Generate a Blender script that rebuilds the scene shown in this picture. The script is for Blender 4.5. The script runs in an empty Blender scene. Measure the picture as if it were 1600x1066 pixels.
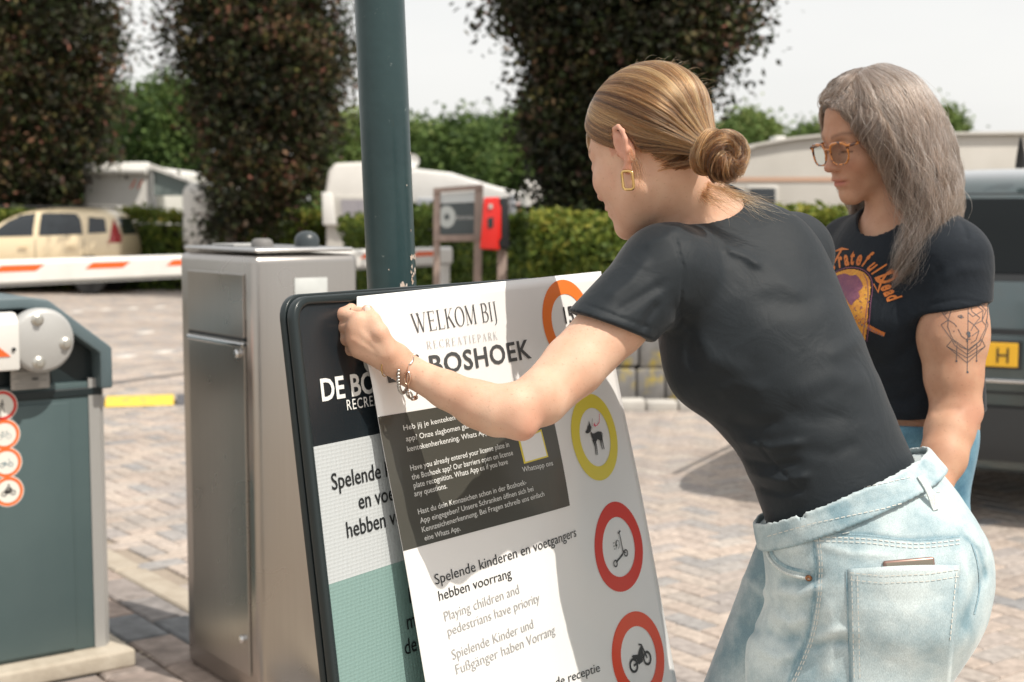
import bpy, bmesh, math, random
import numpy as np
from mathutils import Vector, Matrix
from mathutils.bvhtree import BVHTree
from mathutils.geometry import tessellate_polygon

# ------------------------------------------------------------------ camera
CAMZ = 1.48
FPX = 2222.0            # focal length in pixels of a 1600 px wide frame (50 mm on 36 mm)
PITCH = math.radians(5.22)
sc = bpy.context.scene
cd = bpy.data.cameras.new("camera")
cam = bpy.data.objects.new("camera", cd)
sc.collection.objects.link(cam)
cam.location = (0, 0, CAMZ)
cam.rotation_euler = (math.pi / 2 - PITCH, 0, 0)
cd.lens = 50.0
cd.sensor_width = 36.0
cd.clip_start = 0.05
cd.clip_end = 2000
cd.dof.use_dof = True
cd.dof.focus_distance = 1.95
cd.dof.aperture_fstop = 6.3
cd.dof.aperture_blades = 0
sc.camera = cam

# ------------------------------------------------------------------ sky, sun, exposure
SUN_EL = math.radians(56)
SUN_AZ = math.radians(128)          # clockwise from +Y: behind the camera, to its right
world = bpy.data.worlds.new("World")
sc.world = world
world.use_nodes = True
wn = world.node_tree.nodes
wl = world.node_tree.links
wn.clear()
w_out = wn.new("ShaderNodeOutputWorld")
w_bg = wn.new("ShaderNodeBackground")
w_bg.inputs["Strength"].default_value = 0.10
w_sky = wn.new("ShaderNodeTexSky")
w_sky.sky_type = 'NISHITA'
w_sky.sun_disc = False
w_sky.sun_elevation = SUN_EL
w_sky.sun_rotation = SUN_AZ
w_sky.dust_density = 4.0
w_tc = wn.new("ShaderNodeTexCoord")
w_map = wn.new("ShaderNodeMapping")
w_map.inputs["Scale"].default_value = (1.2, 1.2, 4.0)
w_noise = wn.new("ShaderNodeTexNoise")
w_noise.inputs["Scale"].default_value = 1.6
w_noise.inputs["Detail"].default_value = 6
w_ramp = wn.new("ShaderNodeMapRange")
w_ramp.inputs["From Min"].default_value = 0.25
w_ramp.inputs["From Max"].default_value = 0.75
w_ramp.inputs["To Min"].default_value = 0.80
w_ramp.inputs["To Max"].default_value = 0.94
w_ramp2 = wn.new("ShaderNodeMix")
w_ramp2.data_type = 'RGBA'
w_ramp2.inputs["A"].default_value = (5.9, 5.85, 5.72, 1)
w_ramp2.inputs["B"].default_value = (6.5, 6.42, 6.2, 1)
w_mix = wn.new("ShaderNodeMix")
w_mix.data_type = 'RGBA'
wl.new(w_tc.outputs["Generated"], w_map.inputs["Vector"])
wl.new(w_map.outputs["Vector"], w_noise.inputs["Vector"])
wl.new(w_noise.outputs["Fac"], w_ramp.inputs["Value"])
wl.new(w_noise.outputs["Fac"], w_ramp2.inputs["Factor"])
wl.new(w_ramp.outputs["Result"], w_mix.inputs["Factor"])
wl.new(w_sky.outputs["Color"], w_mix.inputs["A"])
wl.new(w_ramp2.outputs["Result"], w_mix.inputs["B"])
wl.new(w_mix.outputs["Result"], w_bg.inputs["Color"])
wl.new(w_bg.outputs["Background"], w_out.inputs["Surface"])

sd = bpy.data.lights.new("sun", 'SUN')
sun = bpy.data.objects.new("sun", sd)
sc.collection.objects.link(sun)
sd.energy = 2.7
sd.angle = math.radians(0.6)
sd.color = (1.0, 0.93, 0.83)
_s = Vector((math.sin(SUN_AZ) * math.cos(SUN_EL), math.cos(SUN_AZ) * math.cos(SUN_EL), math.sin(SUN_EL)))
sun.rotation_euler = _s.to_track_quat('Z', 'Y').to_euler()
sun.location = (3, -3, 6)
sc.view_settings.view_transform = 'Standard'
sc.view_settings.look = 'None'
sc.view_settings.exposure = 0.70
sc.view_settings.gamma = 1.0
sc.render.engine = 'CYCLES'
sc.cycles.use_denoising = True
sc.cycles.max_bounces = 8
sc.cycles.transparent_max_bounces = 8

# ------------------------------------------------------------------ helpers
random.seed(7)
COL = sc.collection
_cp, _sp = math.cos(PITCH), math.sin(PITCH)

def P(px, py, Y):
    """world point that stands at depth Y (metres from the camera) in the direction of a 1600x1066 photo pixel"""
    u = (px - 800) / FPX
    v = -(py - 533) / FPX
    dy = _cp + v * _sp
    dz = -_sp + v * _cp
    k = Y / dy
    return Vector((u * k, Y, CAMZ + dz * k))

def G(px, py, z=0.0):
    """ground point seen at a pixel"""
    u = (px - 800) / FPX
    v = -(py - 533) / FPX
    dy = _cp + v * _sp
    dz = -_sp + v * _cp
    k = (z - CAMZ) / dz
    return Vector((u * k, dy * k, z))

def nrm(v):
    return Vector(v).normalized()

def new_obj(name, data, parent=None):
    o = bpy.data.objects.new(name, data)
    COL.objects.link(o)
    if parent is not None:
        o.parent = parent
    return o

def tag(o, label=None, cat=None, group=None, kind=None):
    if label: o["label"] = label
    if cat: o["category"] = cat
    if group: o["group"] = group
    if kind: o["kind"] = kind
    return o

def empty(name, loc, label, cat, rz=0.0, group=None):
    o = bpy.data.objects.new(name, None)
    COL.objects.link(o)
    o.location = loc
    o.rotation_euler = (0, 0, rz)
    tag(o, label, cat, group)
    return o

def mesh_obj(name, verts, faces, m=None, parent=None, smooth=False, mats=None, fmat=None):
    me = bpy.data.meshes.new(name)
    me.from_pydata([tuple(v) for v in verts], [], faces)
    for mm in (mats or ([m] if m else [])):
        me.materials.append(mm)
    if fmat is not None:
        me.polygons.foreach_set("material_index", fmat)
    if smooth:
        me.polygons.foreach_set("use_smooth", [True] * len(me.polygons))
    me.update()
    return new_obj(name, me, parent)

def np_mesh(name, V, F, m, parent=None, smooth=True, attrs=None):
    """V (N,3) float, F (M,k) int array -> object; attrs {name: (N,4) colour}"""
    me = bpy.data.meshes.new(name)
    V = np.ascontiguousarray(V, dtype=np.float32)
    F = np.ascontiguousarray(F, dtype=np.int32)
    k = F.shape[1]
    me.vertices.add(len(V))
    me.vertices.foreach_set("co", V.ravel())
    me.loops.add(F.size)
    me.loops.foreach_set("vertex_index", F.ravel())
    me.polygons.add(len(F))
    me.polygons.foreach_set("loop_start", np.arange(0, F.size, k, dtype=np.int32))
    me.polygons.foreach_set("loop_total", np.full(len(F), k, dtype=np.int32))
    if smooth:
        me.polygons.foreach_set("use_smooth", np.ones(len(F), dtype=bool))
    me.update(calc_edges=True)
    if m: me.materials.append(m)
    for an, av in (attrs or {}).items():
        a = me.color_attributes.new(an, 'FLOAT_COLOR', 'POINT')
        a.data.foreach_set("color", np.ascontiguousarray(av, dtype=np.float32).ravel())
    return new_obj(name, me, parent)

class MB:
    """collects boxes, prisms, tubes; build() links them as one mesh"""
    def __init__(s):
        s.v = []; s.f = []
    def add(s, vs, fs):
        b = len(s.v)
        s.v += [Vector(v) for v in vs]
        s.f += [tuple(i + b for i in f) for f in fs]
        return s
    def box(s, c, d, M=None):
        cx, cy, cz = c; x, y, z = d[0] / 2, d[1] / 2, d[2] / 2
        vs = [Vector((cx + a * x, cy + b * y, cz + e * z)) for e in (-1, 1) for b in (-1, 1) for a in (-1, 1)]
        if M is not None: vs = [M @ v for v in vs]
        return s.add(vs, [(0, 2, 3, 1), (4, 5, 7, 6), (0, 1, 5, 4), (2, 6, 7, 3), (0, 4, 6, 2), (1, 3, 7, 5)])
    def prism(s, poly, a, b, fn):
        """poly 2D points; extruded from level a to b; fn(u,v,w)->point"""
        n = len(poly)
        vs = [fn(p[0], p[1], a) for p in poly] + [fn(p[0], p[1], b) for p in poly]
        fs = [tuple(range(n - 1, -1, -1)), tuple(range(n, 2 * n))]
        fs += [(i, (i + 1) % n, n + (i + 1) % n, n + i) for i in range(n)]
        return s.add(vs, fs)
    def tube(s, pts, r, seg=8, closed=False, cap=True):
        pts = [Vector(p) for p in pts]
        n = len(pts)
        rr = r if isinstance(r, (list, tuple)) else [r] * n
        up = None; vs = []
        for i, p in enumerate(pts):
            if closed: t = (pts[(i + 1) % n] - pts[i - 1])
            else: t = pts[min(i + 1, n - 1)] - pts[max(i - 1, 0)]
            t.normalize()
            if up is None:
                up = Vector((0, 0, 1)) if abs(t.z) < 0.9 else Vector((1, 0, 0))
            a = t.cross(up).normalized(); up = a.cross(t).normalized()
            for k in range(seg):
                w = 2 * math.pi * k / seg
                vs.append(p + (a * math.cos(w) + up * math.sin(w)) * rr[i])
        fs = []
        m = n if closed else n - 1
        for i in range(m):
            j = (i + 1) % n
            for k in range(seg):
                k2 = (k + 1) % seg
                fs.append((i * seg + k, i * seg + k2, j * seg + k2, j * seg + k))
        if cap and not closed:
            fs.append(tuple(range(seg - 1, -1, -1)))
            fs.append(tuple((n - 1) * seg + k for k in range(seg)))
        return s.add(vs, fs)
    def lathe(s, prof, M, seg=24):
        """prof [(r,z)], about local Z of matrix M"""
        vs = []
        for r, z in prof:
            for k in range(seg):
                w = 2 * math.pi * k / seg
                vs.append(M @ Vector((r * math.cos(w), r * math.sin(w), z)))
        fs = []
        for i in range(len(prof) - 1):
            for k in range(seg):
                k2 = (k + 1) % seg
                fs.append((i * seg + k, i * seg + k2, (i + 1) * seg + k2, (i + 1) * seg + k))
        fs.append(tuple(range(seg - 1, -1, -1)))
        fs.append(tuple((len(prof) - 1) * seg + k for k in range(seg)))
        return s.add(vs, fs)
    def build(s, name, m, parent=None, smooth=False, bevel=0.0, bseg=2, auto=None):
        o = mesh_obj(name, s.v, s.f, m, parent, smooth)
        bm = bmesh.new(); bm.from_mesh(o.data)
        bmesh.ops.recalc_face_normals(bm, faces=bm.faces)
        if bevel > 0:
            es = [e for e in bm.edges if len(e.link_faces) == 2 and e.calc_face_angle(0) > 0.5]
            bmesh.ops.bevel(bm, geom=es, offset=bevel, segments=bseg, affect='EDGES', profile=0.5, clamp_overlap=True)
        bm.to_mesh(o.data); bm.free()
        if auto is not None:
            o.data.polygons.foreach_set("use_smooth", [True] * len(o.data.polygons))
            o.data.set_sharp_from_angle(angle=math.radians(auto))
        return o

def copy_tree(o, parent=None):
    c = o.copy(); COL.objects.link(c)
    if parent is not None: c.parent = parent
    for ch in [x for x in bpy.data.objects if x.parent == o]:
        copy_tree(ch, c)
    return c

# ---- materials
def node_mat(name):
    m = bpy.data.materials.new(name)
    m.use_nodes = True
    nt = m.node_tree
    b = nt.nodes["Principled BSDF"]
    return m, nt, b

def c4(c):
    return (c[0], c[1], c[2], 1.0)

def mat(name, col, rough=0.6, metal=0.0, col2=None, scale=6.0, detail=5, bump=0.0, bscale=80.0, stretch=(1, 1, 1),
        coat=0.0, spec=0.5, rvar=0.0, fmin=0.35, fmax=0.65, coords="Object", sheen=0.0, trans=0.0, dirt=None, dscale=3.0, dmin=.6, dmax=.75):
    m, nt, b = node_mat(name)
    N, L = nt.nodes, nt.links
    b.inputs["Base Color"].default_value = c4(col)
    b.inputs["Roughness"].default_value = rough
    b.inputs["Metallic"].default_value = metal
    b.inputs["Specular IOR Level"].default_value = spec
    b.inputs["Coat Weight"].default_value = coat
    b.inputs["Coat Roughness"].default_value = 0.08
    b.inputs["Sheen Weight"].default_value = sheen
    b.inputs["Transmission Weight"].default_value = trans
    tc = N.new("ShaderNodeTexCoord"); mp = N.new("ShaderNodeMapping")
    mp.inputs["Scale"].default_value = stretch
    L.new(tc.outputs[coords], mp.inputs["Vector"])
    out = None
    if col2 is not None:
        n = N.new("ShaderNodeTexNoise"); n.inputs["Scale"].default_value = scale; n.inputs["Detail"].default_value = detail
        n.inputs["Roughness"].default_value = 0.6
        L.new(mp.outputs[0], n.inputs["Vector"])
        r = N.new("ShaderNodeMapRange"); r.inputs["From Min"].default_value = fmin; r.inputs["From Max"].default_value = fmax
        L.new(n.outputs["Fac"], r.inputs["Value"])
        mx = N.new("ShaderNodeMix"); mx.data_type = 'RGBA'
        mx.inputs["A"].default_value = c4(col); mx.inputs["B"].default_value = c4(col2)
        L.new(r.outputs[0], mx.inputs["Factor"])
        out = mx.outputs["Result"]
        if rvar:
            r2 = N.new("ShaderNodeMapRange"); r2.inputs["To Min"].default_value = rough - rvar; r2.inputs["To Max"].default_value = rough + rvar
            L.new(n.outputs["Fac"], r2.inputs["Value"]); L.new(r2.outputs[0], b.inputs["Roughness"])
    if dirt is not None:
        n = N.new("ShaderNodeTexNoise"); n.inputs["Scale"].default_value = dscale; n.inputs["Detail"].default_value = 9
        n.inputs["Roughness"].default_value = 0.7
        L.new(tc.outputs[coords], n.inputs["Vector"])
        r = N.new("ShaderNodeMapRange"); r.inputs["From Min"].default_value = dmin; r.inputs["From Max"].default_value = dmax
        L.new(n.outputs["Fac"], r.inputs["Value"])
        mx = N.new("ShaderNodeMix"); mx.data_type = 'RGBA'
        if out is None: mx.inputs["A"].default_value = c4(col)
        else: L.new(out, mx.inputs["A"])
        mx.inputs["B"].default_value = c4(dirt)
        L.new(r.outputs[0], mx.inputs["Factor"])
        out = mx.outputs["Result"]
    if out is not None: L.new(out, b.inputs["Base Color"])
    if bump > 0:
        n = N.new("ShaderNodeTexNoise"); n.inputs["Scale"].default_value = bscale; n.inputs["Detail"].default_value = 4
        L.new(mp.outputs[0], n.inputs["Vector"])
        bp = N.new("ShaderNodeBump"); bp.inputs["Strength"].default_value = bump; bp.inputs["Distance"].default_value = 0.002
        L.new(n.outputs["Fac"], bp.inputs["Height"]); L.new(bp.outputs[0], b.inputs["Normal"])
    return m

def ramp_mat(name, stops, rough=0.8, source="object", bump=0.3, bscale=60, spots=0.25, trans=0.0, constant=False, spec=0.3, fine=30.0, big=0.0):
    """colour picked per piece: from Object Info random or from colour attribute 'rnd' (red channel)"""
    m, nt, b = node_mat(name)
    N, L = nt.nodes, nt.links
    b.inputs["Roughness"].default_value = rough
    b.inputs["Specular IOR Level"].default_value = spec
    cr = N.new("ShaderNodeValToRGB")
    cr.color_ramp.interpolation = 'CONSTANT' if constant else 'LINEAR'
    el = cr.color_ramp.elements
    el[0].position = stops[0][0]; el[0].color = c4(stops[0][1])
    el[1].position = stops[-1][0]; el[1].color = c4(stops[-1][1])
    for p, c in stops[1:-1]:
        e = el.new(p); e.color = c4(c)
    if source == "object":
        oi = N.new("ShaderNodeObjectInfo"); L.new(oi.outputs["Random"], cr.inputs["Fac"])
    else:
        at = N.new("ShaderNodeAttribute"); at.attribute_name = "rnd"
        L.new(at.outputs["Fac"], cr.inputs["Fac"])
    tc = N.new("ShaderNodeNewGeometry")
    n = N.new("ShaderNodeTexNoise"); n.inputs["Scale"].default_value = fine; n.inputs["Detail"].default_value = 6
    L.new(tc.outputs["Position"], n.inputs["Vector"])
    r = N.new("ShaderNodeMapRange"); r.inputs["From Min"].default_value = .3; r.inputs["From Max"].default_value = .7
    r.inputs["To Min"].default_value = 1 - spots; r.inputs["To Max"].default_value = 1 + spots
    L.new(n.outputs["Fac"], r.inputs["Value"])
    nb_ = N.new("ShaderNodeTexNoise"); nb_.inputs["Scale"].default_value = .9; nb_.inputs["Detail"].default_value = 7; nb_.inputs["Roughness"].default_value = .65
    L.new(tc.outputs["Position"], nb_.inputs["Vector"])
    rb_ = N.new("ShaderNodeMapRange"); rb_.inputs["From Min"].default_value = .3; rb_.inputs["From Max"].default_value = .7
    rb_.inputs["To Min"].default_value = 1 - big; rb_.inputs["To Max"].default_value = 1 + big * .6
    L.new(nb_.outputs["Fac"], rb_.inputs["Value"])
    mm_ = N.new("ShaderNodeMath"); mm_.operation = 'MULTIPLY'; L.new(r.outputs[0], mm_.inputs[0]); L.new(rb_.outputs[0], mm_.inputs[1])
    mx = N.new("ShaderNodeVectorMath"); mx.operation = 'SCALE'
    L.new(cr.outputs["Color"], mx.inputs[0]); L.new(mm_.outputs[0], mx.inputs["Scale"])
    L.new(mx.outputs[0], b.inputs["Base Color"])
    if bump > 0:
        n2 = N.new("ShaderNodeTexNoise"); n2.inputs["Scale"].default_value = bscale; n2.inputs["Detail"].default_value = 5
        L.new(tc.outputs["Position"], n2.inputs["Vector"])
        bp = N.new("ShaderNodeBump"); bp.inputs["Strength"].default_value = bump; bp.inputs["Distance"].default_value = 0.003
        L.new(n2.outputs["Fac"], bp.inputs["Height"]); L.new(bp.outputs[0], b.inputs["Normal"])
    if trans > 0:
        tr = N.new("ShaderNodeBsdfTranslucent"); L.new(mx.outputs[0], tr.inputs["Color"])
        ms = N.new("ShaderNodeMixShader"); ms.inputs[0].default_value = trans
        out = N["Material Output"]
        L.new(b.outputs[0], ms.inputs[1]); L.new(tr.outputs[0], ms.inputs[2]); L.new(ms.outputs[0], out.inputs["Surface"])
    return m

def glass_mat(name, tint=(.02, .025, .03), rough=0.03, see=0.0):
    m, nt, b = node_mat(name)
    b.inputs["Base Color"].default_value = c4(tint)
    b.inputs["Roughness"].default_value = rough
    b.inputs["Specular IOR Level"].default_value = 0.7
    if see > 0:
        N, L = nt.nodes, nt.links
        tr = N.new("ShaderNodeBsdfTransparent"); tr.inputs[0].default_value = (.86, .9, .9, 1)
        ms = N.new("ShaderNodeMixShader"); ms.inputs[0].default_value = see
        L.new(b.outputs[0], ms.inputs[1]); L.new(tr.outputs[0], ms.inputs[2]); L.new(ms.outputs[0], N["Material Output"].inputs["Surface"])
    return m

M_WHITE = mat("white_paint", (.78, .77, .74), .35, col2=(.7, .69, .66), scale=3)
M_RED = mat("signal_red", (.75, .08, .02), .4)
M_ORANGE = mat("signal_orange_red", (.85, .13, .025), .4)
M_BLACK = mat("black_plastic", (.015, .017, .019), .45)
M_TYRE = mat("tyre_rubber", (.02, .02, .02), .8)
M_GLASS = glass_mat("dark_window_glass")
M_GREYMET = mat("dull_grey_metal", (.42, .42, .41), .4, .3, bump=.15, bscale=150)
M_CHROME = mat("chrome", (.75, .75, .75), .12, 1.0)
# ------------------------------------------------------------------ ground
GA = math.radians(-36.5)                     # the lane's direction, to the left and away
gd = Vector((math.sin(GA), math.cos(GA)))    # along
gp = Vector((gd.y, -gd.x))                   # across, to the right and away (+x,+y)

PAVE = [(0.0, (.37, .315, .28)), (.2, (.42, .35, .30)), (.4, (.33, .30, .285)), (.6, (.45, .38, .325)), (.8, (.38, .335, .30)), (.93, (.28, .275, .275)), (1.0, (.47, .41, .355))]
def ground_mat(name, near, far, y0, y1):
    m, nt, b = node_mat(name)
    N, L = nt.nodes, nt.links
    g = N.new("ShaderNodeNewGeometry")
    n = N.new("ShaderNodeTexNoise"); n.inputs["Scale"].default_value = 1.3; n.inputs["Detail"].default_value = 9
    n2 = N.new("ShaderNodeTexNoise"); n2.inputs["Scale"].default_value = 60; n2.inputs["Detail"].default_value = 5
    L.new(g.outputs["Position"], n.inputs["Vector"]); L.new(g.outputs["Position"], n2.inputs["Vector"])
    sx = N.new("ShaderNodeSeparateXYZ"); L.new(g.outputs["Position"], sx.inputs[0])
    r = N.new("ShaderNodeMapRange"); r.inputs["From Min"].default_value = y0; r.inputs["From Max"].default_value = y1
    L.new(sx.outputs["Y"], r.inputs["Value"])
    mx = N.new("ShaderNodeMix"); mx.data_type = 'RGBA'
    mx.inputs["A"].default_value = c4(near); mx.inputs["B"].default_value = c4(far)
    L.new(r.outputs[0], mx.inputs["Factor"])
    v = N.new("ShaderNodeMath"); v.operation = 'ADD'
    L.new(n.outputs["Fac"], v.inputs[0]); L.new(n2.outputs["Fac"], v.inputs[1])
    r2 = N.new("ShaderNodeMapRange"); r2.inputs["From Min"].default_value = .6; r2.inputs["From Max"].default_value = 1.4
    r2.inputs["To Min"].default_value = .75; r2.inputs["To Max"].default_value = 1.25
    L.new(v.outputs[0], r2.inputs["Value"])
    sv = N.new("ShaderNodeVectorMath"); sv.operation = 'SCALE'
    L.new(mx.outputs["Result"], sv.inputs[0]); L.new(r2.outputs[0], sv.inputs["Scale"])
    L.new(sv.outputs[0], b.inputs["Base Color"])
    b.inputs["Roughness"].default_value = .9
    bp = N.new("ShaderNodeBump"); bp.inputs["Strength"].default_value = .5; bp.inputs["Distance"].default_value = .004
    L.new(n2.outputs["Fac"], bp.inputs["Height"]); L.new(bp.outputs[0], b.inputs["Normal"])
    return m
M_GROUND = ground_mat("sandy_ground", (.30, .245, .175), (.10, .13, .05), 29, 31)
M_PAVEFAR = ground_mat("joint_sand", (.30, .25, .20), (.385, .34, .305), 26, 29)
ground = mesh_obj("ground", [(-600, -200, -.035), (600, -200, -.035), (600, 1200, -.035), (-600, 1200, -.035)], [(0, 1, 2, 3)], M_GROUND)
tag(ground, kind="structure")
paving = mesh_obj("paving", [(-40, -8, -.014), (40, -8, -.014), (40, 31, -.014), (-40, 31, -.014)], [(0, 1, 2, 3)], M_PAVEFAR)
tag(paving, kind="structure")

M_PAVO = ramp_mat("clay_paver", PAVE, .85, "object", .5, 120, .22, big=.28)
M_PAVS = ramp_mat("clay_paver_far", PAVE, .85, "attr", .5, 120, .22, big=.28)

def to_world(a, b):          # lane coordinates -> world xy
    return (a * gp.x + b * gd.x, a * gp.y + b * gd.y)
def to_lane(x, y):
    return (x * gp.x + y * gp.y, x * gd.x + y * gd.y)

# island edge: the long joints between barrier and cabinet
e1 = G(172, 857); e2 = G(290, 917)
A_EDGE = (to_lane(e1.x, e1.y)[0] + to_lane(e2.x, e2.y)[0]) / 2     # across-coordinate of joint line 1
A_ISL = A_EDGE - 0.66                                              # the strips lie below it

def paver_mesh(L_, W_, H_=.06, bev=.006):
    x, y = L_ / 2 - .003, W_ / 2 - .003
    vs = [(-x, -y, -H_), (x, -y, -H_), (x, y, -H_), (-x, y, -H_), (-x, -y, -bev), (x, -y, -bev), (x, y, -bev), (-x, y, -bev),
          (-x + bev, -y + bev, 0), (x - bev, -y + bev, 0), (x - bev, y - bev, 0), (-x + bev, y - bev, 0)]
    fs = [(0, 1, 5, 4), (1, 2, 6, 5), (2, 3, 7, 6), (3, 0, 4, 7), (4, 5, 9, 8), (5, 6, 10, 9), (6, 7, 11, 10), (7, 4, 8, 11), (8, 9, 10, 11)]
    return vs, fs
PL, PW = 0.21, 0.105
pv, pf = paver_mesh(PL, PW)
pm = bpy.data.meshes.new("paver"); pm.from_pydata(pv, [], pf); pm.materials.append(M_PAVO)
LANE_ROT = math.atan2(gp.y, gp.x)

bricks = []
RNG = np.random.default_rng(3)
for i in range(-170, 400):
    for j in range(-150, 170):
        ox, oy = (i + 2 * j) * PW, (i - 2 * j) * PW
        for (cx, cy, rot) in ((ox + PW, oy + PW / 2, 0), (ox + PW / 2, oy + 2 * PW, 1)):
            if cx < A_EDGE + .02: continue
            wx, wy = to_world(cx, cy)
            if wy < 4.15 or wy > 27.5: continue
            if abs(wx) > wy * .365 + .35: continue
            bricks.append((wy, wx, rot))
# order by how large they show inside the frame, with those hidden behind people and the sign last
def in_view(x, y):
    p = 800 + x / y * FPX
    q = 533 - FPX * math.tan(math.atan2(-CAMZ, y) + PITCH)
    if p < -10 or p > 1610 or q > 1075: return False
    if 285 < p < 520: return False
    if p < 165 and q > 460: return False
    if 510 < p < 1040: return False
    if 1200 < p < 1500: return False
    return True
bricks.sort(key=lambda t: (0 if in_view(t[1], t[0]) else 1, t[0]))
def jitter():
    return random.uniform(-.0015, .0015)
first = True
for k, (wy, wx, rot) in enumerate(bricks[:260]):
    o = new_obj("paver", pm, paving)
    o.location = (wx, wy, jitter())
    o.rotation_euler = (random.uniform(-.006, .006), random.uniform(-.006, .006), LANE_ROT + rot * math.pi / 2 + random.uniform(-.006, .006))
rest = np.array([(b[1], b[0], b[2]) for b in bricks[260:]])
n = len(rest)
pva = np.array(pv)[4:]; pfa = np.array([[a - 4 for a in f] for f in pf[4:]])
ang = LANE_ROT + rest[:, 2] * math.pi / 2 + RNG.normal(0, .006, n)
ca, sa = np.cos(ang), np.sin(ang)
V = np.zeros((n, 8, 3))
V[:, :, 0] = rest[:, None, 0] + ca[:, None] * pva[None, :, 0] - sa[:, None] * pva[None, :, 1]
V[:, :, 1] = rest[:, None, 1] + sa[:, None] * pva[None, :, 0] + ca[:, None] * pva[None, :, 1]
V[:, :, 2] = pva[None, :, 2] + RNG.uniform(-.0015, .0015, n)[:, None]
F = (pfa[None] + (np.arange(n) * 8)[:, None, None]).reshape(-1, 4)
C = np.ones((n, 8, 4)); C[:, :, :3] = RNG.random(n)[:, None, None]
far_pavers = np_mesh("paver_field", V.reshape(-1, 3), F, M_PAVS, paving, False, {"rnd": C.reshape(-1, 4)})
tag(far_pavers, kind="stuff")

# strips of the island: pale kerb, then large pavers
M_KERB = mat("pale_concrete_kerb", (.42, .37, .30), .9, col2=(.34, .29, .23), scale=9, bump=.6, bscale=90)
M_BIGP = ramp_mat("large_paver", [(0, (.25, .21, .19)), (.35, (.33, .26, .22)), (.6, (.16, .165, .17)), (1, (.29, .245, .22))], .85, "object", .5, 90, .3, fine=14)
def strip(a0, w, length, m, name, b0, b1, off=0.0):
    vs, fs = paver_mesh(length, w - .004, .08, .008)
    me = bpy.data.meshes.new(name); me.from_pydata(vs, [], fs); me.materials.append(m)
    b = b0 + off
    while b < b1:
        x, y = to_world(a0 - w / 2, b)
        q = 800 + x / max(y, .1) * FPX
        if y > 3.3 and -400 < q < 1700:
            o = new_obj(name, me, paving)
            o.location = (x, y, .001 + jitter())
            o.rotation_euler = (0, 0, LANE_ROT + math.pi / 2 + random.uniform(-.004, .004))
        b += length + .004
bb = to_lane(e1.x, e1.y)[1]
strip(A_EDGE, .13, .8, M_KERB, "kerb_stone", bb - 2.4, bb + 4.5)
strip(A_EDGE - .13, .16, .32, M_BIGP, "large_paver", bb - 2.4, bb + 2.5, .1)
strip(A_EDGE - .29, .17, .32, M_BIGP, "large_paver", bb - 2.4, bb + 2.5, .23)
for r_ in range(5):
    strip(A_EDGE - .46 - r_ * .2, .2, .2, M_BIGP, "large_paver", bb - 2.4, bb + 1.6, .05 * r_)

# white painted pavers of the parking bays and other lane marks
M_MARK = mat("worn_white_marking", (.72, .70, .66), .8, col2=(.55, .5, .45), scale=20)
mk = paver_mesh(.23, .12, .05, .006)
mm = bpy.data.meshes.new("marking_paver"); mm.from_pydata(mk[0], [], mk[1]); mm.materials.append(M_MARK)
for (px, py) in [(165, 484), (208, 482), (250, 480), (198, 557), (257, 550), (120, 487), (228, 520), (1180, 640), (1096, 632)]:
    g = G(px, py)
    o = new_obj("marking_paver", mm, paving)
    o.location = (g.x, g.y, .006)
    o.rotation_euler = (0, 0, LANE_ROT + (.9 if py < 500 else .6))

# dark weathered lane joint stripes (curved joints in the roadway are the herringbone itself)
# ------------------------------------------------------------------ vegetation
def leaf_cloud(pts, size, rng, normals=None, sv=.35):
    """folded leaf-sized faces at pts (N,3)"""
    n = len(pts)
    a = rng.normal(size=(n, 3)); a /= np.linalg.norm(a, axis=1)[:, None]
    if normals is not None:
        a = a * .6 + normals; a /= np.linalg.norm(a, axis=1)[:, None]
    t = rng.normal(size=(n, 3)); t -= (t * a).sum(1)[:, None] * a; t /= np.linalg.norm(t, axis=1)[:, None]
    b = np.cross(a, t)
    s = size * (1 + rng.uniform(-sv, sv, n))[:, None]
    V = np.stack([pts - t * s * .6, pts + b * s * .33 - a * s * .1, pts + t * s * .6, pts - b * s * .33 - a * s * .1], 1).reshape(-1, 3)
    i = (np.arange(n) * 4)[:, None]
    F = np.concatenate([i + np.array([[0, 1, 2]]), i + np.array([[0, 2, 3]])], 0)
    return V, F

def noise3(p, f, seed=0):
    """cheap smooth value in about -1..1"""
    q = p * f
    s = seed * 1.7
    return (np.sin(q[:, 0] * 1.7 + q[:, 1] * .9 + s) + np.sin(q[:, 1] * 2.1 - q[:, 2] * 1.3 + 2 * s + 1) + np.sin(q[:, 2] * 1.9 + q[:, 0] * 1.1 + 3 * s + 2)
            + .6 * np.sin(q[:, 0] * 4.3 - q[:, 2] * 3.7 + s) + .6 * np.sin(q[:, 1] * 4.9 + q[:, 2] * 3.1 - s)) / 3.2

M_BEECH = ramp_mat("copper_beech_leaves", [(0, (.009, .015, .007)), (.3, (.026, .022, .012)), (.52, (.036, .055, .016)), (.68, (.080, .038, .030)), (.84, (.12, .12, .035)), (1, (.32, .14, .10))], .6, "attr", 0, 60, .1, trans=.12, spec=.25)
M_HEDGE = ramp_mat("beech_hedge_leaves", [(0, (.04, .07, .012)), (.35, (.09, .14, .02)), (.65, (.20, .23, .035)), (.88, (.36, .33, .06)), (1, (.48, .38, .09))], .6, "attr", 0, 60, .1, trans=.25, spec=.3)
M_GREEN = ramp_mat("green_tree_leaves", [(0, (.05, .085, .03)), (.4, (.10, .16, .045)), (.75, (.17, .235, .07)), (1, (.28, .33, .12))], .7, "attr", 0, 60, .1, trans=.25, spec=.2)
M_BARK = mat("grey_bark", (.09, .075, .06), .9, col2=(.05, .045, .035), scale=12, bump=.8, bscale=40)

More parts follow.
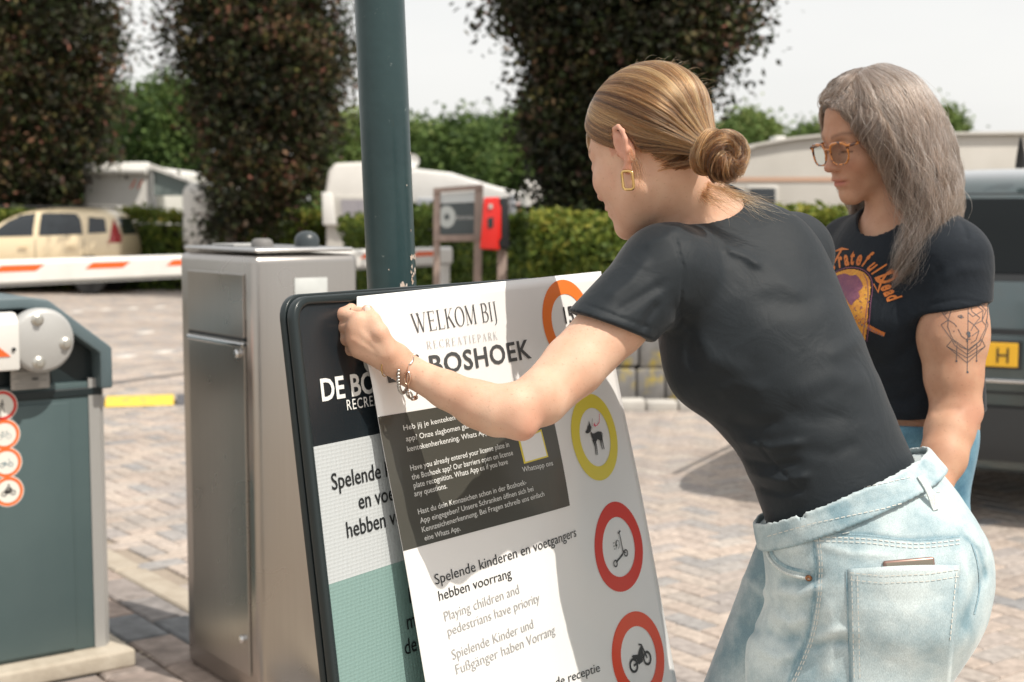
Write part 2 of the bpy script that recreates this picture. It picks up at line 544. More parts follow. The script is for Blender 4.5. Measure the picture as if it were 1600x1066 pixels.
def blob_points(blobs, n, rng, shell=.55):
    """points in a union of ellipsoids (cx,cy,cz,rx,ry,rz), more of them near the surface"""
    vol = np.array([b[3] * b[4] * b[5] for b in blobs]) ** .8
    k = rng.choice(len(blobs), n, p=vol / vol.sum())
    B = np.array(blobs)[k]
    d = rng.normal(size=(n, 3)); d /= np.linalg.norm(d, axis=1)[:, None]
    r = rng.random(n) ** (1 / 3) * (1 - shell) + shell * (1 - rng.random(n) ** 2 * .5)
    p = B[:, :3] + d * r[:, None] * B[:, 3:6]
    return p, d

def tree(label, base, blobs, nleaf, leaf, m, trunk_r, limbs, seed, gap=.25, col_bias=0., name="tree", group=None, tip=True):
    rng = np.random.default_rng(seed)
    root = empty(name, base, label, "tree", 0, group)
    m_c = nleaf // 11
    pc, dcn = blob_points(blobs, m_c, rng)
    ci = rng.integers(0, m_c, nleaf)
    p = pc[ci] + rng.normal(0, 1, (nleaf, 3)) * leaf * rng.uniform(.8, 2.0, nleaf)[:, None]; d = dcn[ci]
    ctone = rng.normal(0, .17, m_c)[ci]
    keep = noise3(p, 2.2 / max(.5, blobs[0][3]), seed) > -1 + gap * 2.2 - .3
    p = p[keep]; d = d[keep]; ctone = ctone[keep]
    p += noise3(p, 3.0, seed + 5)[:, None] * d * blobs[0][3] * .20 + (rng.random(len(p)) ** 5)[:, None] * d * blobs[0][3] * .32
    V, F = leaf_cloud(p, leaf, rng, d * .25)
    V -= np.array(base)
    c = np.clip(.44 + .20 * noise3(p, 1.4, seed + 9) + ctone + rng.normal(0, .13, len(p)) + col_bias, 0, 1)
    C = np.ones((len(p), 4, 4)); C[:, :, :3] = c[:, None, None]
    np_mesh("crown", V, F, m, root, False, {"rnd": C.reshape(-1, 4)})
    top = max(b[2] for b in blobs) - base[2]
    mb = MB()
    mb.tube([(0, 0, -.05), (trunk_r * .3, 0, top * .3), (-trunk_r * .4, trunk_r, top * .62), (0, 0, top)], [trunk_r * 1.25, trunk_r, trunk_r * .7, trunk_r * .2], 9)
    mb.build("trunk", M_BARK, root, auto=60)
    for i in range(limbs):
        b = blobs[i % len(blobs)]
        z0 = top * (.25 + .5 * (i / max(1, limbs)))
        e = Vector((b[0] - base[0], b[1] - base[1], b[2] - base[2])) + Vector((random.uniform(-.5, .5) * b[3], random.uniform(-.5, .5) * b[4], random.uniform(-.1, .6) * b[5]))
        mid = Vector((e.x * .45, e.y * .45, z0 + (e.z - z0) * .6))
        MB().tube([(0, 0, z0), mid, e], [trunk_r * .45, trunk_r * .3, trunk_r * .1], 6).build("branch", M_BARK, root, auto=60)
    return root

def px_blob(px, py, Y, rx, ry, depth=None):
    """ellipsoid standing at depth Y whose outline is rx, ry photo pixels"""
    c = P(px, py, Y)
    k = Y / FPX
    return (c.x, c.y, c.z, rx * k, depth if depth else rx * k, ry * k)

def base_at(px, Y):
    c = P(px, 400, Y); return (c.x, Y, 0)

# three clipped copper beeches
Yb = 15.0
tree("dark copper beech at the left edge behind the cream car", base_at(40, 29.3),
     [px_blob(60, 60, 29.3, 115, 150), px_blob(78, 190, 29.3, 90, 120), px_blob(20, 250, 29.3, 95, 110), px_blob(110, 120, 29.3, 66, 130), px_blob(-60, 100, 29.3, 110, 200),
      px_blob(120, 10, 29.3, 62, 110), px_blob(50, 310, 29.3, 74, 60), px_blob(-40, 330, 29.3, 90, 60), px_blob(30, -80, 29.3, 120, 120)], 78000, .105, M_BEECH, .11, 7, 11, .28, name="copper_beech", group="clipped copper beeches along the hedge")
tree("copper beech between the motorhome and the green pole", base_at(360, 24.8),
     [px_blob(400, 60, 24.8, 120, 130), px_blob(380, 150, 24.8, 86, 110), px_blob(395, 230, 24.8, 76, 90), px_blob(392, 300, 24.8, 62, 55), px_blob(345, 40, 24.8, 84, 100),
      px_blob(480, 60, 24.8, 80, 120), px_blob(460, 160, 24.8, 72, 100), px_blob(400, -80, 24.8, 150, 100), px_blob(445, 250, 24.8, 62, 72), px_blob(358, 345, 24.8, 34, 40)], 84000, .088, M_BEECH, .10, 8, 12, .3, name="copper_beech", group="clipped copper beeches along the hedge")
tree("broad copper beech behind the bending woman's head", base_at(905, 13.5),
     [px_blob(960, 40, 13.5, 150, 110), px_blob(900, 130, 13.5, 84, 110), px_blob(890, 220, 13.5, 66, 90), px_blob(900, 290, 13.5, 72, 80), px_blob(850, 30, 13.5, 84, 60),
      px_blob(1060, 60, 13.5, 100, 84), px_blob(1115, 20, 13.5, 56, 55), px_blob(960, 160, 13.5, 90, 90), px_blob(950, 300, 13.5, 60, 70), px_blob(960, -70, 13.5, 190, 90), px_blob(1020, 150, 13.5, 70, 70)],
     72000, .062, M_BEECH, .10, 9, 13, .24, -.06, name="copper_beech", group="clipped copper beeches along the hedge")

# green trees far off
far = [(175, 205, 46, 60, 62, 0), (262, 195, 44, 66, 78, 1), (240, 260, 50, 70, 50, 2), (545, 230, 46, 50, 50, 2), (655, 240, 48, 60, 42, 2), (715, 242, 44, 56, 50, 0),
       (770, 235, 50, 62, 48, 1), (825, 240, 46, 64, 72, 0), (1165, 225, 60, 62, 46, 2), (1265, 232, 66, 26, 26, 2), (1470, 215, 62, 30, 40, 2), (60, 250, 52, 90, 70, 1), (600, 235, 52, 60, 50, 0)]
fl = ["rounded green tree beyond the motorhome, nearest the left copper beech", "taller dark green tree rising above the awning", "low broad green tree behind the awning",
      "pale green tree just left of the pole", "small light green tree beside the satellite dish", "rounded mid green tree above the white tent", "dark green tree between two lighter ones above the info board",
      "tall dark tree touching the broad copper beech", "pale green treetop above the static caravan by the hair bun", "small distant treetop above the caravan roof left of the glasses",
      "distant treetop behind the grey haired woman's hair", "dark tree far behind the left copper beech", "green tree mostly behind the pole"]
for k, (px, py, Y, rx, ry, kind) in enumerate(far):
    b0 = base_at(px, Y)
    bl = [px_blob(px, py, Y, rx * .8, ry * .8), px_blob(px - rx * .4, py + ry * .35, Y, rx * .6, ry * .6), px_blob(px + rx * .45, py + ry * .3, Y, rx * .55, ry * .6),
          px_blob(px + rx * .1, py - ry * .45, Y, rx * .5, ry * .45), px_blob(px, py + ry * .9, Y, rx * .8, ry * .7)]
    tree(fl[k], b0, bl, 17000, .17 if Y < 55 else .2, M_GREEN, .22, 4, 40 + k, .2, (-.12, -.2, .15)[kind], name="green_tree", group="trees beyond the caravans")
# low green belt behind the camp
rng = np.random.default_rng(5)
nb = 14000
bx = rng.uniform(-34, 34, nb); by = 62 + rng.uniform(-3, 3, nb)
bh = 2.6 + 1.1 * np.sin(bx * .7) * np.sin(bx * .23 + 1) + .5 * np.sin(bx * 1.9)
bz = rng.random(nb) ** .7 * bh
V, F = leaf_cloud(np.stack([bx, by, bz], 1), .5, rng)
C = np.ones((nb, 4, 4)); C[:, :, :3] = np.clip(.4 + rng.normal(0, .2, nb), 0, 1)[:, None, None]
belt = np_mesh("woodland", V, F, M_GREEN, None, False, {"rnd": C.reshape(-1, 4)})
tag(belt, "distant belt of green shrubs behind the camp", "woodland", kind="stuff")

def hedge(label, x0, y0, x1, y1, w, h, n, leaf, seed, bias=0.):
    rng = np.random.default_rng(seed)
    d = np.array([x1 - x0, y1 - y0]); Ln = np.linalg.norm(d); d /= Ln; nn = np.array([-d[1], d[0]])
    t = rng.random(n) * Ln
    face = rng.random(n)
    s = np.where(face < .55, -w / 2 + rng.random(n) ** 2 * .12, rng.uniform(-w / 2, w / 2, n))
    z = np.where(face < .55, rng.random(n) * h, h - rng.random(n) ** 2 * .14)
    wob = .05 * np.sin(t * 2.3 + z * 3) + .04 * np.sin(t * 5.1 + 1) + .03 * np.sin(z * 9 + t)
    s = s + np.where(face < .55, wob, 0)
    z = z + np.where(face < .55, 0, wob + rng.random(n) ** 6 * .12)
    x = x0 + d[0] * t + nn[0] * s; y = y0 + d[1] * t + nn[1] * s
    nm = np.where((face < .55)[:, None], np.array([[-nn[0], -nn[1], .3]]), np.array([[0, 0, 1.]]))
    p = np.stack([x, y, z], 1)
    V, F = leaf_cloud(p, leaf, rng, nm * .5)
    base = np.array([(x0 + x1) / 2, (y0 + y1) / 2, 0])
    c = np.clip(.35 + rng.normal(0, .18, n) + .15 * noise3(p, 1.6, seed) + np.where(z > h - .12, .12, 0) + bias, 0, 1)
    C = np.ones((n, 4, 4)); C[:, :, :3] = c[:, None, None]
    root = empty("hedge", tuple(base), label, "hedge")
    np_mesh("foliage", V - base, F, M_HEDGE, root, False, {"rnd": C.reshape(-1, 4)})
    ang = math.atan2(d[1], d[0])
    R = Matrix.Rotation(ang, 4, 'Z')
    MB().box((0, .06, h / 2 - .09), (Ln - .1, w - .3, h - .22), R).build("twig_core", mat("hedge_twigs", (.03, .028, .015), .95, col2=(.02, .03, .01), scale=8), root)
    return root
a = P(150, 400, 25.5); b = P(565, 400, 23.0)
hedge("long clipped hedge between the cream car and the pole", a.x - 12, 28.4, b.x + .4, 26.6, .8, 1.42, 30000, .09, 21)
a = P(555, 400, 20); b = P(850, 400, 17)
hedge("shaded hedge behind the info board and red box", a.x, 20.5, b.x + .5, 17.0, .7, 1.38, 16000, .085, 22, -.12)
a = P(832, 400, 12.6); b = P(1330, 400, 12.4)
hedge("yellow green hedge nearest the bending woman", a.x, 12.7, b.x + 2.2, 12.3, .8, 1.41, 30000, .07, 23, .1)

hedge("unseen hedge left of the lot, added to reflect in the steel cabinet", -23.0, 30.0, -21.0, -6.0, .8, 1.9, 9000, .16, 24, -.1)  # out of view, added so the steel door has foliage to reflect
# ------------------------------------------------------------------ cars
def loft_car(st, name, m, parent, sub=2):
    """st: list of (x, zb, zbelt, ztop, hwb, hwbelt, hwtop)"""
    V = []; K = 14
    for (x, zb, zl, zt, wb, wl, wt) in st:
        half = [(0, zb), (wb * .8, zb), (wb, zb + .07), (wl, zb + (zl - zb) * .55), (wl * .985, zl), (wt + (wl - wt) * .12, zl + (zt - zl) * .85), (wt * .8, zt), ]
        full = [(0, zb)] + [(y, z) for y, z in half[1:]] + [(0, zt + .012)] + [(-y, z) for y, z in reversed(half[1:])]
        V += [(x, y, z) for y, z in full]
    n = len(st)
    K = len(V) // n
    F = []
    for i in range(n - 1):
        for k in range(K):
            k2 = (k + 1) % K
            F.append((i * K + k, i * K + k2, (i + 1) * K + k2, (i + 1) * K + k))
    F.append(tuple(range(K - 1, -1, -1))); F.append(tuple((n - 1) * K + k for k in range(K)))
    o = mesh_obj(name, V, F, m, parent, True)
    bm = bmesh.new(); bm.from_mesh(o.data)
    bmesh.ops.recalc_face_normals(bm, faces=bm.faces)
    bm.to_mesh(o.data); bm.free()
    md = o.modifiers.new("s", 'SUBSURF'); md.levels = sub; md.render_levels = sub
    return o

def bake(o):
    """replace an object's mesh by its evaluated one"""
    dg = bpy.context.evaluated_depsgraph_get(); dg.update()
    me = bpy.data.meshes.new_from_object(o.evaluated_get(dg))
    me.name = o.name
    o.modifiers.clear(); o.data = me
    return o

def bvh_of(o):
    M = o.matrix_world
    return BVHTree.FromPolygons([M @ v.co for v in o.data.vertices], [tuple(p.vertices) for p in o.data.polygons])

def drape_poly(bvh, poly, axis, frame, off=.006, inset=0):
    """project a dense grid inside poly (2D in frame plane) on a body along axis; frame(u,v)->origin point, axis = ray direction"""
    us = [p[0] for p in poly]; vs = [p[1] for p in poly]
    # fan grid: rows between the lower and upper chains
    nu = 14
    u0, u1 = min(us), max(us)
    def span(u):
        ys = []
        m = len(poly)
        for i in range(m):
            a, b = poly[i], poly[(i + 1) % m]
            if (a[0] - u) * (b[0] - u) <= 0 and a[0] != b[0]:
                t = (u - a[0]) / (b[0] - a[0]); ys.append(a[1] + t * (b[1] - a[1]))
        return (min(ys), max(ys)) if ys else (0, 0)
    V = []; F = []
    nv = 7
    for i in range(nu + 1):
        u = u0 + (u1 - u0) * (i / nu * .998 + .001)
        a, b = span(u)
        for j in range(nv + 1):
            v = a + (b - a) * j / nv
            o = frame(u, v)
            hit, nn, _, _ = bvh.ray_cast(o, axis)
            if hit is None: hit, nn, _, _ = bvh.find_nearest(o)
            V.append(hit - axis * off)
    for i in range(nu):
        for j in range(nv):
            q = i * (nv + 1) + j
            F.append((q, q + 1, q + nv + 2, q + nv + 1))
    return V, F

def wheel(parent, x, y, r, side, hub=M_GREYMET, axis='Y'):
    R = Matrix.Translation((x, y, r)) @ (Matrix.Rotation(-side * math.pi / 2, 4, 'X') if axis == 'Y' else Matrix.Rotation(side * math.pi / 2, 4, 'Y'))
    w = MB().lathe([(r * .62, -.09), (r * .96, -.09), (r, -.06), (r, .05), (r * .96, .085), (r * .66, .09)], R, 28).build("wheel", M_TYRE, parent, auto=40)
    rim = MB()
    rim.lathe([(r * .62, .05), (r * .66, .085), (r * .6, .09), (r * .56, .06)], R, 28)
    rim.lathe([(r * .16, .02), (r * .16, .07), (r * .1, .08)], R, 14)
    for k in range(5):
        a = k * 2 * math.pi / 5
        Q = R @ Matrix.Rotation(a, 4, 'Z')
        rim.box((r * .36, 0, .055), (r * .5, r * .16, .03), Q)
    rim.build("rim", hub, w, auto=40)
    return w

M_CREAM = mat("cream_car_paint", (.80, .66, .44), .3, coat=.6)
M_SUV = mat("dark_grey_green_car_paint", (.085, .115, .12), .24, metal=.6, coat=1.0, dirt=(.10, .105, .10), dscale=2.0, dmin=.45, dmax=.75)
M_TRIM = mat("dark_trim", (.03, .033, .035), .6)
M_LAMPRED = mat("red_lamp_glass", (.35, .01, .01), .15, coat=.5)
M_PLATE = mat("yellow_plate", (.85, .48, .03), .45)

def cream_car():
    Y = 25.3
    rear = P(193, 455, Y)
    root = empty("parked_car", (rear.x - 1.77, Y + .8, 0), "small cream hatchback parked in front of the hedge, beyond the white barrier arm", "car", 0)
    st = [(-1.77, .32, .50, .62, .58, .62, .5), (-1.70, .25, .60, .74, .70, .76, .62), (-1.35, .20, .78, .90, .74, .80, .66), (-.86, .20, .92, 1.02, .74, .81, .66),
          (-.80, .20, .93, 1.06, .74, .81, .66), (-.28, .20, .95, 1.44, .74, .81, .58), (.2, .20, .97, 1.53, .74, .81, .56), (.9, .20, 1.0, 1.54, .74, .81, .56), (1.45, .22, 1.02, 1.50, .74, .80, .55),
          (1.60, .24, 1.02, 1.40, .72, .79, .55), (1.70, .26, .90, 1.08, .70, .77, .60), (1.75, .30, .75, .90, .66, .72, .6)]
    b = bake(loft_car(st, "body", M_CREAM, root)); bpy.context.view_layer.update()
    bv = bvh_of(b)
    o = root.location
    for side in (-1, 1):
        ax = Vector((0, -side, 0))
        fr = lambda u, v: Vector((o.x + u, o.y + side * 3, v))
        for poly in ([(-.66, 1.02), (-.2, 1.40), (.17, 1.45), (.17, 1.04)], [(.27, 1.04), (.27, 1.45), (.9, 1.44), (1.02, 1.30), (1.06, 1.07)], [(1.14, 1.08), (1.12, 1.38), (1.42, 1.35), (1.48, 1.10)]):
            V, F = drape_poly(bv, poly, ax, fr)
            mesh_obj("window", [v - o for v in V], F, M_GLASS, root, True)
        V, F = drape_poly(bv, [(-1.72, .32), (1.7, .34), (1.7, .46), (-1.72, .44)], ax, fr, .01)
        mesh_obj("bumper_strip", [v - o for v in V], F, M_TRIM if side < 0 else M_CREAM, root, True)
        for u in (.02, .86):
            MB().box((u, side * .83, .86), (.16, .03, .03)).build("door_handle", M_CREAM, root, bevel=.006)
        for u in (.22, 1.08, -.62):
            V, F = drape_poly(bv, [(u - .006, .42), (u - .006, .98), (u + .006, .98), (u + .006, .42)], ax, fr, .004)
            mesh_obj("door_gap", [v - o for v in V], F, M_TRIM, root, True)
        for u in (-1.12, 1.18):
            c = [(u + .37 * math.cos(a), .33 + .37 * math.sin(a)) for a in [math.pi * k / 10 - .3 for k in range(13)]]
            V, F = drape_poly(bv, c, ax, fr, .012)
            mesh_obj("wheel_arch", [v - o for v in V], F, M_BLACK, root, True)
            wheel(root, u, side * .76, .29, side)
        MB().box((-.70, side * .92, .99), (.1, .18, .14)).build("wing_mirror", M_BLACK, root, bevel=.03)
        MB().box((.35, side * .5, 1.555), (1.9, .03, .03)).build("roof_rail", M_TRIM, root, bevel=.008)
        V, F = drape_poly(bv, [(1.53, .92), (1.56, 1.36), (1.61, 1.36), (1.70, 1.1), (1.72, .92)], ax, fr, .008)
        mesh_obj("tail_lamp", [v - o for v in V], F, M_LAMPRED, root, True)
    V, F = drape_poly(bv, [(-.58, 1.08), (-.48, 1.40), (.48, 1.40), (.58, 1.08)], Vector((1, 0, 0)), lambda u, v: Vector((o.x - 4, o.y + u, v)))
    mesh_obj("windscreen", [v - o for v in V], F, M_GLASS, root, True)
    V, F = drape_poly(bv, [(-.5, 1.06), (-.45, 1.36), (.45, 1.36), (.5, 1.06)], Vector((-1, 0, 0)), lambda u, v: Vector((o.x + 4, o.y + u, v)))
    mesh_obj("rear_window", [v - o for v in V], F, M_GLASS, root, True)
    return root
cream_car()

def plate_text(s, size, m, parent, fn, name="lettering", cond=1.0):
    V, F = text2d(s, size, cond)
    return mesh_obj(name, [fn(v[0], v[1]) for v in V], F, m, parent)

_tc = {}
def text2d(s, size=1.0, cond=1.0, offset=0.0, align='LEFT', space=1.0, shear=0.0):
    """outline lettering as 2D faces, cap height about .7*size"""
    cu = bpy.data.curves.new("t", 'FONT')
    cu.body = s; cu.size = 1.0; cu.offset = offset; cu.align_x = align; cu.space_character = space; cu.shear = shear
    cu.resolution_u = 3
    o = bpy.data.objects.new("t", cu); COL.objects.link(o)
    dg = bpy.context.evaluated_depsgraph_get()
    me = o.evaluated_get(dg).to_mesh()
    bm = bmesh.new(); bm.from_mesh(me)
    bmesh.ops.triangulate(bm, faces=bm.faces)
    V = [(v.co.x * size * cond, v.co.y * size) for v in bm.verts]
    F = [tuple(v.index for v in f.verts) for f in bm.faces]
    bm.free()
    o.evaluated_get(dg).to_mesh_clear()
    bpy.data.objects.remove(o); bpy.data.curves.remove(cu)
    return V, F

def dark_car():
    """dark estate seen from behind; rear towards camera-left, nearer at the right"""
    c = P(1535, 600, 6.6)
    yaw = math.radians(26)
    root = empty("parked_car", (c.x, 6.6, 0), "dark grey-green estate car behind the grey haired woman, rear window and yellow plate showing", "car", -yaw)
    root.scale = (1.0, 1.0, 1.055)
    # local: +Y forward (car's heading), X to the right; station coordinate x -> forward
    st = [(0.0, .34, .62, .78, .70, .82, .74), (.03, .26, .74, .98, .80, .90, .80), (.07, .24, .95, 1.10, .84, .925, .76), (.13, .24, 1.03, 1.20, .85, .93, .70), (.30, .24, 1.06, 1.50, .85, .93, .64), (.50, .24, 1.06, 1.585, .85, .93, .62),
          (1.3, .22, 1.04, 1.62, .85, .93, .62), (2.3, .22, 1.02, 1.61, .85, .93, .62), (2.9, .22, 1.0, 1.45, .85, .93, .62), (3.35, .22, .98, 1.08, .85, .92, .70), (4.1, .22, .86, .98, .83, .90, .7), (4.5, .26, .68, .80, .78, .84, .65), (4.6, .34, .55, .62, .6, .66, .55)]
    b = loft_car(st, "body", M_SUV, root)
    # turn loft (x along, y across) into local (forward = +Y)
    for v in b.data.vertices:
        x, y, z = v.co; v.co = (y, x, z)
    bm = bmesh.new(); bm.from_mesh(b.data); bmesh.ops.recalc_face_normals(bm, faces=bm.faces); bm.to_mesh(b.data); bm.free()
    bake(b); bpy.context.view_layer.update()
    bv = BVHTree.FromPolygons([v.co for v in b.data.vertices], [tuple(p.vertices) for p in b.data.polygons])
    ax = Vector((0, 1, 0)); fr = lambda u, v: Vector((u, -2, v))
    def panel(name, poly, m, off=.006):
        V, F = drape_poly(bv, poly, ax, fr, off)
        return mesh_obj(name, V, F, m, root, True)
    panel("rear_window", [(-.68, 1.13), (-.57, 1.46), (.57, 1.46), (.68, 1.13)], mat('tinted_rear_glass', (.006, .008, .009), .05, spec=.22))
    panel("window_surround", [(-.74, 1.095), (-.60, 1.485), (.60, 1.485), (.74, 1.095)], M_BLACK, .002)
    panel("chrome_strip", [(-.82, .862), (-.82, .888), (.82, .888), (.82, .862)], M_BLACK, .008)
    panel("tail_lamp", [(-.88, .80), (-.86, 1.0), (-.62, .98), (-.60, .84)], M_LAMPRED, .008)
    panel("tail_lamp", [(.60, .84), (.62, .98), (.86, 1.0), (.88, .80)], M_LAMPRED, .008)
    panel("tailgate_gap", [(-.8, .60), (-.8, .612), (.8, .612), (.8, .60)], M_BLACK, .007)
    panel("bumper", [(-.84, .30), (-.84, .54), (.84, .54), (.84, .30)], M_TRIM, .02)
    panel("bumper_gap", [(-.86, .53), (-.86, .55), (.86, .55), (.86, .53)], M_BLACK, .009)
    MB().box((0, -.008, .66), (1.5, .05, .016)).build("chrome_bar", M_CHROME, root, bevel=.005)
    for s in (-1, 1):
        MB().box((s * .7, -.03, .40), (.16, .02, .05)).build("reflector", M_LAMPRED, root, bevel=.006)
        sideax = Vector((-s, 0, 0)); frs = lambda u, v: Vector((s * 3, u, v))
        for poly in ([(.50, 1.10), (.62, 1.46), (1.15, 1.50), (1.15, 1.10)], [(1.25, 1.10), (1.25, 1.50), (2.05, 1.50), (2.05, 1.08)], [(2.15, 1.08), (2.15, 1.50), (2.5, 1.47), (3.0, 1.1)]):
            V, F = drape_poly(bv, poly, sideax, frs)
            mesh_obj("window", V, F, M_GLASS, root, True)
        for u in (.95, 3.75):
            cc = [(u + .40 * math.cos(a), .36 + .40 * math.sin(a)) for a in [math.pi * k / 10 - .3 for k in range(13)]]
            V, F = drape_poly(bv, cc, sideax, frs, .012)
            mesh_obj("wheel_arch", V, F, M_BLACK, root, True)
            wheel(root, s * .84, u, .34, s, axis='X')
            MB().box((s * 1.02, 2.75, 1.05), (.2, .1, .14)).build("wing_mirror", M_SUV, root, bevel=.03) if u > 3 else None
        MB().box((s * .60, 1.5, 1.64), (.03, 2.2, .03)).build("roof_rail", M_CHROME, root, bevel=.01)
    MB().tube([(0.10, .35, 1.60), (0.10, .34, 1.66), (0.10, .32, 1.70), (.10, .30, 1.735)], [.028, .02, .012, .005], 8).build("roof_aerial", M_BLACK, root, auto=50)
    pl = Matrix.Translation((-.10, -.012, .775))
    p = MB().box((0, 0, 0), (.54, .012, .125), pl).build("number_plate_holder", M_BLACK, root, bevel=.004)
    q = MB().box((0, -.009, 0), (.51, .008, .105), pl).build("number_plate", M_PLATE, root, bevel=.003)
    V, F = text2d("H", .098, .95)
    mesh_obj("lettering", [(x + .055, -.0265, z + .740) for x, z in V], F, M_BLACK, root)
    return root
dark_car()

# ------------------------------------------------------------------ caravans, motorhome, tents
M_CARA = mat("caravan_panel", (.74, .72, .68), .4, col2=(.68, .66, .62), scale=2)
M_CARAG = mat("grey_beige_caravan_panel", (.56, .54, .50), .6, col2=(.50, .48, .44), scale=1.5)
M_STRIPE = mat("faded_orange_stripe", (.55, .36, .26), .6)
M_AWN = mat("grey_green_awning_cloth", (.20, .24, .23), .8)
M_TENT = mat("white_tent_cloth", (.76, .75, .73), .8, col2=(.70, .69, .67), scale=4)
M_TENTG = mat("grey_tent_cloth", (.33, .35, .38), .8)
M_WOODY = mat("weathered_grey_pink_wood", (.42, .32, .27), .8, col2=(.30, .23, .20), scale=9, stretch=(6, 6, .6), bump=.4, bscale=40)

def rbox(name, c, d, m, parent, bev, seg=4, M=None):
    return MB().box(c, d, M).build(name, m, parent, bevel=bev, bseg=seg, auto=45)

# motorhome, seen from its back quarter
Y = 29.5
c = P(182, 300, Y)
r = empty("motorhome", (c.x, Y + 2.5, 0), "white motorhome with a rolled awning above the cream car", "motorhome")
k = Y / FPX
W = 118 * k
rbox("body", (0, .3, 1.55), (W, 5.2, 1.72), M_CARA, r, .16)
rbox("roof_edge", (-.05, -2.32, 2.38), (W * .95, .22, .22), M_WHITE, r, .1)
MB().tube([(-W * .47, -2.5, 2.32), (W * .40, -2.5, 2.30)], .085, 12).build("awning_roll", M_WHITE, r, auto=40)
rbox("corner_post", (W * .47, -2.33, 1.5), (.16, .12, 1.72), M_WHITE, r, .05)
rbox("lower_bulge", (-W * .50, -2.1, 1.15), (.34, .5, .8), M_WHITE, r, .12)
rbox("chassis", (0, .3, .6), (W * .96, 4.9, .5), M_CARAG, r, .06)
V, F = text2d("//", .42, 1.4)
mesh_obj("emblem", [(x * .9 + .22, -2.307, z * .6 + 1.95) for x, z in V], F, M_ORANGE, r)
rbox("service_hatch", (.45, -2.31, 1.1), (.28, .03, .36), M_CARAG, r, .02)
rbox("yellow_sticker", (.55, -2.312, .98), (.22, .02, .22), M_PLATE, r, .01)
for s in (-1, 1):
    for yy in (-1.6, 2.0):
        wheel(r, s * (W / 2 - .12), yy, .34, s, axis='X')
# awning sheet beside the motorhome, held by two posts
c = P(270, 300, 28.5)
r = empty("awning", (c.x, 28.5, 0), "grey green awning sheet sloping down from the motorhome on thin posts", "awning")
k = 28.5 / FPX
a0, a1 = -34 * k, 36 * k
zt, zb = P(240, 255, 28.5).z, P(303, 285, 28.5).z
zl = P(270, 306, 28.5).z
mb = MB()
mb.add([(a0, -.1, zt), (a1, -.1, zb), (a1, -.1, zb - .05), (a0, -.1, zt - .10), (a0, 1.6, zt - .1), (a1, 1.6, zb - .12)], [(0, 1, 2, 3), (0, 1, 5, 4)])
mb.build("front_rail", M_CARA, r)
MB().prism([(a0, zt - .1), (a1, zb - .05), (a1, zl), (a0, zl)], .0, .03, lambda u, v, w: (u, w, v)).build("cloth", M_AWN, r)
for x, z in ((a0 + .05, zt - .1), (a1 - .03, zb - .05)):
    MB().tube([(x, -.05, 0), (x, -.05, z)], .025, 8).build("post", M_GREYMET, r)

# caravan partly behind the second beech
c = P(322, 300, 27)
r = empty("caravan", (c.x, 28, 0), "small white caravan mostly behind the middle copper beech", "caravan")
rbox("body", (0, 0, 1.32), (.62, 3.6, 1.36), M_CARA, r, .22)
rbox("chassis", (0, 0, .5), (.5, 3.3, .3), M_CARAG, r, .04)
for s in (-1, 1): wheel(r, s * .26, 0, .3, s, axis='X')

# caravan and big white awning tent right of the middle beech
Y = 24.0; k = Y / FPX
c = P(548, 300, Y)
r = empty("caravan", (c.x, Y, 0), "white caravan with a curtained window just left of the green pole", "caravan")
zt = P(548, 253, Y).z
def quad_prism(name, pts, y0, y1, m, parent, Y=Y, cx=None, bevel=.0):
    cx = parent.location.x
    poly = [((P(px, py, Y).x - cx), P(px, py, Y).z) for px, py in pts]
    return MB().prism(poly, y0, y1, lambda u, v, w: (u, w, v)).build(name, m, parent, bevel=bevel, bseg=3, auto=40)
quad_prism("body", [(508, 352), (507, 305), (512, 268), (522, 255), (600, 252), (650, 262), (655, 352)], 0, 3.4, M_CARA, r, bevel=.06)
quad_prism("lower_panel", [(509, 440), (509, 352), (653, 352), (653, 440)], .08, 3.3, M_CARAG, r)
quad_prism("window_frame", [(526, 306), (600, 306), (600, 352), (528, 352)], -.03, .03, M_CARAG, r, bevel=.01)
quad_prism("window", [(533, 312), (598, 312), (598, 350), (536, 350)], -.045, .0, mat("curtained_pane", (.38, .36, .38), .3, col2=(.26, .25, .28), scale=6, stretch=(14, 1, 1)), r)
quad_prism("corner_trim", [(503, 300), (519, 303), (526, 352), (505, 352)], -.06, .02, M_WHITE, r, bevel=.02)
for s in (-1, 1): wheel(r, s * .6, 1.6, .33, s, axis='X')

Y2 = 21.5
c = P(740, 330, Y2)
r = empty("awning_tent", (c.x, Y2, 0), "large white sloping awning tent with grey walls behind the info board", "tent")
quad_prism("roof", [(640, 268), (652, 264), (704, 270), (776, 292), (822, 303), (846, 312), (846, 322), (640, 322)], 0, 3.2, M_TENT, r, Y2, bevel=.04)
quad_prism("front_wall", [(640, 322), (846, 322), (846, 440), (640, 440)], .1, 3.1, M_TENT, r, Y2)
quad_prism("side_panel", [(652, 310), (680, 310), (686, 350), (656, 350)], -.03, .15, M_TENTG, r, Y2, bevel=.01)
quad_prism("side_panel", [(798, 304), (806, 306), (806, 345), (798, 345)], -.03, .15, M_TENTG, r, Y2, bevel=.01)
quad_prism("red_strap", [(808, 320), (813, 320), (814, 345), (809, 345)], -.03, .15, mat("faded_red_strap", (.5, .15, .1), .7), r, Y2)
for x in (642, 843):
    q = P(x, 300, Y2)
    MB().tube([(q.x - c.x, -.05, 0), (q.x - c.x, -.05, 1.6)], .02, 8).build("tent_pole", M_GREYMET, r)
c = P(832, 300, 19.5)
r = empty("caravan", (c.x, 20.4, 0), "narrow white caravan end showing beside the broad copper beech", "caravan")
rbox("body", (0, 0, 1.18), (.30, 1.8, 1.45), M_CARA, r, .1)
rbox("chassis", (0, 0, .4), (.26, 1.6, .3), M_CARAG, r, .03)
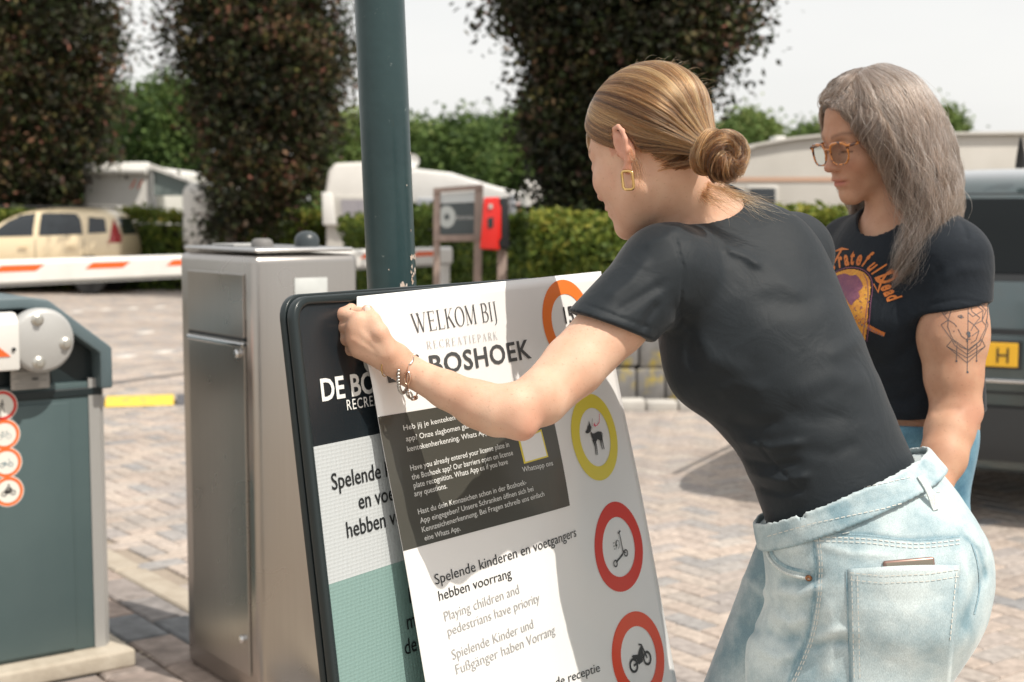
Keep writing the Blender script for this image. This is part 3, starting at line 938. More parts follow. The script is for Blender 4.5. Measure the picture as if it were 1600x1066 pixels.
for s in (-1, 1): wheel(r, s * .12, 0, .28, s, axis='X')

# satellite dish on a thin mast
c = P(645, 252, 22.5)
r = empty("satellite_dish", (c.x, 22.5, 0), "small white round dish on a mast above the white tent", "satellite dish")
MB().tube([(0, 0, 0), (0, 0, c.z)], .02, 8).build("mast", M_GREYMET, r)
MB().lathe([(.001, .0), (.06, .008), (.10, .03), (.11, .045), (.10, .04), (.05, .02), (.001, .012)], Matrix.Translation((0, -.05, c.z)) @ Matrix.Rotation(math.pi / 2, 4, 'X'), 20).build("dish", M_WHITE, r, auto=50)

# long static caravan at the right
Y = 17.0
c = P(1370, 300, Y)
r = empty("static_caravan", (c.x, Y, 0), "long grey beige static caravan with an orange stripe behind the two women", "caravan")
quad_prism("wall", [(1128, 440), (1128, 262), (1146, 243), (1180, 228), (1235, 218), (1290, 212), (1760, 207), (1760, 440)], 0, 3.0, M_CARAG, r, Y, bevel=.05)
quad_prism("roof", [(1126, 268), (1144, 240), (1178, 225), (1233, 215), (1290, 209), (1764, 204), (1764, 208), (1290, 213), (1235, 219), (1180, 229), (1147, 245), (1130, 270)], -.06, 3.05, mat("pale_roof_edge", (.62, .60, .56), .6), r, Y)
quad_prism("stripe", [(1128, 284), (1128, 277), (1760, 277), (1760, 284)], -.012, .05, M_STRIPE, r, Y)
quad_prism("window_frame", [(1166, 290), (1216, 290), (1216, 338), (1166, 338)], -.03, .02, mat("pale_window_frame", (.5, .49, .46), .5), r, Y, bevel=.03)
quad_prism("window", [(1170, 294), (1211, 294), (1211, 334), (1170, 334)], -.045, .01, M_GLASS, r, Y, bevel=.02)
quad_prism("roof_vent", [(1224, 209), (1240, 209), (1240, 219), (1224, 219)], .5, .9, M_WHITE, r, Y, bevel=.01)
for s in (0, 1): wheel(r, -1.4 + s * .75, .02, .3, -1, axis='Y')

# ------------------------------------------------------------------ info board, red box, planter
Y = 13.5
c = P(716, 350, Y)
r = empty("info_board", (c.x, Y, 0), "grey information board in a weathered wooden frame on two posts", "sign")
quad_prism("post", [(677, 296), (688, 296), (686, 560), (677, 560)], 0, .09, M_WOODY, r, Y, bevel=.008)
quad_prism("post", [(742, 289), (755, 289), (750, 565), (738, 565)], 0, .09, M_WOODY, r, Y, bevel=.008)
quad_prism("top_rail", [(677, 302), (677, 294), (755, 288), (755, 296)], -.02, .07, M_WOODY, r, Y, bevel=.006)
quad_prism("bottom_rail", [(679, 378), (679, 368), (750, 366), (750, 377)], -.02, .07, M_WOODY, r, Y, bevel=.006)
quad_prism("white_panel", [(686, 304), (743, 299), (742, 318), (686, 318)], .02, .05, mat("pale_blue_white_panel", (.66, .70, .70), .5), r, Y)
M_BOARD = mat("slate_grey_board", (.085, .105, .11), .5)
quad_prism("dark_panel", [(686, 318.3), (742, 316), (741, 366), (685, 367)], .02, .05, M_BOARD, r, Y)
e = P(698, 339, Y)
def ring2d(r0, r1, n=40, sx=1.0):
    V = [(sx * r * math.cos(2 * math.pi * k / n), r * math.sin(2 * math.pi * k / n)) for k in range(n) for r in (r0, r1)]
    F = [(2 * k, 2 * k + 1, (2 * k + 3) % (2 * n), (2 * k + 2) % (2 * n)) for k in range(n)]
    return V, F
def disc2d(r1, n=40, sx=1.0):
    return [(sx * r1 * math.cos(2 * math.pi * k / n), r1 * math.sin(2 * math.pi * k / n)) for k in range(n)], [tuple(range(n))]
V, F = disc2d(.104, 32, .8)
mesh_obj("round_emblem", [(x + e.x - c.x, .016, z + e.z) for x, z in V], F, mat("pale_emblem", (.6, .64, .62), .5), r)
V, F = disc2d(.03, 12, .8)
mesh_obj("emblem_centre", [(x + e.x - c.x, .012, z + e.z) for x, z in V], F, M_BOARD, r)
V, F = text2d("BOSHOEK", .045, .8)
e = P(713, 343, Y)
mesh_obj("lettering", [(x + e.x - c.x, .016, z + e.z) for x, z in V], F, M_WHITE, r)

Y = 13.0
c = P(775, 350, Y)
r = empty("emergency_cabinet", (c.x, Y, 0), "bright red emergency cabinet with a black side beside the info board", "cabinet")
M_REDBOX = mat("bright_red_cabinet", (.72, .018, .012), .35, coat=.3)
quad_prism("post", [(777, 390), (792, 390), (792, 575), (777, 575)], .08, .17, M_WOODY, r, Y, bevel=.008)
quad_prism("cabinet_body", [(753, 389), (757, 310), (794, 309), (796, 388)], .0, .26, M_BLACK, r, Y, bevel=.012)
quad_prism("door", [(750, 389), (756, 309), (781, 308), (780, 318), (783, 324), (783, 372), (779, 378), (781, 391)], -.07, -.002, M_REDBOX, r, Y, bevel=.015)
quad_prism("glass_pane", [(762, 341), (771, 339), (771, 355), (763, 357)], -.078, -.071, M_GLASS, r, Y)
quad_prism("latch", [(764, 319), (770, 319), (770, 326), (764, 326)], -.085, -.071, M_CARAG, r, Y)

Y = 10.8
c = P(1000, 600, Y)
r = empty("stone_planter", (c.x, Y, 0), "weathered grey stone block wall with yellow lichen seen under the bent arm", "planter")
M_STONE = mat("lichened_stone", (.26, .25, .24), .9, col2=(.16, .155, .15), scale=5, bump=.7, bscale=30, dirt=(.42, .32, .05), dscale=3.3, dmin=.5, dmax=.6)
M_SLAB = mat("white_stone_slab", (.55, .53, .49), .85, col2=(.45, .43, .4), scale=6)
kk = Y / FPX
for i in range(6):
    x0 = -96 * kk + i * .22 * 1.0
    rbox("stone_block", (x0 + .11, .2, .14), (.21, .4, .28 + random.uniform(-.01, .01)), M_STONE, r, .02, 2)
    rbox("stone_block", (x0 + .02 + .11, .2, .42), (.21, .38, .26 + random.uniform(-.02, .02)), M_STONE, r, .03, 2)
for i in range(5):
    rbox("stone_slab", (-70 * kk + i * .24, -.22, .02 + .01 * (i % 2)), (.225, .2, .09), M_SLAB, r, .008, 2)

# ------------------------------------------------------------------ far barrier arm and rest post
def boom(label, A, B, hA, name="boom_barrier"):
    A = Vector(A); B = Vector(B)
    L_ = (B - A).length
    ang = math.atan2(B.y - A.y, B.x - A.x)
    r = empty(name, A, label, "barrier", ang)
    h = hA
    sec = [(-.045, -h * .5), (-.045, h * .32), (-.025, h * .5), (.025, h * .5), (.045, h * .32), (.045, -h * .5)]
    MB().prism(sec, 0, L_, lambda u, v, w: (w, u, v)).build("arm", M_WHITE, r, bevel=.006)
    MB().box((L_ / 2, 0, -h * .5 - .014), (L_ - .02, .05, .028)).build("rubber_strip", M_GREYMET, r)
    n = int(L_ / .84)
    for i in range(n):
        x = .36 + i * .84
        for s in (-1,):
            poly = [(x, -h * .02), (x + .38, -h * .02), (x + .46, h * .26), (x + .08, h * .26)]
            MB().prism(poly, s * .0455, s * .0475, lambda u, v, w: (u, w, v)).build("red_stripe", M_ORANGE, r)
    return r, L_
za = 1.05
pA = P(-260, 436, 9.4); pB = P(702, 401, 15.2)
zA = P(-260, 434, 9.4).z; zB = P(702, 398, 15.2).z
b_, L_ = boom("white far barrier arm with orange red stripes across the lane", (pA.x, 9.4, zA), (pB.x, 15.2, zA), .17)
b_.rotation_euler = (0, -math.atan2(zB - zA, L_), b_.rotation_euler[2])
c = P(691, 400, 15.25)
r = empty("barrier_rest", (c.x, 15.32, 0), "white rest post holding the far barrier arm's end", "post")
rbox("upright", (.02, 0, .47), (.11, .09, .94), M_WHITE, r, .02)
rbox("fork", (.03, -.02, 1.00), (.15, .16, .11), M_WHITE, r, .03)
c = P(-262, 440, 9.3)
r = empty("barrier_motor_box", (c.x, 9.2, 0), "dark green motor box turning the far barrier arm", "barrier box")
rbox("housing", (0, 0, .5), (.42, .34, 1.0), mat("green_box_far", (.045, .075, .08), .5), r, .03)
rbox("lid", (0, 0, 1.02), (.44, .36, .05), M_GREYMET, r, .015)

# speed bump
g0 = G(166, 632); g1 = G(272, 629)
d = (g1 - g0); L_ = d.length
r = empty("speed_bump", g0, "yellow and dark speed bump lying on the roadway behind the barrier box", "speed bump", math.atan2(d.y, d.x))
M_YEL = mat("worn_yellow_rubber", (.72, .50, .06), .7, dirt=(.35, .28, .12), dscale=9, dmin=.55, dmax=.7)
M_DRUB = mat("dark_rubber", (.09, .09, .10), .8)
for i, (x0, x1, m) in enumerate([(-1.12, -.57, M_YEL), (-.57, -.02, M_DRUB), (0, L_, M_YEL), (L_ + .02, L_ + .55, M_DRUB)]):
    prof = [(-.18, .0), (-.15, .03), (-.06, .055), (.06, .055), (.15, .03), (.18, .0)]
    MB().prism(prof, x0, x1, lambda u, v, w: (w, u, v + .002)).build("segment", m, r, bevel=.004)

# ------------------------------------------------------------------ green barrier box, front left
fd = Vector((gp.x, gp.y, 0)); bd = Vector((gd.x, gd.y, 0))     # along the face to the right-away, and away-left
R0 = G(170, 1036)
M_GREENB = mat("grey_green_powder_coat", (.080, .120, .124), .42, col2=(.068, .105, .11), scale=3, bump=.08, bscale=300, rvar=.05, dirt=(.15, .19, .18), dscale=26, dmin=.72, dmax=.78)
M_DKGREEN = mat("dark_green_recess", (.012, .022, .025), .4)
M_LID = mat("blue_grey_lid_coat", (.11, .15, .165), .45, rvar=.05, col2=(.09, .13, .145), scale=4)
W = .66; D = .36; HB = 1.215
org = Vector((R0.x, R0.y, 0)) - fd * (W / 2)
r = empty("barrier_box", org, "grey green barrier housing with four round stickers, front left", "barrier box", math.atan2(fd.y, fd.x))
# local: x along the face, y away, z up
rbox("plinth", (0, D / 2 - .02, .03), (W + .12, D + .14, .06), mat("cement_plinth", (.50, .45, .37), .9, col2=(.40, .35, .28), scale=12, bump=.7, bscale=60), r, .012)
rbox("housing", (0, D / 2, .06 + (HB - .34) / 2), (W - .02, D, HB - .34), M_GREENB, r, .008, 2)
rbox("front_panel", (-.03, -.006, .075 + .40), (W - .16, .012, .80), M_GREENB, r, .003, 2)
for s in (-1, 1):
    MB().prism([(s * (W / 2 - .045), -.004), (s * (W / 2 - .01), -.004), (s * (W / 2 + .012), .02), (s * (W / 2 + .012), .10), (s * (W / 2 - .02), .10)], .06, HB - .27, lambda u, v, w: (u, v, w)).build("corner_trim", M_GREYMET if s > 0 else M_GREENB, r)
# lid: outline extruded along depth, with a recess in front
h0 = HB - .30
prof = [(-W / 2 - .02, h0), (-W / 2 - .02, h0 + .14), (-W / 2 + .16, HB - .01), (-W / 2 + .22, HB), (W / 2 - .24, HB), (W / 2 - .18, HB - .01), (W / 2 + .02, h0 + .13), (W / 2 + .02, h0)]
inn = [(W / 2 - .02, h0), (W / 2 - .02, h0 + .115), (W / 2 - .20, HB - .05), (W / 2 - .26, HB - .035), (-W / 2 + .24, HB - .035), (-W / 2 + .18, HB - .05), (-W / 2 + .02, h0 + .12), (-W / 2 + .02, h0)]
mb = MB()
ring = prof
n = len(prof)
inr = list(reversed(inn))
vs = [(x, -.05, z) for x, z in prof] + [(x, -.05, z) for x, z in inr] + [(x, D + .03, z) for x, z in prof] + [(x, .03, z) for x, z in inr]
fs = [(i, i + 1, n + i + 1, n + i) for i in range(n - 1)]
fs += [(i, i + 1, 2 * n + i + 1, 2 * n + i) for i in range(n - 1)]
fs += [(n + i, n + i + 1, 3 * n + i + 1, 3 * n + i) for i in range(n - 1)]
fs += [tuple(range(2 * n, 3 * n))]
fs += [(0, n, 3 * n, 2 * n), (n - 1, 2 * n - 1, 4 * n - 1, 3 * n - 1)]
mb.add(vs, fs); mb.build("lid", M_LID, r, bevel=.006, bseg=3, auto=50)
MB().prism(inn, .028, .05, lambda u, v, w: (u, w, v)).build("recess_panel", M_DKGREEN, r)
mb = MB(); mb.box((0, .02, h0 - .012), (W + .0, .05, .03)); mb.build("recess_sill", M_DKGREEN, r, bevel=.005)
def loc_of_px(px, py, root, yoff=0.0):
    """local x,z on the plane y=yoff of a root rotated about Z, seen at a pixel"""
    o = Vector((0, 0, CAMZ)); dvec = P(px, py, 1.0) - o
    th = root.rotation_euler[2]
    ex = Vector((math.cos(th), math.sin(th), 0)); ey = Vector((-math.sin(th), math.cos(th), 0))
    t = ((root.location - o).dot(ey) + yoff) / dvec.dot(ey)
    q = o + dvec * t
    return (q - root.location).dot(ex), q.z
hx, hz = loc_of_px(65, 532, r, -.10)
RX = Matrix.Translation((hx, 0, hz)) @ Matrix.Rotation(math.pi / 2, 4, 'X')
MB().lathe([(.03, -.04), (.03, .05), (.085, .055), (.098, .065), (.10, .10), (.094, .115), (.085, .12), (.001, .122)], RX, 40).build("hub_disc", mat("cast_grey_hub", (.46, .46, .45), .45, .2, bump=.3, bscale=120), r, auto=40)
for a in (105, 350, 255):
    q = Matrix.Translation((hx + .068 * math.cos(math.radians(a)), 0, hz + .068 * math.sin(math.radians(a)))) @ Matrix.Rotation(math.pi / 2, 4, 'X')
    MB().lathe([(.019, .112), (.019, .124), (.011, .128), (.011, .136), (.001, .137)], q, 18).build("bolt", mat('zinc_bolt', (.55, .54, .5), .35, .8), r, auto=30)
# near arm: leaves the hub to the left
sec = [(-.045, -.085), (-.045, .06), (-.02, .09), (.02, .09), (.045, .06), (.045, -.085)]
x1 = hx - .075
arm = empty("boom_barrier", r.location.copy(), "near barrier arm with orange red stripes bolted to the grey hub", "barrier", r.rotation_euler[2])
MB().prism(sec, x1 - 2.6, x1, lambda u, v, w: (w, u - .085, v + hz)).build("arm", M_WHITE, arm, bevel=.008, auto=40)
for i in range(4):
    x = x1 - .13 - i * .62
    MB().prism([(x, hz + .045), (x - .30, hz + .045), (x - .24, hz - .04), (x + .10, hz - .04)], -.131, -.1335, lambda u, v, w: (u, w, v)).build("red_stripe", M_ORANGE, arm)
MB().tube([(x1 - .02, -.136, hz - .02), (x1 - .02, -.13, hz - .02)], .006, 8).build("rivet", M_BLACK, arm)
# rating label
x0, z0 = loc_of_px(16, 572, r, -.014); x2, z2 = loc_of_px(78, 608, r, -.014)
lab = rbox("rating_label", ((x0 + x2) / 2, -.014, (z0 + z2) / 2), (x2 - x0, .003, .072), mat("worn_silver_label", (.50, .49, .47), .5, col2=(.40, .39, .37), scale=20), r, .001, 1)
lt = MB()
V, F = text2d("ACC", .019, 1.1)
mesh_obj("lettering", [(x + x0 + .012, -.0165, z + (z0 + z2) / 2 + .019) for x, z in V], F, M_BLACK, lab)
for i in range(5):
    lt.box(((x0 + x2) / 2 + random.uniform(-.012, .012), -.0165, (z0 + z2) / 2 + .008 - i * .009), ((x2 - x0) * random.uniform(.55, .85), .0012, .0012))
lt.box(((x0 + x2) / 2 + .015, -.0166, (z0 + z2) / 2 - .004), (.018, .0012, .009))
lt.build("fine_print", mat("grey_print", (.12, .12, .12), .6), lab)

# pictogram helpers: strokes and shapes in 2D
def stroke(pts, w, taper=1.0):
    V = []; n = len(pts)
    for i, p in enumerate(pts):
        a = pts[max(i - 1, 0)]; b = pts[min(i + 1, n - 1)]
        dx, dy = b[0] - a[0], b[1] - a[1]; l = math.hypot(dx, dy) or 1
        ww = (w[i] if isinstance(w, (list, tuple)) else w) / 2
        V += [(p[0] - dy / l * ww, p[1] + dx / l * ww), (p[0] + dy / l * ww, p[1] - dx / l * ww)]
    return V, [(2 * i, 2 * i + 1, 2 * i + 3, 2 * i + 2) for i in range(n - 1)]
def fill(poly):
    t = tessellate_polygon([[Vector((p[0], p[1], 0)) for p in poly]])
    return list(poly), [tuple(x) for x in t]
def merge(*items):
    V = []; F = []
    for v, f in items:
        b = len(V); V += list(v); F += [tuple(i + b for i in q) for q in f]
    return V, F
def shift(item, dx, dy, s=1.0):
    return [(x * s + dx, y * s + dy) for x, y in item[0]], item[1]
def pedestrian():
    return merge(shift(disc2d(.09, 14), .05, .55), stroke([(.03, .42), (-.02, .05)], [.16, .13]), stroke([(0, .1), (.14, -.2), (.12, -.3), (.22, -.6)], .08),
                 stroke([(-.02, .08), (-.1, -.2), (-.28, -.55)], .08), stroke([(.02, .38), (-.18, .15), (-.22, 0)], .06), stroke([(.04, .36), (.2, .14), (.28, .1)], .06))
def bicycle():
    return merge(shift(ring2d(.22, .27, 22), -.4, -.2), shift(ring2d(.22, .27, 22), .4, -.2), stroke([(-.4, -.2), (-.18, .2), (.25, .2), (.4, -.2)], .05), stroke([(-.4, -.2), (0, -.2), (.25, .2)], .05),
                 stroke([(0, -.2), (-.2, .26)], .05), stroke([(-.3, .28), (-.1, .28)], .07), stroke([(.25, .2), (.2, .34), (.36, .36)], .05))
def moped():
    return merge(shift(ring2d(.16, .25, 22), -.42, -.22), shift(ring2d(.16, .25, 22), .42, -.22), fill([(-.4, -.15), (-.32, .08), (-.05, .1), (.05, -.12), (.25, -.1), (.3, .12), (.2, -.24), (-.2, -.28)]),
                 stroke([(.42, -.22), (.24, .34)], .06), stroke([(.14, .36), (.34, .32)], .06))
def motorbike(rider=False):
    it = [shift(ring2d(.17, .26, 24), -.42, -.22), shift(ring2d(.17, .26, 24), .46, -.16),
          fill([(-.44, .10), (-.36, .14), (-.05, .08), (.06, .22), (.22, .34), (.30, .28), (.26, .05), (.14, -.22), (-.12, -.26), (-.2, -.06), (-.34, .0)]),
          stroke([(.46, -.16), (.26, .36)], .07), stroke([(.10, .42), (.28, .36)], .06), stroke([(-.42, -.22), (-.1, -.18)], .08)]
    if rider:
        it += [shift(disc2d(.1, 14), .06, .62), stroke([(-.2, .12), (.02, .48)], [.2, .16]), stroke([(.02, .44), (.2, .3)], .07)]
    return merge(*it)
M_PICT = mat("sticker_black", (.02, .02, .022), .5)
M_PICTG = mat("sticker_faded_print", (.28, .36, .38), .5)
M_STW = mat("sticker_white", (.80, .78, .72), .45)
M_STO = mat("sticker_orange", (.85, .16, .03), .45)
M_STR = mat("sticker_red", (.62, .03, .02), .45)
for i, (py, dr, mm_, rim) in enumerate([(634, pedestrian, M_PICT, M_STR), (679, bicycle, M_PICTG, M_STO), (723, moped, M_PICTG, M_STO), (768, lambda: motorbike(True), M_PICT, M_STO)]):
    sx_, sz_ = loc_of_px((3, 7, 10, 13)[i], py, r, -.0135)
    rr = .0485
    V, F = disc2d(rr, 40)
    pa = mesh_obj("sticker", [(x + sx_, -.0135, z + sz_) for x, z in V], F, M_STW, r)
    pa["label"] = ("pedestrian prohibition sticker, topmost", "bicycle prohibition sticker", "moped prohibition sticker", "motorcycle prohibition sticker, lowest")[i]
    V, F = ring2d(rr * .74, rr * .94, 40)
    mesh_obj("red_ring", [(x + sx_, -.0142, z + sz_) for x, z in V], F, rim, pa)
    V, F = shift(dr(), 0, 0, rr * .66)
    mesh_obj("pictogram", [(x + sx_, -.0142, z + sz_ - (.003 if i == 0 else 0)) for x, z in V], F, mm_, pa)
# sand, chips and weeds along the plinth
rng = np.random.default_rng(8)
n = 2600
aa = A_EDGE - .46 - rng.random(n) ** 1.2 * 1.0; bb2 = bb - 1.6 + rng.random(n) * 2.4
x = aa * gp.x + bb2 * gd.x; y = aa * gp.y + bb2 * gd.y
s_ = rng.uniform(.002, .006, n)
V = np.stack([np.stack([x + dx * s_, y + dy * s_, np.full(n, .001) + dz * s_], 1) for dx, dy, dz in ((-1, -1, 0), (1, -1, .1), (1, 1, 0), (-1, 1, .1), (0, 0, 1.2))], 1).reshape(-1, 3)
i = (np.arange(n) * 5)[:, None]
F = np.concatenate([i + np.array([[0, 1, 4]]), i + np.array([[1, 2, 4]]), i + np.array([[2, 3, 4]]), i + np.array([[3, 0, 4]])])
gr = np_mesh("grit", V, F, M_KERB, None, False); tag(gr, "pale grit scattered on the pavers beside the barrier box", "grit", kind="stuff")

# ------------------------------------------------------------------ stainless cabinet
def steel_mat(name, base=(.44, .415, .39), rough=.26, vertical=True):
    m, nt, b = node_mat(name)
    N, L = nt.nodes, nt.links
    b.inputs["Metallic"].default_value = 1.0
    b.inputs["Roughness"].default_value = rough
    tc = N.new("ShaderNodeTexCoord"); mp = N.new("ShaderNodeMapping")
    mp.inputs["Scale"].default_value = (420, 420, 2.2) if vertical else (3, 420, 3)
    n = N.new("ShaderNodeTexNoise"); n.inputs["Scale"].default_value = 1.0; n.inputs["Detail"].default_value = 3
    L.new(tc.outputs["Object"], mp.inputs[0]); L.new(mp.outputs[0], n.inputs["Vector"])
    bp = N.new("ShaderNodeBump"); bp.inputs["Strength"].default_value = .16; bp.inputs["Distance"].default_value = .0006
    L.new(n.outputs["Fac"], bp.inputs["Height"]); L.new(bp.outputs[0], b.inputs["Normal"])
    n2 = N.new("ShaderNodeTexNoise"); n2.inputs["Scale"].default_value = 4; n2.inputs["Detail"].default_value = 2
    L.new(tc.outputs["Object"], n2.inputs["Vector"])
    r1 = N.new("ShaderNodeMapRange"); r1.inputs["To Min"].default_value = rough - .06; r1.inputs["To Max"].default_value = rough + .12
    L.new(n2.outputs["Fac"], r1.inputs["Value"]); L.new(r1.outputs[0], b.inputs["Roughness"])
    mx = N.new("ShaderNodeMix"); mx.data_type = 'RGBA'; mx.inputs["A"].default_value = c4([x * .88 for x in base]); mx.inputs["B"].default_value = c4([min(1, x * 1.1) for x in base])
    L.new(n.outputs["Fac"], mx.inputs["Factor"]); L.new(mx.outputs["Result"], b.inputs["Base Color"])
    return m
M_STEEL = steel_mat("brushed_steel")
Yc = 4.15
cc = P(397, 500, Yc)
cw, cdp, ch = .355, .53, 1.37
r = empty("steel_cabinet", (cc.x, Yc, 0), "brushed stainless steel control cabinet between the barrier box and the sign", "cabinet", math.atan2(fd.y, fd.x))
# local x: along right face; y: away-left along the left face
rbox("housing", (cw / 2, cdp / 2, ch / 2 - .01), (cw, cdp, ch - .02), M_STEEL, r, .022, 4)
dxo = -.0015
MB().box((dxo, cdp / 2 - .01, ch - .165 - .005), (.01, cdp - .13, .19)).build("upper_flap", M_STEEL, r, bevel=.003)
MB().box((dxo, cdp / 2 - .01, .075 + (ch - .365) / 2), (.01, cdp - .13, ch - .365)).build("door", M_STEEL, r, bevel=.003)
MB().box((dxo - .006, cdp / 2 - .01, ch - .287), (.012, cdp - .13, .016)).build("door_lip", M_CHROME, r, bevel=.004)
MB().box((dxo + .002, cdp / 2 - .01, ch - .270), (.01, cdp - .126, .012)).build("seam_shadow_gap", M_BLACK, r)
MB().box((dxo + .003, .055, ch / 2 - .06), (.004, .006, ch - .30)).build("hinge_gap", M_BLACK, r)
def side_px(px, py):
    o = Vector((0, 0, CAMZ)); dvec = P(px, py, 1.0) - o
    ex, ey = fd, bd
    t = ((r.location - o).dot(ex) - .01) / dvec.dot(ex)
    q = o + dvec * t
    return (q - r.location).dot(ey), q.z
for (px, py) in ((371, 553), (379, 999)):
    y_, z_ = side_px(px, py)
    RY = Matrix.Translation((dxo - .005, y_, z_)) @ Matrix.Rotation(-math.pi / 2, 4, 'Y')
    MB().lathe([(.013, 0), (.013, .008), (.009, .012), (.001, .013)], RY, 16).build("lock", M_CHROME, r, auto=30)
# sloping top plate with rim
MB().box((cw / 2, cdp / 2, ch - .006), (cw - .022, cdp - .022, .012)).build("top_plate", steel_mat("top_steel", (.50, .50, .50), .35, False), r, bevel=.006, bseg=3, auto=40)
MB().box((cw * .42, cdp * .72, ch + .004), (.13, .16, .006)).build("label_plate", M_GREYMET, r, bevel=.002)
RZ = Matrix.Translation((.13, .20, ch))
MB().lathe([(.034, 0), (.034, .012), (.029, .022), (.02, .026), (.001, .027)], RZ, 28).build("round_cap", mat("grey_plastic_cap", (.16, .155, .15), .6), r, auto=40)
RZ = Matrix.Translation((.285, .20, ch))
MB().lathe([(.039, 0), (.039, .018), (.036, .030), (.027, .041), (.012, .047), (.001, .048)], RZ, 28).build("aerial_dome", mat("dark_dome", (.035, .045, .05), .35), r, auto=40)
x0, z0 = loc_of_px(460, 435, r, -.002); x2, z2 = loc_of_px(512, 500, r, -.002)
rbox("notice_plate", ((x0 + x2) / 2, -.002, z0 - .065), (abs(x2 - x0), .004, .13), mat("pale_grey_notice", (.52, .54, .53), .5, col2=(.46, .48, .47), scale=12), r, .001, 1)

# ------------------------------------------------------------------ green pole
Yp = 2.42
M_POLE = mat("chipped_dark_green_paint", (.028, .058, .062), .33, col2=(.020, .044, .048), scale=5, coat=.1, spec=.35, bump=.35, bscale=45, dirt=(.20, .24, .235), dscale=38, dmin=.665, dmax=.70)
t0 = P(593, 0, Yp); t1 = P(612, 440, Yp)
dirp = (t0 - t1).normalized()
foot = t1 - dirp * (t1.z / dirp.z)
top = t1 + dirp * 1.9
pr = 38.5 * Yp / FPX
r = empty("lamp_post", foot, "dark green painted steel pole with chipped paint behind the sign", "pole")
n = 60
pts = [Vector((0, 0, 0)).lerp(top - foot, i / n) for i in range(n + 1)]
MB().tube(pts, pr, 40).build("pole", M_POLE, r, auto=50)
MB().lathe([(pr + .05, 0), (pr + .05, .012), (pr + .01, .016), (pr + .005, .06), (pr, .062)], Matrix.Identity(4), 32).build("base_collar", M_POLE, r, auto=40)
# peeled paint patches with bare rust-white primer near the sign
M_PEEL = mat("bare_primer", (.50, .36, .27), .9, col2=(.62, .56, .5), scale=60, bump=.6, bscale=120)
rng2 = random.Random(4)
for i in range(26):
    if i < 16:
        px_, py_ = rng2.uniform(643.5, 649), rng2.uniform(396, 442)
    elif i < 20: px_, py_ = rng2.uniform(630, 646), rng2.uniform(440, 447)
    else: px_, py_ = rng2.choice([(644, 240), (602, 183), (637, 290), (639, 338), (643, 360), (611, 420)])
    o = Vector((0, 0, CAMZ)); dv = (P(px_, py_, Yp) - o)
    axis_p = foot + dirp * ((dv.z + CAMZ) / dirp.z)
    lat = Vector((P(px_, py_, Yp).x - axis_p.x, 0, 0)).x
    lat = max(-.98, min(.985, lat / pr))
    th_ = math.asin(lat)
    s = rng2.uniform(.0015, .0042) * (1 if i < 20 else .5)
    poly = []
    for k_ in range(9):
        a_ = 2 * math.pi * k_ / 9; q_ = s * rng2.uniform(.5, 1.3)
        th2 = th_ + math.cos(a_) * q_ / pr
        h_ = math.sin(a_) * q_ * 1.5
        poly.append(axis_p - foot + Vector((math.sin(th2), -math.cos(th2), 0)) * (pr + .0006) + dirp * h_)
    mesh_obj("paint_chip", poly, [tuple(range(9))], M_PEEL, r)
# ------------------------------------------------------------------ old sign on the pole
SA = math.radians(34); ST = math.radians(7.5)
SD = Vector((math.sin(SA), math.cos(SA), 0))                       # along the sign, right and away
_n0 = Vector((math.cos(SA), -math.sin(SA), 0))
SV = Vector((_n0.x * math.sin(ST), _n0.y * math.sin(ST), -math.cos(ST)))   # down the sign
SN = SD.cross(SV).normalized()
if SN.y > 0: SN = -SN                                              # towards the viewer
SO = P(452, 465, 1.74)
SW, SH = .58, .86
CAMO = Vector((0, 0, CAMZ))
def sign_uv(px, py, off=0.0):
    dv = P(px, py, 1.0) - CAMO
    t = (SO + SN * off - CAMO).dot(SN) / dv.dot(SN)
    q = CAMO + dv * t - SO
    return q.dot(SD), q.dot(SV), (CAMO + dv * t)
M_FRAME = mat("black_green_frame", (.016, .024, .026), .35, coat=.1, spec=.35, dirt=(.22, .25, .25), dscale=60, dmin=.7, dmax=.76)
def film_mat(name, col, hexa=.0, rough=.4, dirt=None):
    m = mat(name, col, rough, dirt=dirt, dscale=90, dmin=.73, dmax=.76, bump=0)
    nt = m.node_tree; N, L = nt.nodes, nt.links
    b = N["Principled BSDF"]
    if hexa:
        tc = N.new("ShaderNodeTexCoord"); v = N.new("ShaderNodeTexVoronoi"); v.inputs["Scale"].default_value = 210
        v.inputs["Randomness"].default_value = .12
        L.new(tc.outputs["Object"], v.inputs["Vector"])
        bp = N.new("ShaderNodeBump"); bp.inputs["Strength"].default_value = hexa; bp.inputs["Distance"].default_value = .002
        L.new(v.outputs["Distance"], bp.inputs["Height"]); L.new(bp.outputs[0], b.inputs["Normal"])
    return m
sroot = empty("park_sign", SO, "old dark framed park sign on the green pole, half covered by the new poster", "sign")
def sfn(u, v, w):    # local point from sign coordinates
    return SD * u + SV * v + SN * w
def rrect(x0, y0, x1, y1, r, n=6):
    pts = []
    for cx, cy, a0 in ((x1 - r, y0 + r, -90), (x1 - r, y1 - r, 0), (x0 + r, y1 - r, 90), (x0 + r, y0 + r, 180)):
        for k in range(n + 1):
            a = math.radians(a0 + 90 * k / n); pts.append((cx + r * math.cos(a), cy + r * math.sin(a)))
    return pts
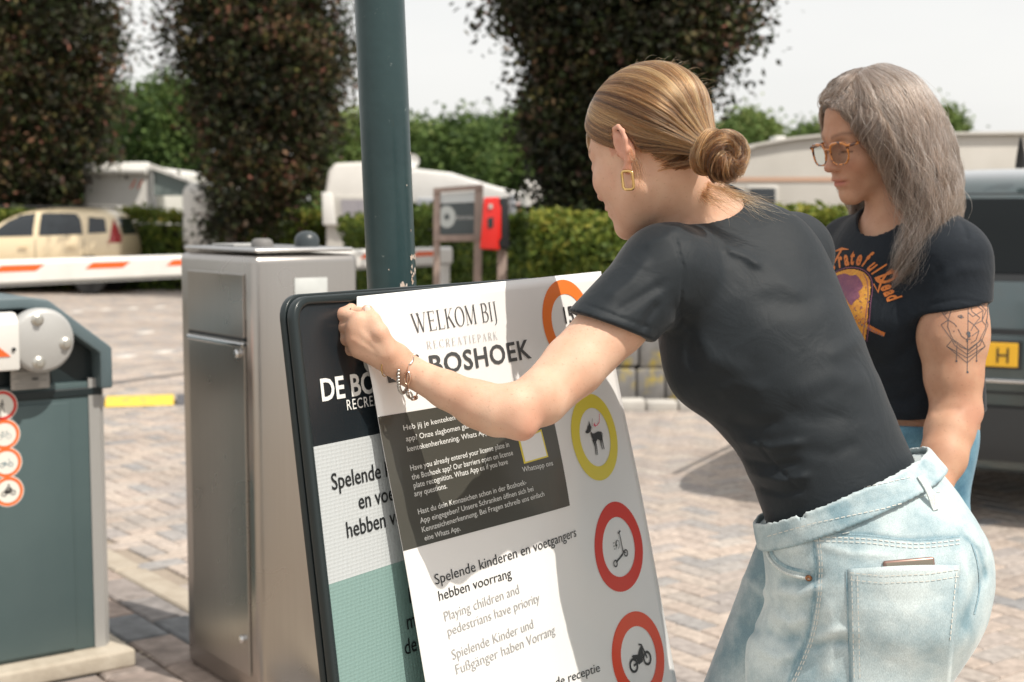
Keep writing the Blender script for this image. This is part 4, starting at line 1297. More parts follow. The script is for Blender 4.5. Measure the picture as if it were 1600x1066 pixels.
def frame_ring(o_, i_, w0, w1, name, m, parent, bevel=0):
    n = len(o_)
    vs = [sfn(p[0], p[1], w0) for p in o_] + [sfn(p[0], p[1], w1) for p in o_] + [sfn(p[0], p[1], w1) for p in i_] + [sfn(p[0], p[1], w0) for p in i_]
    fs = []
    for k in range(n):
        j = (k + 1) % n
        fs += [(k, j, n + j, n + k), (n + k, n + j, 2 * n + j, 2 * n + k), (2 * n + k, 2 * n + j, 3 * n + j, 3 * n + k), (3 * n + k, 3 * n + j, j, k)]
    return MB().add(vs, fs).build(name, m, parent, bevel=bevel, bseg=2, auto=50)
MB().prism(rrect(.008, .008, SW - .008, SH - .008, .018), -.010, -.002, sfn).build("back_plate", M_FRAME, sroot)
frame_ring(rrect(0, 0, SW, SH, .028), rrect(.011, .011, SW - .011, SH - .011, .020), -.0095, .004, "frame", M_FRAME, sroot, .003)
frame_ring(rrect(.001, -.004, SW + .002, SH, .03), rrect(.014, .008, SW - .012, SH - .012, .022), -.022, -.012, "rear_frame", M_FRAME, sroot, .002)
# panels of film
_, v1, _ = sign_uv(482, 700); _, v2, _ = sign_uv(500, 918)
def clipped(y0, y1, r0, r1):
    pts = []
    x0, x1 = .0125, SW - .0125
    full = rrect(x0, .0125, x1, SH - .0125, .019)
    ys = [p for p in full if y0 < p[1] < y1]
    top_ = [(x1, y0)] if y0 > .02 else []
    out = []
    # order: right side going down, bottom, left side going up
    right = sorted([p for p in full if p[0] > SW / 2 and y0 < p[1] < y1], key=lambda p: (p[1], p[0]) if p[1] < .1 else (p[1], -p[0]))
    left = sorted([p for p in full if p[0] < SW / 2 and y0 < p[1] < y1], key=lambda p: (-p[1], p[0]) if p[1] < .1 else (-p[1], -p[0]))
    if y0 > .02: right = [(x1, y0)] + right; left = left + [(x0, y0)]
    if y1 < SH - .03: right = right + [(x1, y1)]; left = [(x0, y1)] + left
    return right + left
for nm, a, b, m in (("header_film", 0, v1, film_mat("header_black_green", (.009, .014, .018), .06, .3, (.12, .15, .16))),
                    ("grey_film", v1, v2, film_mat("reflective_grey_film", (.47, .50, .51), .35, .35)),
                    ("green_film", v2, SH, film_mat("reflective_green_film", (.20, .31, .29), .35, .35, (.45, .5, .45)))):
    poly = clipped(a, b, 0, 0)
    mesh_obj(nm, [sfn(p[0], p[1], .0) for p in poly], [tuple(range(len(poly)))], m, sroot)
M_LWHITE = mat("sign_white_letter", (.74, .75, .73), .4)
M_LBLACK = mat("sign_black_letter", (.012, .014, .015), .4)
def sign_text(s, px, py, cap, m, bold=.012, cond=.92, space=1.0):
    u, v, _ = sign_uv(px, py)
    V, F = text2d(s, cap / .70, cond, bold, space=space)
    return mesh_obj("lettering", [sfn(u + x, v - y, .0010) for x, y in V], F, m, sroot)
sign_text("DE BOSHOEK", 501, 627, .0275, M_LWHITE, .022, .95)
sign_text("RECREATIEPARK", 541, 641.5, .0135, M_LWHITE, .002, .88, 1.12)
sign_text("Spelende kinderen", 518, 766, .0205, M_LBLACK, .008, .92)
sign_text("en voetgangers", 560, 796, .0205, M_LBLACK, .008, .92)
sign_text("hebben voorrang", 541, 841, .0205, M_LBLACK, .008, .92)
sign_text("Bezoekers", 638, 943, .0205, M_LBLACK, .008, .92)
sign_text("melden bij", 635, 984, .0205, M_LBLACK, .008, .92)
sign_text("de receptie", 632, 1024, .0205, M_LBLACK, .008, .92)
u, v, _ = sign_uv(578, 566)
V, F = disc2d(.014, 30)
mesh_obj("round_logo", [sfn(u + x, v + y, .001) for x, y in V], F, M_LWHITE, sroot)
# clamps to the pole
pc = foot + dirp * ((SO.z - .12) / dirp.z)
qv = pc - (SO + SD * .30)
for h in (.12, .62):
    pc = foot + dirp * ((SO.z - h) / dirp.z)
    a_ = sfn(.22, h, -.020); b_ = (pc - SO)
    MB().tube([a_, b_], .012, 8).build("clamp_bar", M_GREYMET, sroot)
    MB().tube([b_ + Vector((math.cos(t) * (pr + .004), math.sin(t) * (pr + .004), 0)) for t in [2 * math.pi * k / 24 for k in range(24)]], .004, 6, closed=True).build("clamp_ring", M_GREYMET, sroot)

# ------------------------------------------------------------------ new poster
PWD = .53
rowsL = [(563, 463), (590, 650), (632, 873), (665, 1066)]
rowsR = [(939, 424), (964, 585), (1001, 765), (1031, 925)]
vL = [0.0, .157, .343, .498]
def depth_pt(px, py, off): return sign_uv(px, py, off)[2]
offL = [.012, .016, .024, .034]
offR = [.030, .030, .035, .045]
LP_ = [depth_pt(*rowsL[i], offL[i]) for i in range(4)]
RP_ = [depth_pt(*rowsR[i], offR[i]) for i in range(4)]
# extend below the frame
ext = [.66, .82]
for e_ in ext:
    k = (e_ - .343) / (.498 - .343)
    LP_.append(LP_[2].lerp(LP_[3], k)); RP_.append(RP_[2].lerp(RP_[3], k)); vL.append(e_)
PH = .82
def cr(p0, p1, p2, p3, t):
    return .5 * ((2 * p1) + (p2 - p0) * t + (2 * p0 - 5 * p1 + 4 * p2 - p3) * t * t + (3 * p1 - p0 - 3 * p2 + p3) * t ** 3)
def edge(L_, v):
    v = max(0, min(PH, v))
    for i in range(len(vL) - 1):
        if v <= vL[i + 1] + 1e-9: break
    t = (v - vL[i]) / (vL[i + 1] - vL[i])
    a = L_[i - 1] if i > 0 else L_[0] * 2 - L_[1]
    d = L_[i + 2] if i + 2 < len(L_) else L_[-1] * 2 - L_[-2]
    return cr(a, L_[i], L_[i + 1], d, t)
def poster_pt(u, v, off=0.0):
    s = u / PWD
    a = edge(LP_, v); b = edge(RP_, v)
    bow = math.sin(math.pi * min(1, max(0, s))) * (.010 + .008 * math.sin(v * 7 + .6))
    bow += .004 * math.sin(s * 7.0 + v * 11) * math.sin(math.pi * min(1, max(0, s)))
    pull = -.012 * math.exp(-((s) ** 2 * 60 + (v - .04) ** 2 * 500))
    return a.lerp(b, s) + SN * (bow + off + pull)
def pproj(p):
    x, y, z = p; z -= CAMZ
    f = y * _cp - z * _sp; up = y * _sp + z * _cp
    return 800 + FPX * x / f, 533 - FPX * up / f
def poster_uv(px, py):
    u, v = PWD / 2, .25
    for _ in range(14):
        q = pproj(poster_pt(u, v)); e = 1e-3
        qa = pproj(poster_pt(u + e, v)); qb = pproj(poster_pt(u, v + e))
        a, b = (qa[0] - q[0]) / e, (qb[0] - q[0]) / e
        c, d = (qa[1] - q[1]) / e, (qb[1] - q[1]) / e
        rx, ry = px - q[0], py - q[1]
        det = a * d - b * c
        u += (rx * d - ry * b) / det; v += (a * ry - c * rx) / det
    return u, v
M_POSTER = mat("white_vinyl_poster", (.85, .84, .825), .32, coat=.25, bump=.12, bscale=14)
proot = bpy.data.objects.new("poster", None)
nu, nv = 40, 56
V = []; F = []
for j in range(nv + 1):
    for i in range(nu + 1):
        V.append(poster_pt(PWD * i / nu, PH * j / nv))
for j in range(nv):
    for i in range(nu):
        q = j * (nu + 1) + i; F.append((q, q + nu + 1, q + nu + 2, q + 1))
poster = mesh_obj("poster", V, F, M_POSTER, None, True)
bm = bmesh.new(); bm.from_mesh(poster.data)
bmesh.ops.recalc_face_normals(bm, faces=bm.faces)
bm.faces.ensure_lookup_table()
if bm.faces[0].normal.dot(SN) < 0: bmesh.ops.reverse_faces(bm, faces=bm.faces)
bm.to_mesh(poster.data); bm.free()
md = poster.modifiers.new("s", 'SOLIDIFY'); md.thickness = .0006; md.offset = -1
bake(poster)
tag(poster, "white welcome poster the bending woman holds over the old sign", "poster")
def pprint_(name, item, m, off=.0006, label=None):
    V, F = item
    o = mesh_obj(name, [poster_pt(x, y, off) for x, y in V], F, m, poster)
    if label: o["label"] = label
    return o
def ptext(s, p0, p1, cap, m, bold=0.0, space=1.0, shear=0., off=.0011):
    u0, v0 = poster_uv(*p0); u1, v1 = poster_uv(*p1)
    V, F = text2d(s, cap / .70, 1.0, bold, space=space, shear=shear)
    xs = [x for x, y in V]; w = max(xs) - min(xs); x0 = min(xs)
    L_ = math.hypot(u1 - u0, v1 - v0); k = L_ / w; c_, s_ = (u1 - u0) / L_, (v1 - v0) / L_
    return pprint_("lettering", ([(u0 + (x - x0) * k * c_ + y * s_, v0 + (x - x0) * k * s_ - y * c_) for x, y in V], F), m, off)
M_INK = mat("grey_ink", (.075, .078, .08), .4)
M_INKL = mat("light_grey_ink", (.38, .38, .38), .4)
M_INKD = mat("dark_ink", (.03, .032, .034), .4)
M_OLIVE = mat("dark_olive_panel", (.062, .060, .050), .34, coat=.2)
# serif capitals drawn stroke by stroke
def arc(cx, cy, rx, ry, a0, a1, n=14):
    return [(cx + rx * math.cos(math.radians(a0 + (a1 - a0) * k / n)), cy + ry * math.sin(math.radians(a0 + (a1 - a0) * k / n))) for k in range(n + 1)]
TK, TN = .085, .032
def sf(x, y, w=.2): return stroke([(x - w / 2, y), (x + w / 2, y)], .025)
def bowl(cx, cy, rx, ry, a0=-90, a1=90):
    p = arc(cx, cy, rx, ry, a0, a1); n = len(p)
    return stroke(p, [TN + (TK - TN) * math.sin(math.pi * k / (n - 1)) for k in range(n)])
def orb(cx, cy, rx, ry, a0=0, a1=360, n=36):
    p = arc(cx, cy, rx, ry, a0, a1, n)
    return stroke(p, [TN + (TK - TN) * abs(math.cos(math.radians(a0 + (a1 - a0) * k / n))) for k in range(n + 1)])
GL = {
 'W': (1.02, lambda: merge(stroke([(.05, 1), (.3, 0)], TK), stroke([(.3, 0), (.52, .95)], TN), stroke([(.42, 1), (.68, 0)], TK), stroke([(.68, 0), (.93, 1)], TN), sf(.05, .99), sf(.42, .99), sf(.93, .99))),
 'E': (.62, lambda: merge(stroke([(.14, 0), (.14, 1)], TK), stroke([(.02, .985), (.52, .985)], TN), stroke([(.02, .015), (.55, .015)], TN), stroke([(.14, .52), (.42, .52)], TN), stroke([(.52, .99), (.52, .84)], TN), stroke([(.55, 0), (.56, .18)], TN), stroke([(.42, .6), (.42, .44)], TN))),
 'L': (.58, lambda: merge(stroke([(.14, 0), (.14, 1)], TK), sf(.14, .99, .24), stroke([(.02, .015), (.52, .015)], TN), stroke([(.52, 0), (.54, .2)], TN))),
 'K': (.74, lambda: merge(stroke([(.14, 0), (.14, 1)], TK), sf(.14, .99, .24), sf(.14, .01, .24), stroke([(.16, .42), (.56, .98)], TN), stroke([(.3, .60), (.66, .01)], TK), sf(.58, .99, .22), sf(.66, .01, .2))),
 'O': (.84, lambda: orb(.41, .5, .35, .5)),
 'M': (.96, lambda: merge(stroke([(.12, 0), (.12, 1)], TN), stroke([(.12, 1), (.46, .02)], TK), stroke([(.46, .02), (.8, 1)], TN), stroke([(.82, 0), (.82, 1)], TK), sf(.1, .99, .2), sf(.12, .01, .2), sf(.84, .99, .2), sf(.82, .01, .24))),
 'B': (.68, lambda: merge(stroke([(.14, 0), (.14, 1)], TK), stroke([(.02, .985), (.32, .985)], TN), stroke([(.02, .015), (.34, .015)], TN), stroke([(.14, .53), (.32, .53)], TN), bowl(.3, .76, .24, .235), bowl(.32, .27, .29, .265))),
 'I': (.34, lambda: merge(stroke([(.16, 0), (.16, 1)], TK), sf(.16, .99, .24), sf(.16, .01, .24))),
 'J': (.40, lambda: merge(stroke([(.22, 1), (.22, 0), (.16, -.16), (.02, -.22)], [TK, TK, .06, .05]), sf(.22, .99, .24))),
 'R': (.70, lambda: merge(stroke([(.14, 0), (.14, 1)], TK), stroke([(.02, .985), (.32, .985)], TN), sf(.14, .01, .24), stroke([(.14, .5), (.32, .5)], TN), bowl(.3, .745, .25, .245), stroke([(.34, .5), (.62, .01)], TK), sf(.63, .01, .14))),
 'C': (.74, lambda: merge(orb(.42, .5, .36, .5, 45, 315, 28), stroke([(.66, .99), (.67, .76)], TN))),
 'A': (.76, lambda: merge(stroke([(.08, 0), (.36, 1)], TN), stroke([(.36, 1), (.64, 0)], TK), stroke([(.2, .36), (.52, .36)], TN), sf(.08, .01, .2), sf(.64, .01, .22))),
 'T': (.70, lambda: merge(stroke([(.34, 0), (.34, 1)], TK), stroke([(.03, .985), (.65, .985)], TN), stroke([(.03, .99), (.03, .8)], TN), stroke([(.65, .99), (.65, .8)], TN), sf(.34, .01, .26))),
 'P': (.64, lambda: merge(stroke([(.14, 0), (.14, 1)], TK), stroke([(.02, .985), (.32, .985)], TN), sf(.14, .01, .24), stroke([(.14, .46), (.32, .46)], TN), bowl(.3, .72, .26, .265))),
}
def serif_line(s, space=.06):
    x = 0; items = []
    for ch in s:
        if ch == ' ': x += .36 + space; continue
        w, f = GL[ch]; items.append(shift(f(), x, 0)); x += w + space
    return merge(*items), x
def pserif(s, p0, p1, cap, m, space=.06):
    (V, F), w = serif_line(s, space)
    u0, v0 = poster_uv(*p0); u1, v1 = poster_uv(*p1)
    L_ = math.hypot(u1 - u0, v1 - v0); k = L_ / w; c_, s_ = (u1 - u0) / L_, (v1 - v0) / L_
    pprint_("lettering", ([(u0 + x * k * c_ + y * cap * s_, v0 + x * k * s_ - y * cap * c_) for x, y in V], F), m, .0011)
pserif("WELKOM BIJ", (646, 521), (779, 500), .0270, M_INK)
pserif("RECREATIEPARK", (667, 546), (779, 530), .0110, M_INKL, .30)
ptext("DE BOSHOEK", (606, 598), (830, 559), .0265, M_INK, .018, 1.08)
# dark panel as a fine grid so it follows the sheet
ub, vb = poster_uv(890, 790); ua, va = poster_uv(588, 652)
g = []; gf = []
for j in range(13):
    for i in range(17):
        g.append(((-.0002 if i == 0 else 0) + ub * i / 16, va + (vb - va) * j / 12))
for j in range(12):
    for i in range(16):
        q = j * 17 + i; gf.append((q, q + 17, q + 18, q + 1))
pprint_("dark_panel", (g, gf), M_OLIVE, .0006)
CP = .0072
for s, a, b in [("Heb jij je kenteken al doorgegeven in de", (630, 673), (792, 638)), ("app? Onze slagbomen gaan open met", (634, 690), (772, 660)), ("kentekenherkenning. Whats App ons", (636, 706), (776, 675)),
                ("Have you already entered your license plate in", (641, 736), (795, 698)), ("the Boshoek app? Our barriers open on license", (643, 750), (801, 711)),
                ("plate recognition. Whats App us if you have", (646, 763), (793, 725)), ("any questions.", (647, 776), (698, 763)),
                ("Hast du dein Kennzeichen schon in der Boshoek-", (653, 804), (822, 757)), ("App eingegeben? Unsere Schranken öffnen sich bei", (656, 818), (833, 767)),
                ("Kennzeichenerkennung. Bei Fragen schreib uns einfach", (659, 832), (850, 775)), ("eine Whats App.", (663, 845), (719, 829))]:
    ptext(s, a, b, CP, M_LWHITE, .004)
ptext("Whatsapp ons", (816, 738), (863.5, 727), CP, M_LWHITE, .004)
ptext("Spelende kinderen en voetgangers", (680, 914), (900, 838), .0132, M_INKD, -.001)
ptext("hebben voorrang", (686, 939), (799, 902), .0132, M_INKD, -.001)
for s, a, b in [("Playing children and", (695, 971), (811, 927)), ("pedestrians have priority", (700, 994), (843, 940)), ("Spielende Kinder und", (707, 1031), (833, 981)), ("Fußgänger haben Vorrang", (713, 1054), (867, 990))]:
    ptext(s, a, b, .0130, M_INKL, -.003)
ptext("de receptie", (868, 1073), (937, 1049), .0125, M_INKD, -.001)
# blank yellow bordered square beside the chat text
M_PY = mat("print_yellow", (.80, .66, .06), .35, coat=.2)
M_PO = mat("print_orange", (.86, .20, .03), .35, coat=.2)
M_PR = mat("print_red", (.70, .035, .015), .35, coat=.2)
M_PRO = mat("print_red_orange", (.80, .07, .02), .35, coat=.2)
q = [poster_uv(*p) for p in ((809, 688), (845, 671), (856, 714), (818, 725))]
pprint_("yellow_border", (q, [(0, 3, 2, 1)]), M_PY, .0010)
cx_, cy_ = sum(p[0] for p in q) / 4, sum(p[1] for p in q) / 4
pprint_("blank_square", ([(cx_ + (p[0] - cx_) * .88, cy_ + (p[1] - cy_) * .88) for p in q], [(0, 3, 2, 1)]), M_POSTER, .0014)
def flip(item): return [(x, -y) for x, y in item[0]], item[1]
def sgn(px, py, col, pict, lab, r=.0655, extra=()):
    u, v = poster_uv(px, py)
    V, F = shift(ring2d(r * .67, r, 64), u, v)
    o = pprint_("prohibition_ring", (V, F), col, .0007, lab)
    for it, m in ((pict, M_INKD),) + tuple(extra):
        pprint_("pictogram", shift(flip(it), u, v, r * .5), m, .0012)
    return u, v
u_, v_ = poster_uv(889, 505)
sgn(889, 505, M_PO, text2d("15", 1.1, .9, .01, align='CENTER')[0:2], "orange ring round the number, top right")
dog = merge(fill([(-.82, .34), (-.80, .28), (-.62, .24), (-.36, .30), (-.24, .48), (-.30, .66), (-.34, .80), (-.42, .62), (-.54, .56), (-.64, .42)]),
            fill([(-.33, .30), (-.25, .20), (-.1, .18), (.3, .22), (.55, .17), (.60, .02), (.58, -.18), (.42, -.22), (.1, -.12), (-.05, -.22), (-.22, -.16), (-.34, .02), (-.40, .22)]),
            stroke([(-.28, -.08), (-.20, -.40), (-.26, -.78)], [.12, .07, .05]), stroke([(-.12, -.12), (-.08, -.42), (-.12, -.80)], [.12, .07, .05]),
            stroke([(.42, -.12), (.36, -.38), (.40, -.62)], [.14, .07, .05]), stroke([(.54, -.10), (.54, -.36), (.56, -.64)], [.12, .07, .05]),
            stroke([(.56, .16), (.66, .06), (.64, -.10)], [.05, .05, .03]))
M_PINK = mat("print_pink", (.75, .05, .14), .35)
sgn(930, 683, M_PY, dog, "yellow ring round a dog on a leash", extra=((stroke([(-.24, .36), (.0, .86)], .025), M_INK), (merge(stroke([(.05, .52), (.3, .50), (.58, .62), (.72, 1.0)], .035), fill([(.0, .54), (.16, .66), (.13, .54), (.18, .42)])), M_PINK)))
scoot = merge(shift(ring2d(.11, .17, 20), -.46, -.66), shift(ring2d(.11, .17, 20), .5, -.36), stroke([(-.40, -.62), (.22, -.38)], .09), stroke([(.22, -.38), (.30, -.28), (.22, .60)], [.08, .06, .05]), stroke([(.30, -.25), (.5, -.36)], .06),
              stroke([(.10, .60), (.34, .68)], .06), stroke([(.22, .60), (.24, .72)], .04), fill([(-.16, .32), (-.26, .08), (-.17, .09), (-.24, -.1), (-.08, .14), (-.16, .14), (-.08, .32)]),
              stroke([(-.44, .26), (-.30, .26)], .03), stroke([(-.44, .12), (-.32, .12)], .03), stroke([(-.40, -.02), (-.30, -.02)], .03), stroke([(-.1, .34), (.06, .28), (.08, .06), (-.04, -.06)], .03))
sgn(966, 855, M_PR, scoot, "red ring round an electric scooter")
sgn(998, 1026, M_PRO, shift(motorbike(), 0, 0, 1.25), "red orange ring round a motorcycle, lowest")
# ------------------------------------------------------------------ implicit surfaces -> meshes
def A3(v): return np.array([v[0], v[1], v[2]], dtype=np.float32)
def smin(a, b, k):
    h = np.clip(.5 + .5 * (b - a) / k, 0, 1)
    return b * (1 - h) + a * h - k * h * (1 - h)
def smax(a, b, k): return -smin(-a, -b, k)
def cone(p, a, b, ra, rb):
    a, b = A3(a), A3(b); ab = b - a
    t = np.clip(((p - a) @ ab) / (ab @ ab), 0, 1)
    return np.linalg.norm(p - a - t[:, None] * ab, axis=1) - (ra + (rb - ra) * t)
def ball(p, c, r): return np.linalg.norm(p - A3(c), axis=1) - r
def ell(p, c, r, M=None):
    q = p - A3(c)
    if M is not None: q = q @ M        # columns of M are the axes
    r = np.array(r, dtype=np.float32)
    k0 = np.linalg.norm(q / r, axis=1); k1 = np.linalg.norm(q / (r * r), axis=1)
    return k0 * (k0 - 1) / np.maximum(k1, 1e-6)
def axes(side, along):
    w = A3(along); w /= np.linalg.norm(w)
    s = A3(side); s = s - (s @ w) * w; s /= np.linalg.norm(s)
    return s, np.cross(w, s), w
def econe(p, a, b, side, ra, rb):
    """elliptic cone; ra, rb = (half width along side, half width across)"""
    a, b = A3(a), A3(b); ab = b - a; L_ = np.linalg.norm(ab)
    s, o, w = axes(side, ab)
    q = p - a
    tt = (q @ w) / L_; t = np.clip(tt, 0, 1)
    r1 = ra[0] + (rb[0] - ra[0]) * t; r2 = ra[1] + (rb[1] - ra[1]) * t
    ex = (tt - t) * L_
    q1, q2 = q @ s, q @ o
    m = np.minimum(r1, r2)
    k0 = np.sqrt((q1 / r1) ** 2 + (q2 / r2) ** 2 + (ex / m) ** 2)
    k1 = np.sqrt((q1 / r1 ** 2) ** 2 + (q2 / r2 ** 2) ** 2 + (ex / m ** 2) ** 2)
    return k0 * (k0 - 1) / np.maximum(k1, 1e-6)
def loft(p, secs, side, k=.03, sub=2):
    """secs [(Vector, a, b)] smooth tube through elliptic sections"""
    S = []
    n = len(secs)
    for i in range(n - 1):
        g = [secs[max(i - 1, 0)], secs[i], secs[i + 1], secs[min(i + 2, n - 1)]]
        for j in range(sub):
            t = j / sub
            S.append((cr(g[0][0], g[1][0], g[2][0], g[3][0], t), cr(g[0][1], g[1][1], g[2][1], g[3][1], t), cr(g[0][2], g[1][2], g[2][2], g[3][2], t)))
    S.append(secs[-1])
    d = None
    for i in range(len(S) - 1):
        e = econe(p, S[i][0], S[i + 1][0], side, (S[i][1], S[i][2]), (S[i + 1][1], S[i + 1][2]))
        d = e if d is None else smin(d, e, k * .35)
    return d
def px_of(p):
    x, y, z = p[:, 0], p[:, 1], p[:, 2] - CAMZ
    f = y * _cp - z * _sp; up = y * _sp + z * _cp
    return 800 + FPX * x / f, 533 - FPX * up / f
def crease(p, lines):
    """soft ridges (+) and valleys (-) along polylines given where they show; lines [(pts, amp, width px)]"""
    X, Y_ = px_of(p)
    out = np.zeros(len(p), dtype=np.float32)
    for pts, amp, w in lines:
        best = None
        n = len(pts)
        tot = 0
        for i in range(n - 1):
            ax, ay = pts[i]; bx, by = pts[i + 1]
            dx, dy = bx - ax, by - ay; L2 = dx * dx + dy * dy
            t = np.clip(((X - ax) * dx + (Y_ - ay) * dy) / L2, 0, 1)
            d = np.hypot(X - ax - t * dx, Y_ - ay - t * dy)
            g = (i + t) / (n - 1)
            e = np.exp(-(d / w) ** 2) * np.clip(np.minimum(g, 1 - g) * 5 + .15, 0, 1)
            best = e if best is None else np.maximum(best, e)
        out += amp * best
    return out

def sdf_mesh(name, f, lo, hi, h, m, parent=None, project=1, attrs=None, keep=None):
    lo = np.array(lo, dtype=np.float32); hi = np.array(hi, dtype=np.float32)
    B = 8
    nb = np.ceil((hi - lo) / (h * B)).astype(int)
    N = nb * B
    D = np.empty(tuple(N), dtype=np.float32)
    g = np.stack(np.meshgrid(*[np.arange(k) for k in nb], indexing='ij'), -1).reshape(-1, 3)
    cen = lo + (g * B + B / 2 - .5) * h
    dc = np.concatenate([f(cen[i:i + 200000].astype(np.float32)) for i in range(0, len(cen), 200000)])
    D6 = D.reshape(nb[0], B, nb[1], B, nb[2], B)
    D6[:] = np.where(dc > 0, 1., -1.).reshape(nb[0], 1, nb[1], 1, nb[2], 1)
    act = g[np.abs(dc) < h * B * 1.35]
    off = np.stack(np.meshgrid(*[np.arange(B)] * 3, indexing='ij'), -1).reshape(-1, 3)
    CH = 400
    for i in range(0, len(act), CH):
        a = act[i:i + CH]
        pts = (lo + (a[:, None] * B + off[None]) * h).astype(np.float32).reshape(-1, 3)
        v = f(pts).reshape(-1, B, B, B)
        D6[a[:, 0], :, a[:, 1], :, a[:, 2], :] = v
    S = D < 0
    c = [(i, j, k) for i in (0, 1) for j in (0, 1) for k in (0, 1)]
    sl = lambda o, n: slice(o, n - 1 + o)
    cnt = np.zeros(tuple(N - 1), dtype=np.int8)
    for (i, j, k) in c: cnt += S[sl(i, N[0]), sl(j, N[1]), sl(k, N[2])]
    cells = np.argwhere((cnt > 0) & (cnt < 8))
    val = np.stack([D[cells[:, 0] + i, cells[:, 1] + j, cells[:, 2] + k] for (i, j, k) in c], 1)
    ca = np.array(c, dtype=np.float32)
    acc = np.zeros((len(cells), 3), dtype=np.float32); num = np.zeros(len(cells), dtype=np.float32)
    for a in range(8):
        for b in range(a + 1, 8):
            if np.abs(ca[a] - ca[b]).sum() != 1: continue
            va, vb = val[:, a], val[:, b]
            mk = (va < 0) != (vb < 0)
            t = np.where(mk, va / np.where(mk, va - vb, 1), 0)
            acc += mk[:, None] * (ca[a] + t[:, None] * (ca[b] - ca[a])); num += mk
    V = lo + (cells + acc / num[:, None]) * h
    idx = -np.ones(tuple(N - 1), dtype=np.int32); idx[cells[:, 0], cells[:, 1], cells[:, 2]] = np.arange(len(cells))
    Fs = []
    for ax in range(3):
        o = [0, 0, 0]; o[ax] = 1
        s0 = S[:N[0] - o[0] - (0), :N[1] - o[1], :N[2] - o[2]]; s1 = S[o[0]:, o[1]:, o[2]:]
        e = np.argwhere(s0 != s1)
        b_, c_ = [(1, 2), (2, 0), (0, 1)][ax]
        ok = (e[:, b_] > 0) & (e[:, c_] > 0) & (e[:, b_] < N[b_] - 1) & (e[:, c_] < N[c_] - 1)
        e = e[ok]; flip_ = s0[e[:, 0], e[:, 1], e[:, 2]]
        q = []
        for db, dc_ in ((1, 1), (0, 1), (0, 0), (1, 0)):
            t = e.copy(); t[:, b_] -= db; t[:, c_] -= dc_
            q.append(idx[t[:, 0], t[:, 1], t[:, 2]])
        q = np.stack(q, 1)
        q[~flip_] = q[~flip_][:, ::-1]
        q = q[(q >= 0).all(1)]
        Fs.append(q)
    F = np.concatenate(Fs)
    V = V.astype(np.float32)
    for _ in range(project):
        d = f(V); e = h * .4
        gr = np.stack([f(V + np.array(o, dtype=np.float32) * e) - f(V - np.array(o, dtype=np.float32) * e) for o in ((1, 0, 0), (0, 1, 0), (0, 0, 1))], 1)
        gl = np.linalg.norm(gr, axis=1, keepdims=True)
        gr2 = gr / np.maximum(gl, 1e-9); slope = np.maximum(gl[:, 0] / (2 * e), .4)
        V = V - gr2 * np.clip(d / slope, -h * .6, h * .6)[:, None]
    at = attrs(V) if attrs else None
    if parent is not None: V = V - A3(parent.location)
    o = np_mesh(name, V, F, m, parent, True, at)
    return o

# ---- skin
def skin_mat(name, col, col2, red):
    m, nt, b = node_mat(name)
    N, L = nt.nodes, nt.links
    g = N.new("ShaderNodeNewGeometry")
    n = N.new("ShaderNodeTexNoise"); n.inputs["Scale"].default_value = 22; n.inputs["Detail"].default_value = 5
    L.new(g.outputs["Position"], n.inputs["Vector"])
    r = N.new("ShaderNodeMapRange"); r.inputs["From Min"].default_value = .35; r.inputs["From Max"].default_value = .65
    L.new(n.outputs["Fac"], r.inputs["Value"])
    mx = N.new("ShaderNodeMix"); mx.data_type = 'RGBA'
    mx.inputs["A"].default_value = c4(col); mx.inputs["B"].default_value = c4(col2); L.new(r.outputs[0], mx.inputs["Factor"])
    at = N.new("ShaderNodeAttribute"); at.attribute_name = "tint"
    sp = N.new("ShaderNodeSeparateColor"); L.new(at.outputs["Color"], sp.inputs[0])
    m2 = N.new("ShaderNodeMix"); m2.data_type = 'RGBA'; m2.inputs["B"].default_value = c4(red)
    L.new(sp.outputs[0], m2.inputs["Factor"]); L.new(mx.outputs["Result"], m2.inputs["A"])
    m3 = N.new("ShaderNodeMix"); m3.data_type = 'RGBA'; m3.inputs["B"].default_value = (.10, .055, .035, 1)
    L.new(sp.outputs[1], m3.inputs["Factor"]); L.new(m2.outputs["Result"], m3.inputs["A"])
    # freckles and pores
    v = N.new("ShaderNodeTexNoise"); v.inputs["Scale"].default_value = 260; v.inputs["Detail"].default_value = 3
    L.new(g.outputs["Position"], v.inputs["Vector"])
    r3 = N.new("ShaderNodeMapRange"); r3.inputs["From Min"].default_value = .62; r3.inputs["From Max"].default_value = .78; r3.inputs["To Max"].default_value = .5
    L.new(v.outputs["Fac"], r3.inputs["Value"])
    m4 = N.new("ShaderNodeMix"); m4.data_type = 'RGBA'; m4.inputs["B"].default_value = c4([c * .55 for c in col2])
    L.new(r3.outputs[0], m4.inputs["Factor"]); L.new(m3.outputs["Result"], m4.inputs["A"])
    L.new(m4.outputs["Result"], b.inputs["Base Color"])
    b.inputs["Roughness"].default_value = .55
    b.inputs["Specular IOR Level"].default_value = .30
    b.inputs["Subsurface Weight"].default_value = .14
    b.inputs["Subsurface Radius"].default_value = (1.0, .35, .18)
    b.inputs["Subsurface Scale"].default_value = .006
    bp = N.new("ShaderNodeBump"); bp.inputs["Strength"].default_value = .4; bp.inputs["Distance"].default_value = .0006
    n3 = N.new("ShaderNodeTexNoise"); n3.inputs["Scale"].default_value = 600; n3.inputs["Detail"].default_value = 3
    L.new(g.outputs["Position"], n3.inputs["Vector"])
    L.new(n3.outputs["Fac"], bp.inputs["Height"]); L.new(bp.outputs[0], b.inputs["Normal"])
    return m
M_SKIN1 = skin_mat("fair_warm_skin", (.67, .44, .32), (.59, .345, .24), (.58, .22, .16))
M_SKIN2 = skin_mat("lightly_tanned_skin", (.56, .33, .22), (.47, .25, .16), (.46, .16, .12))

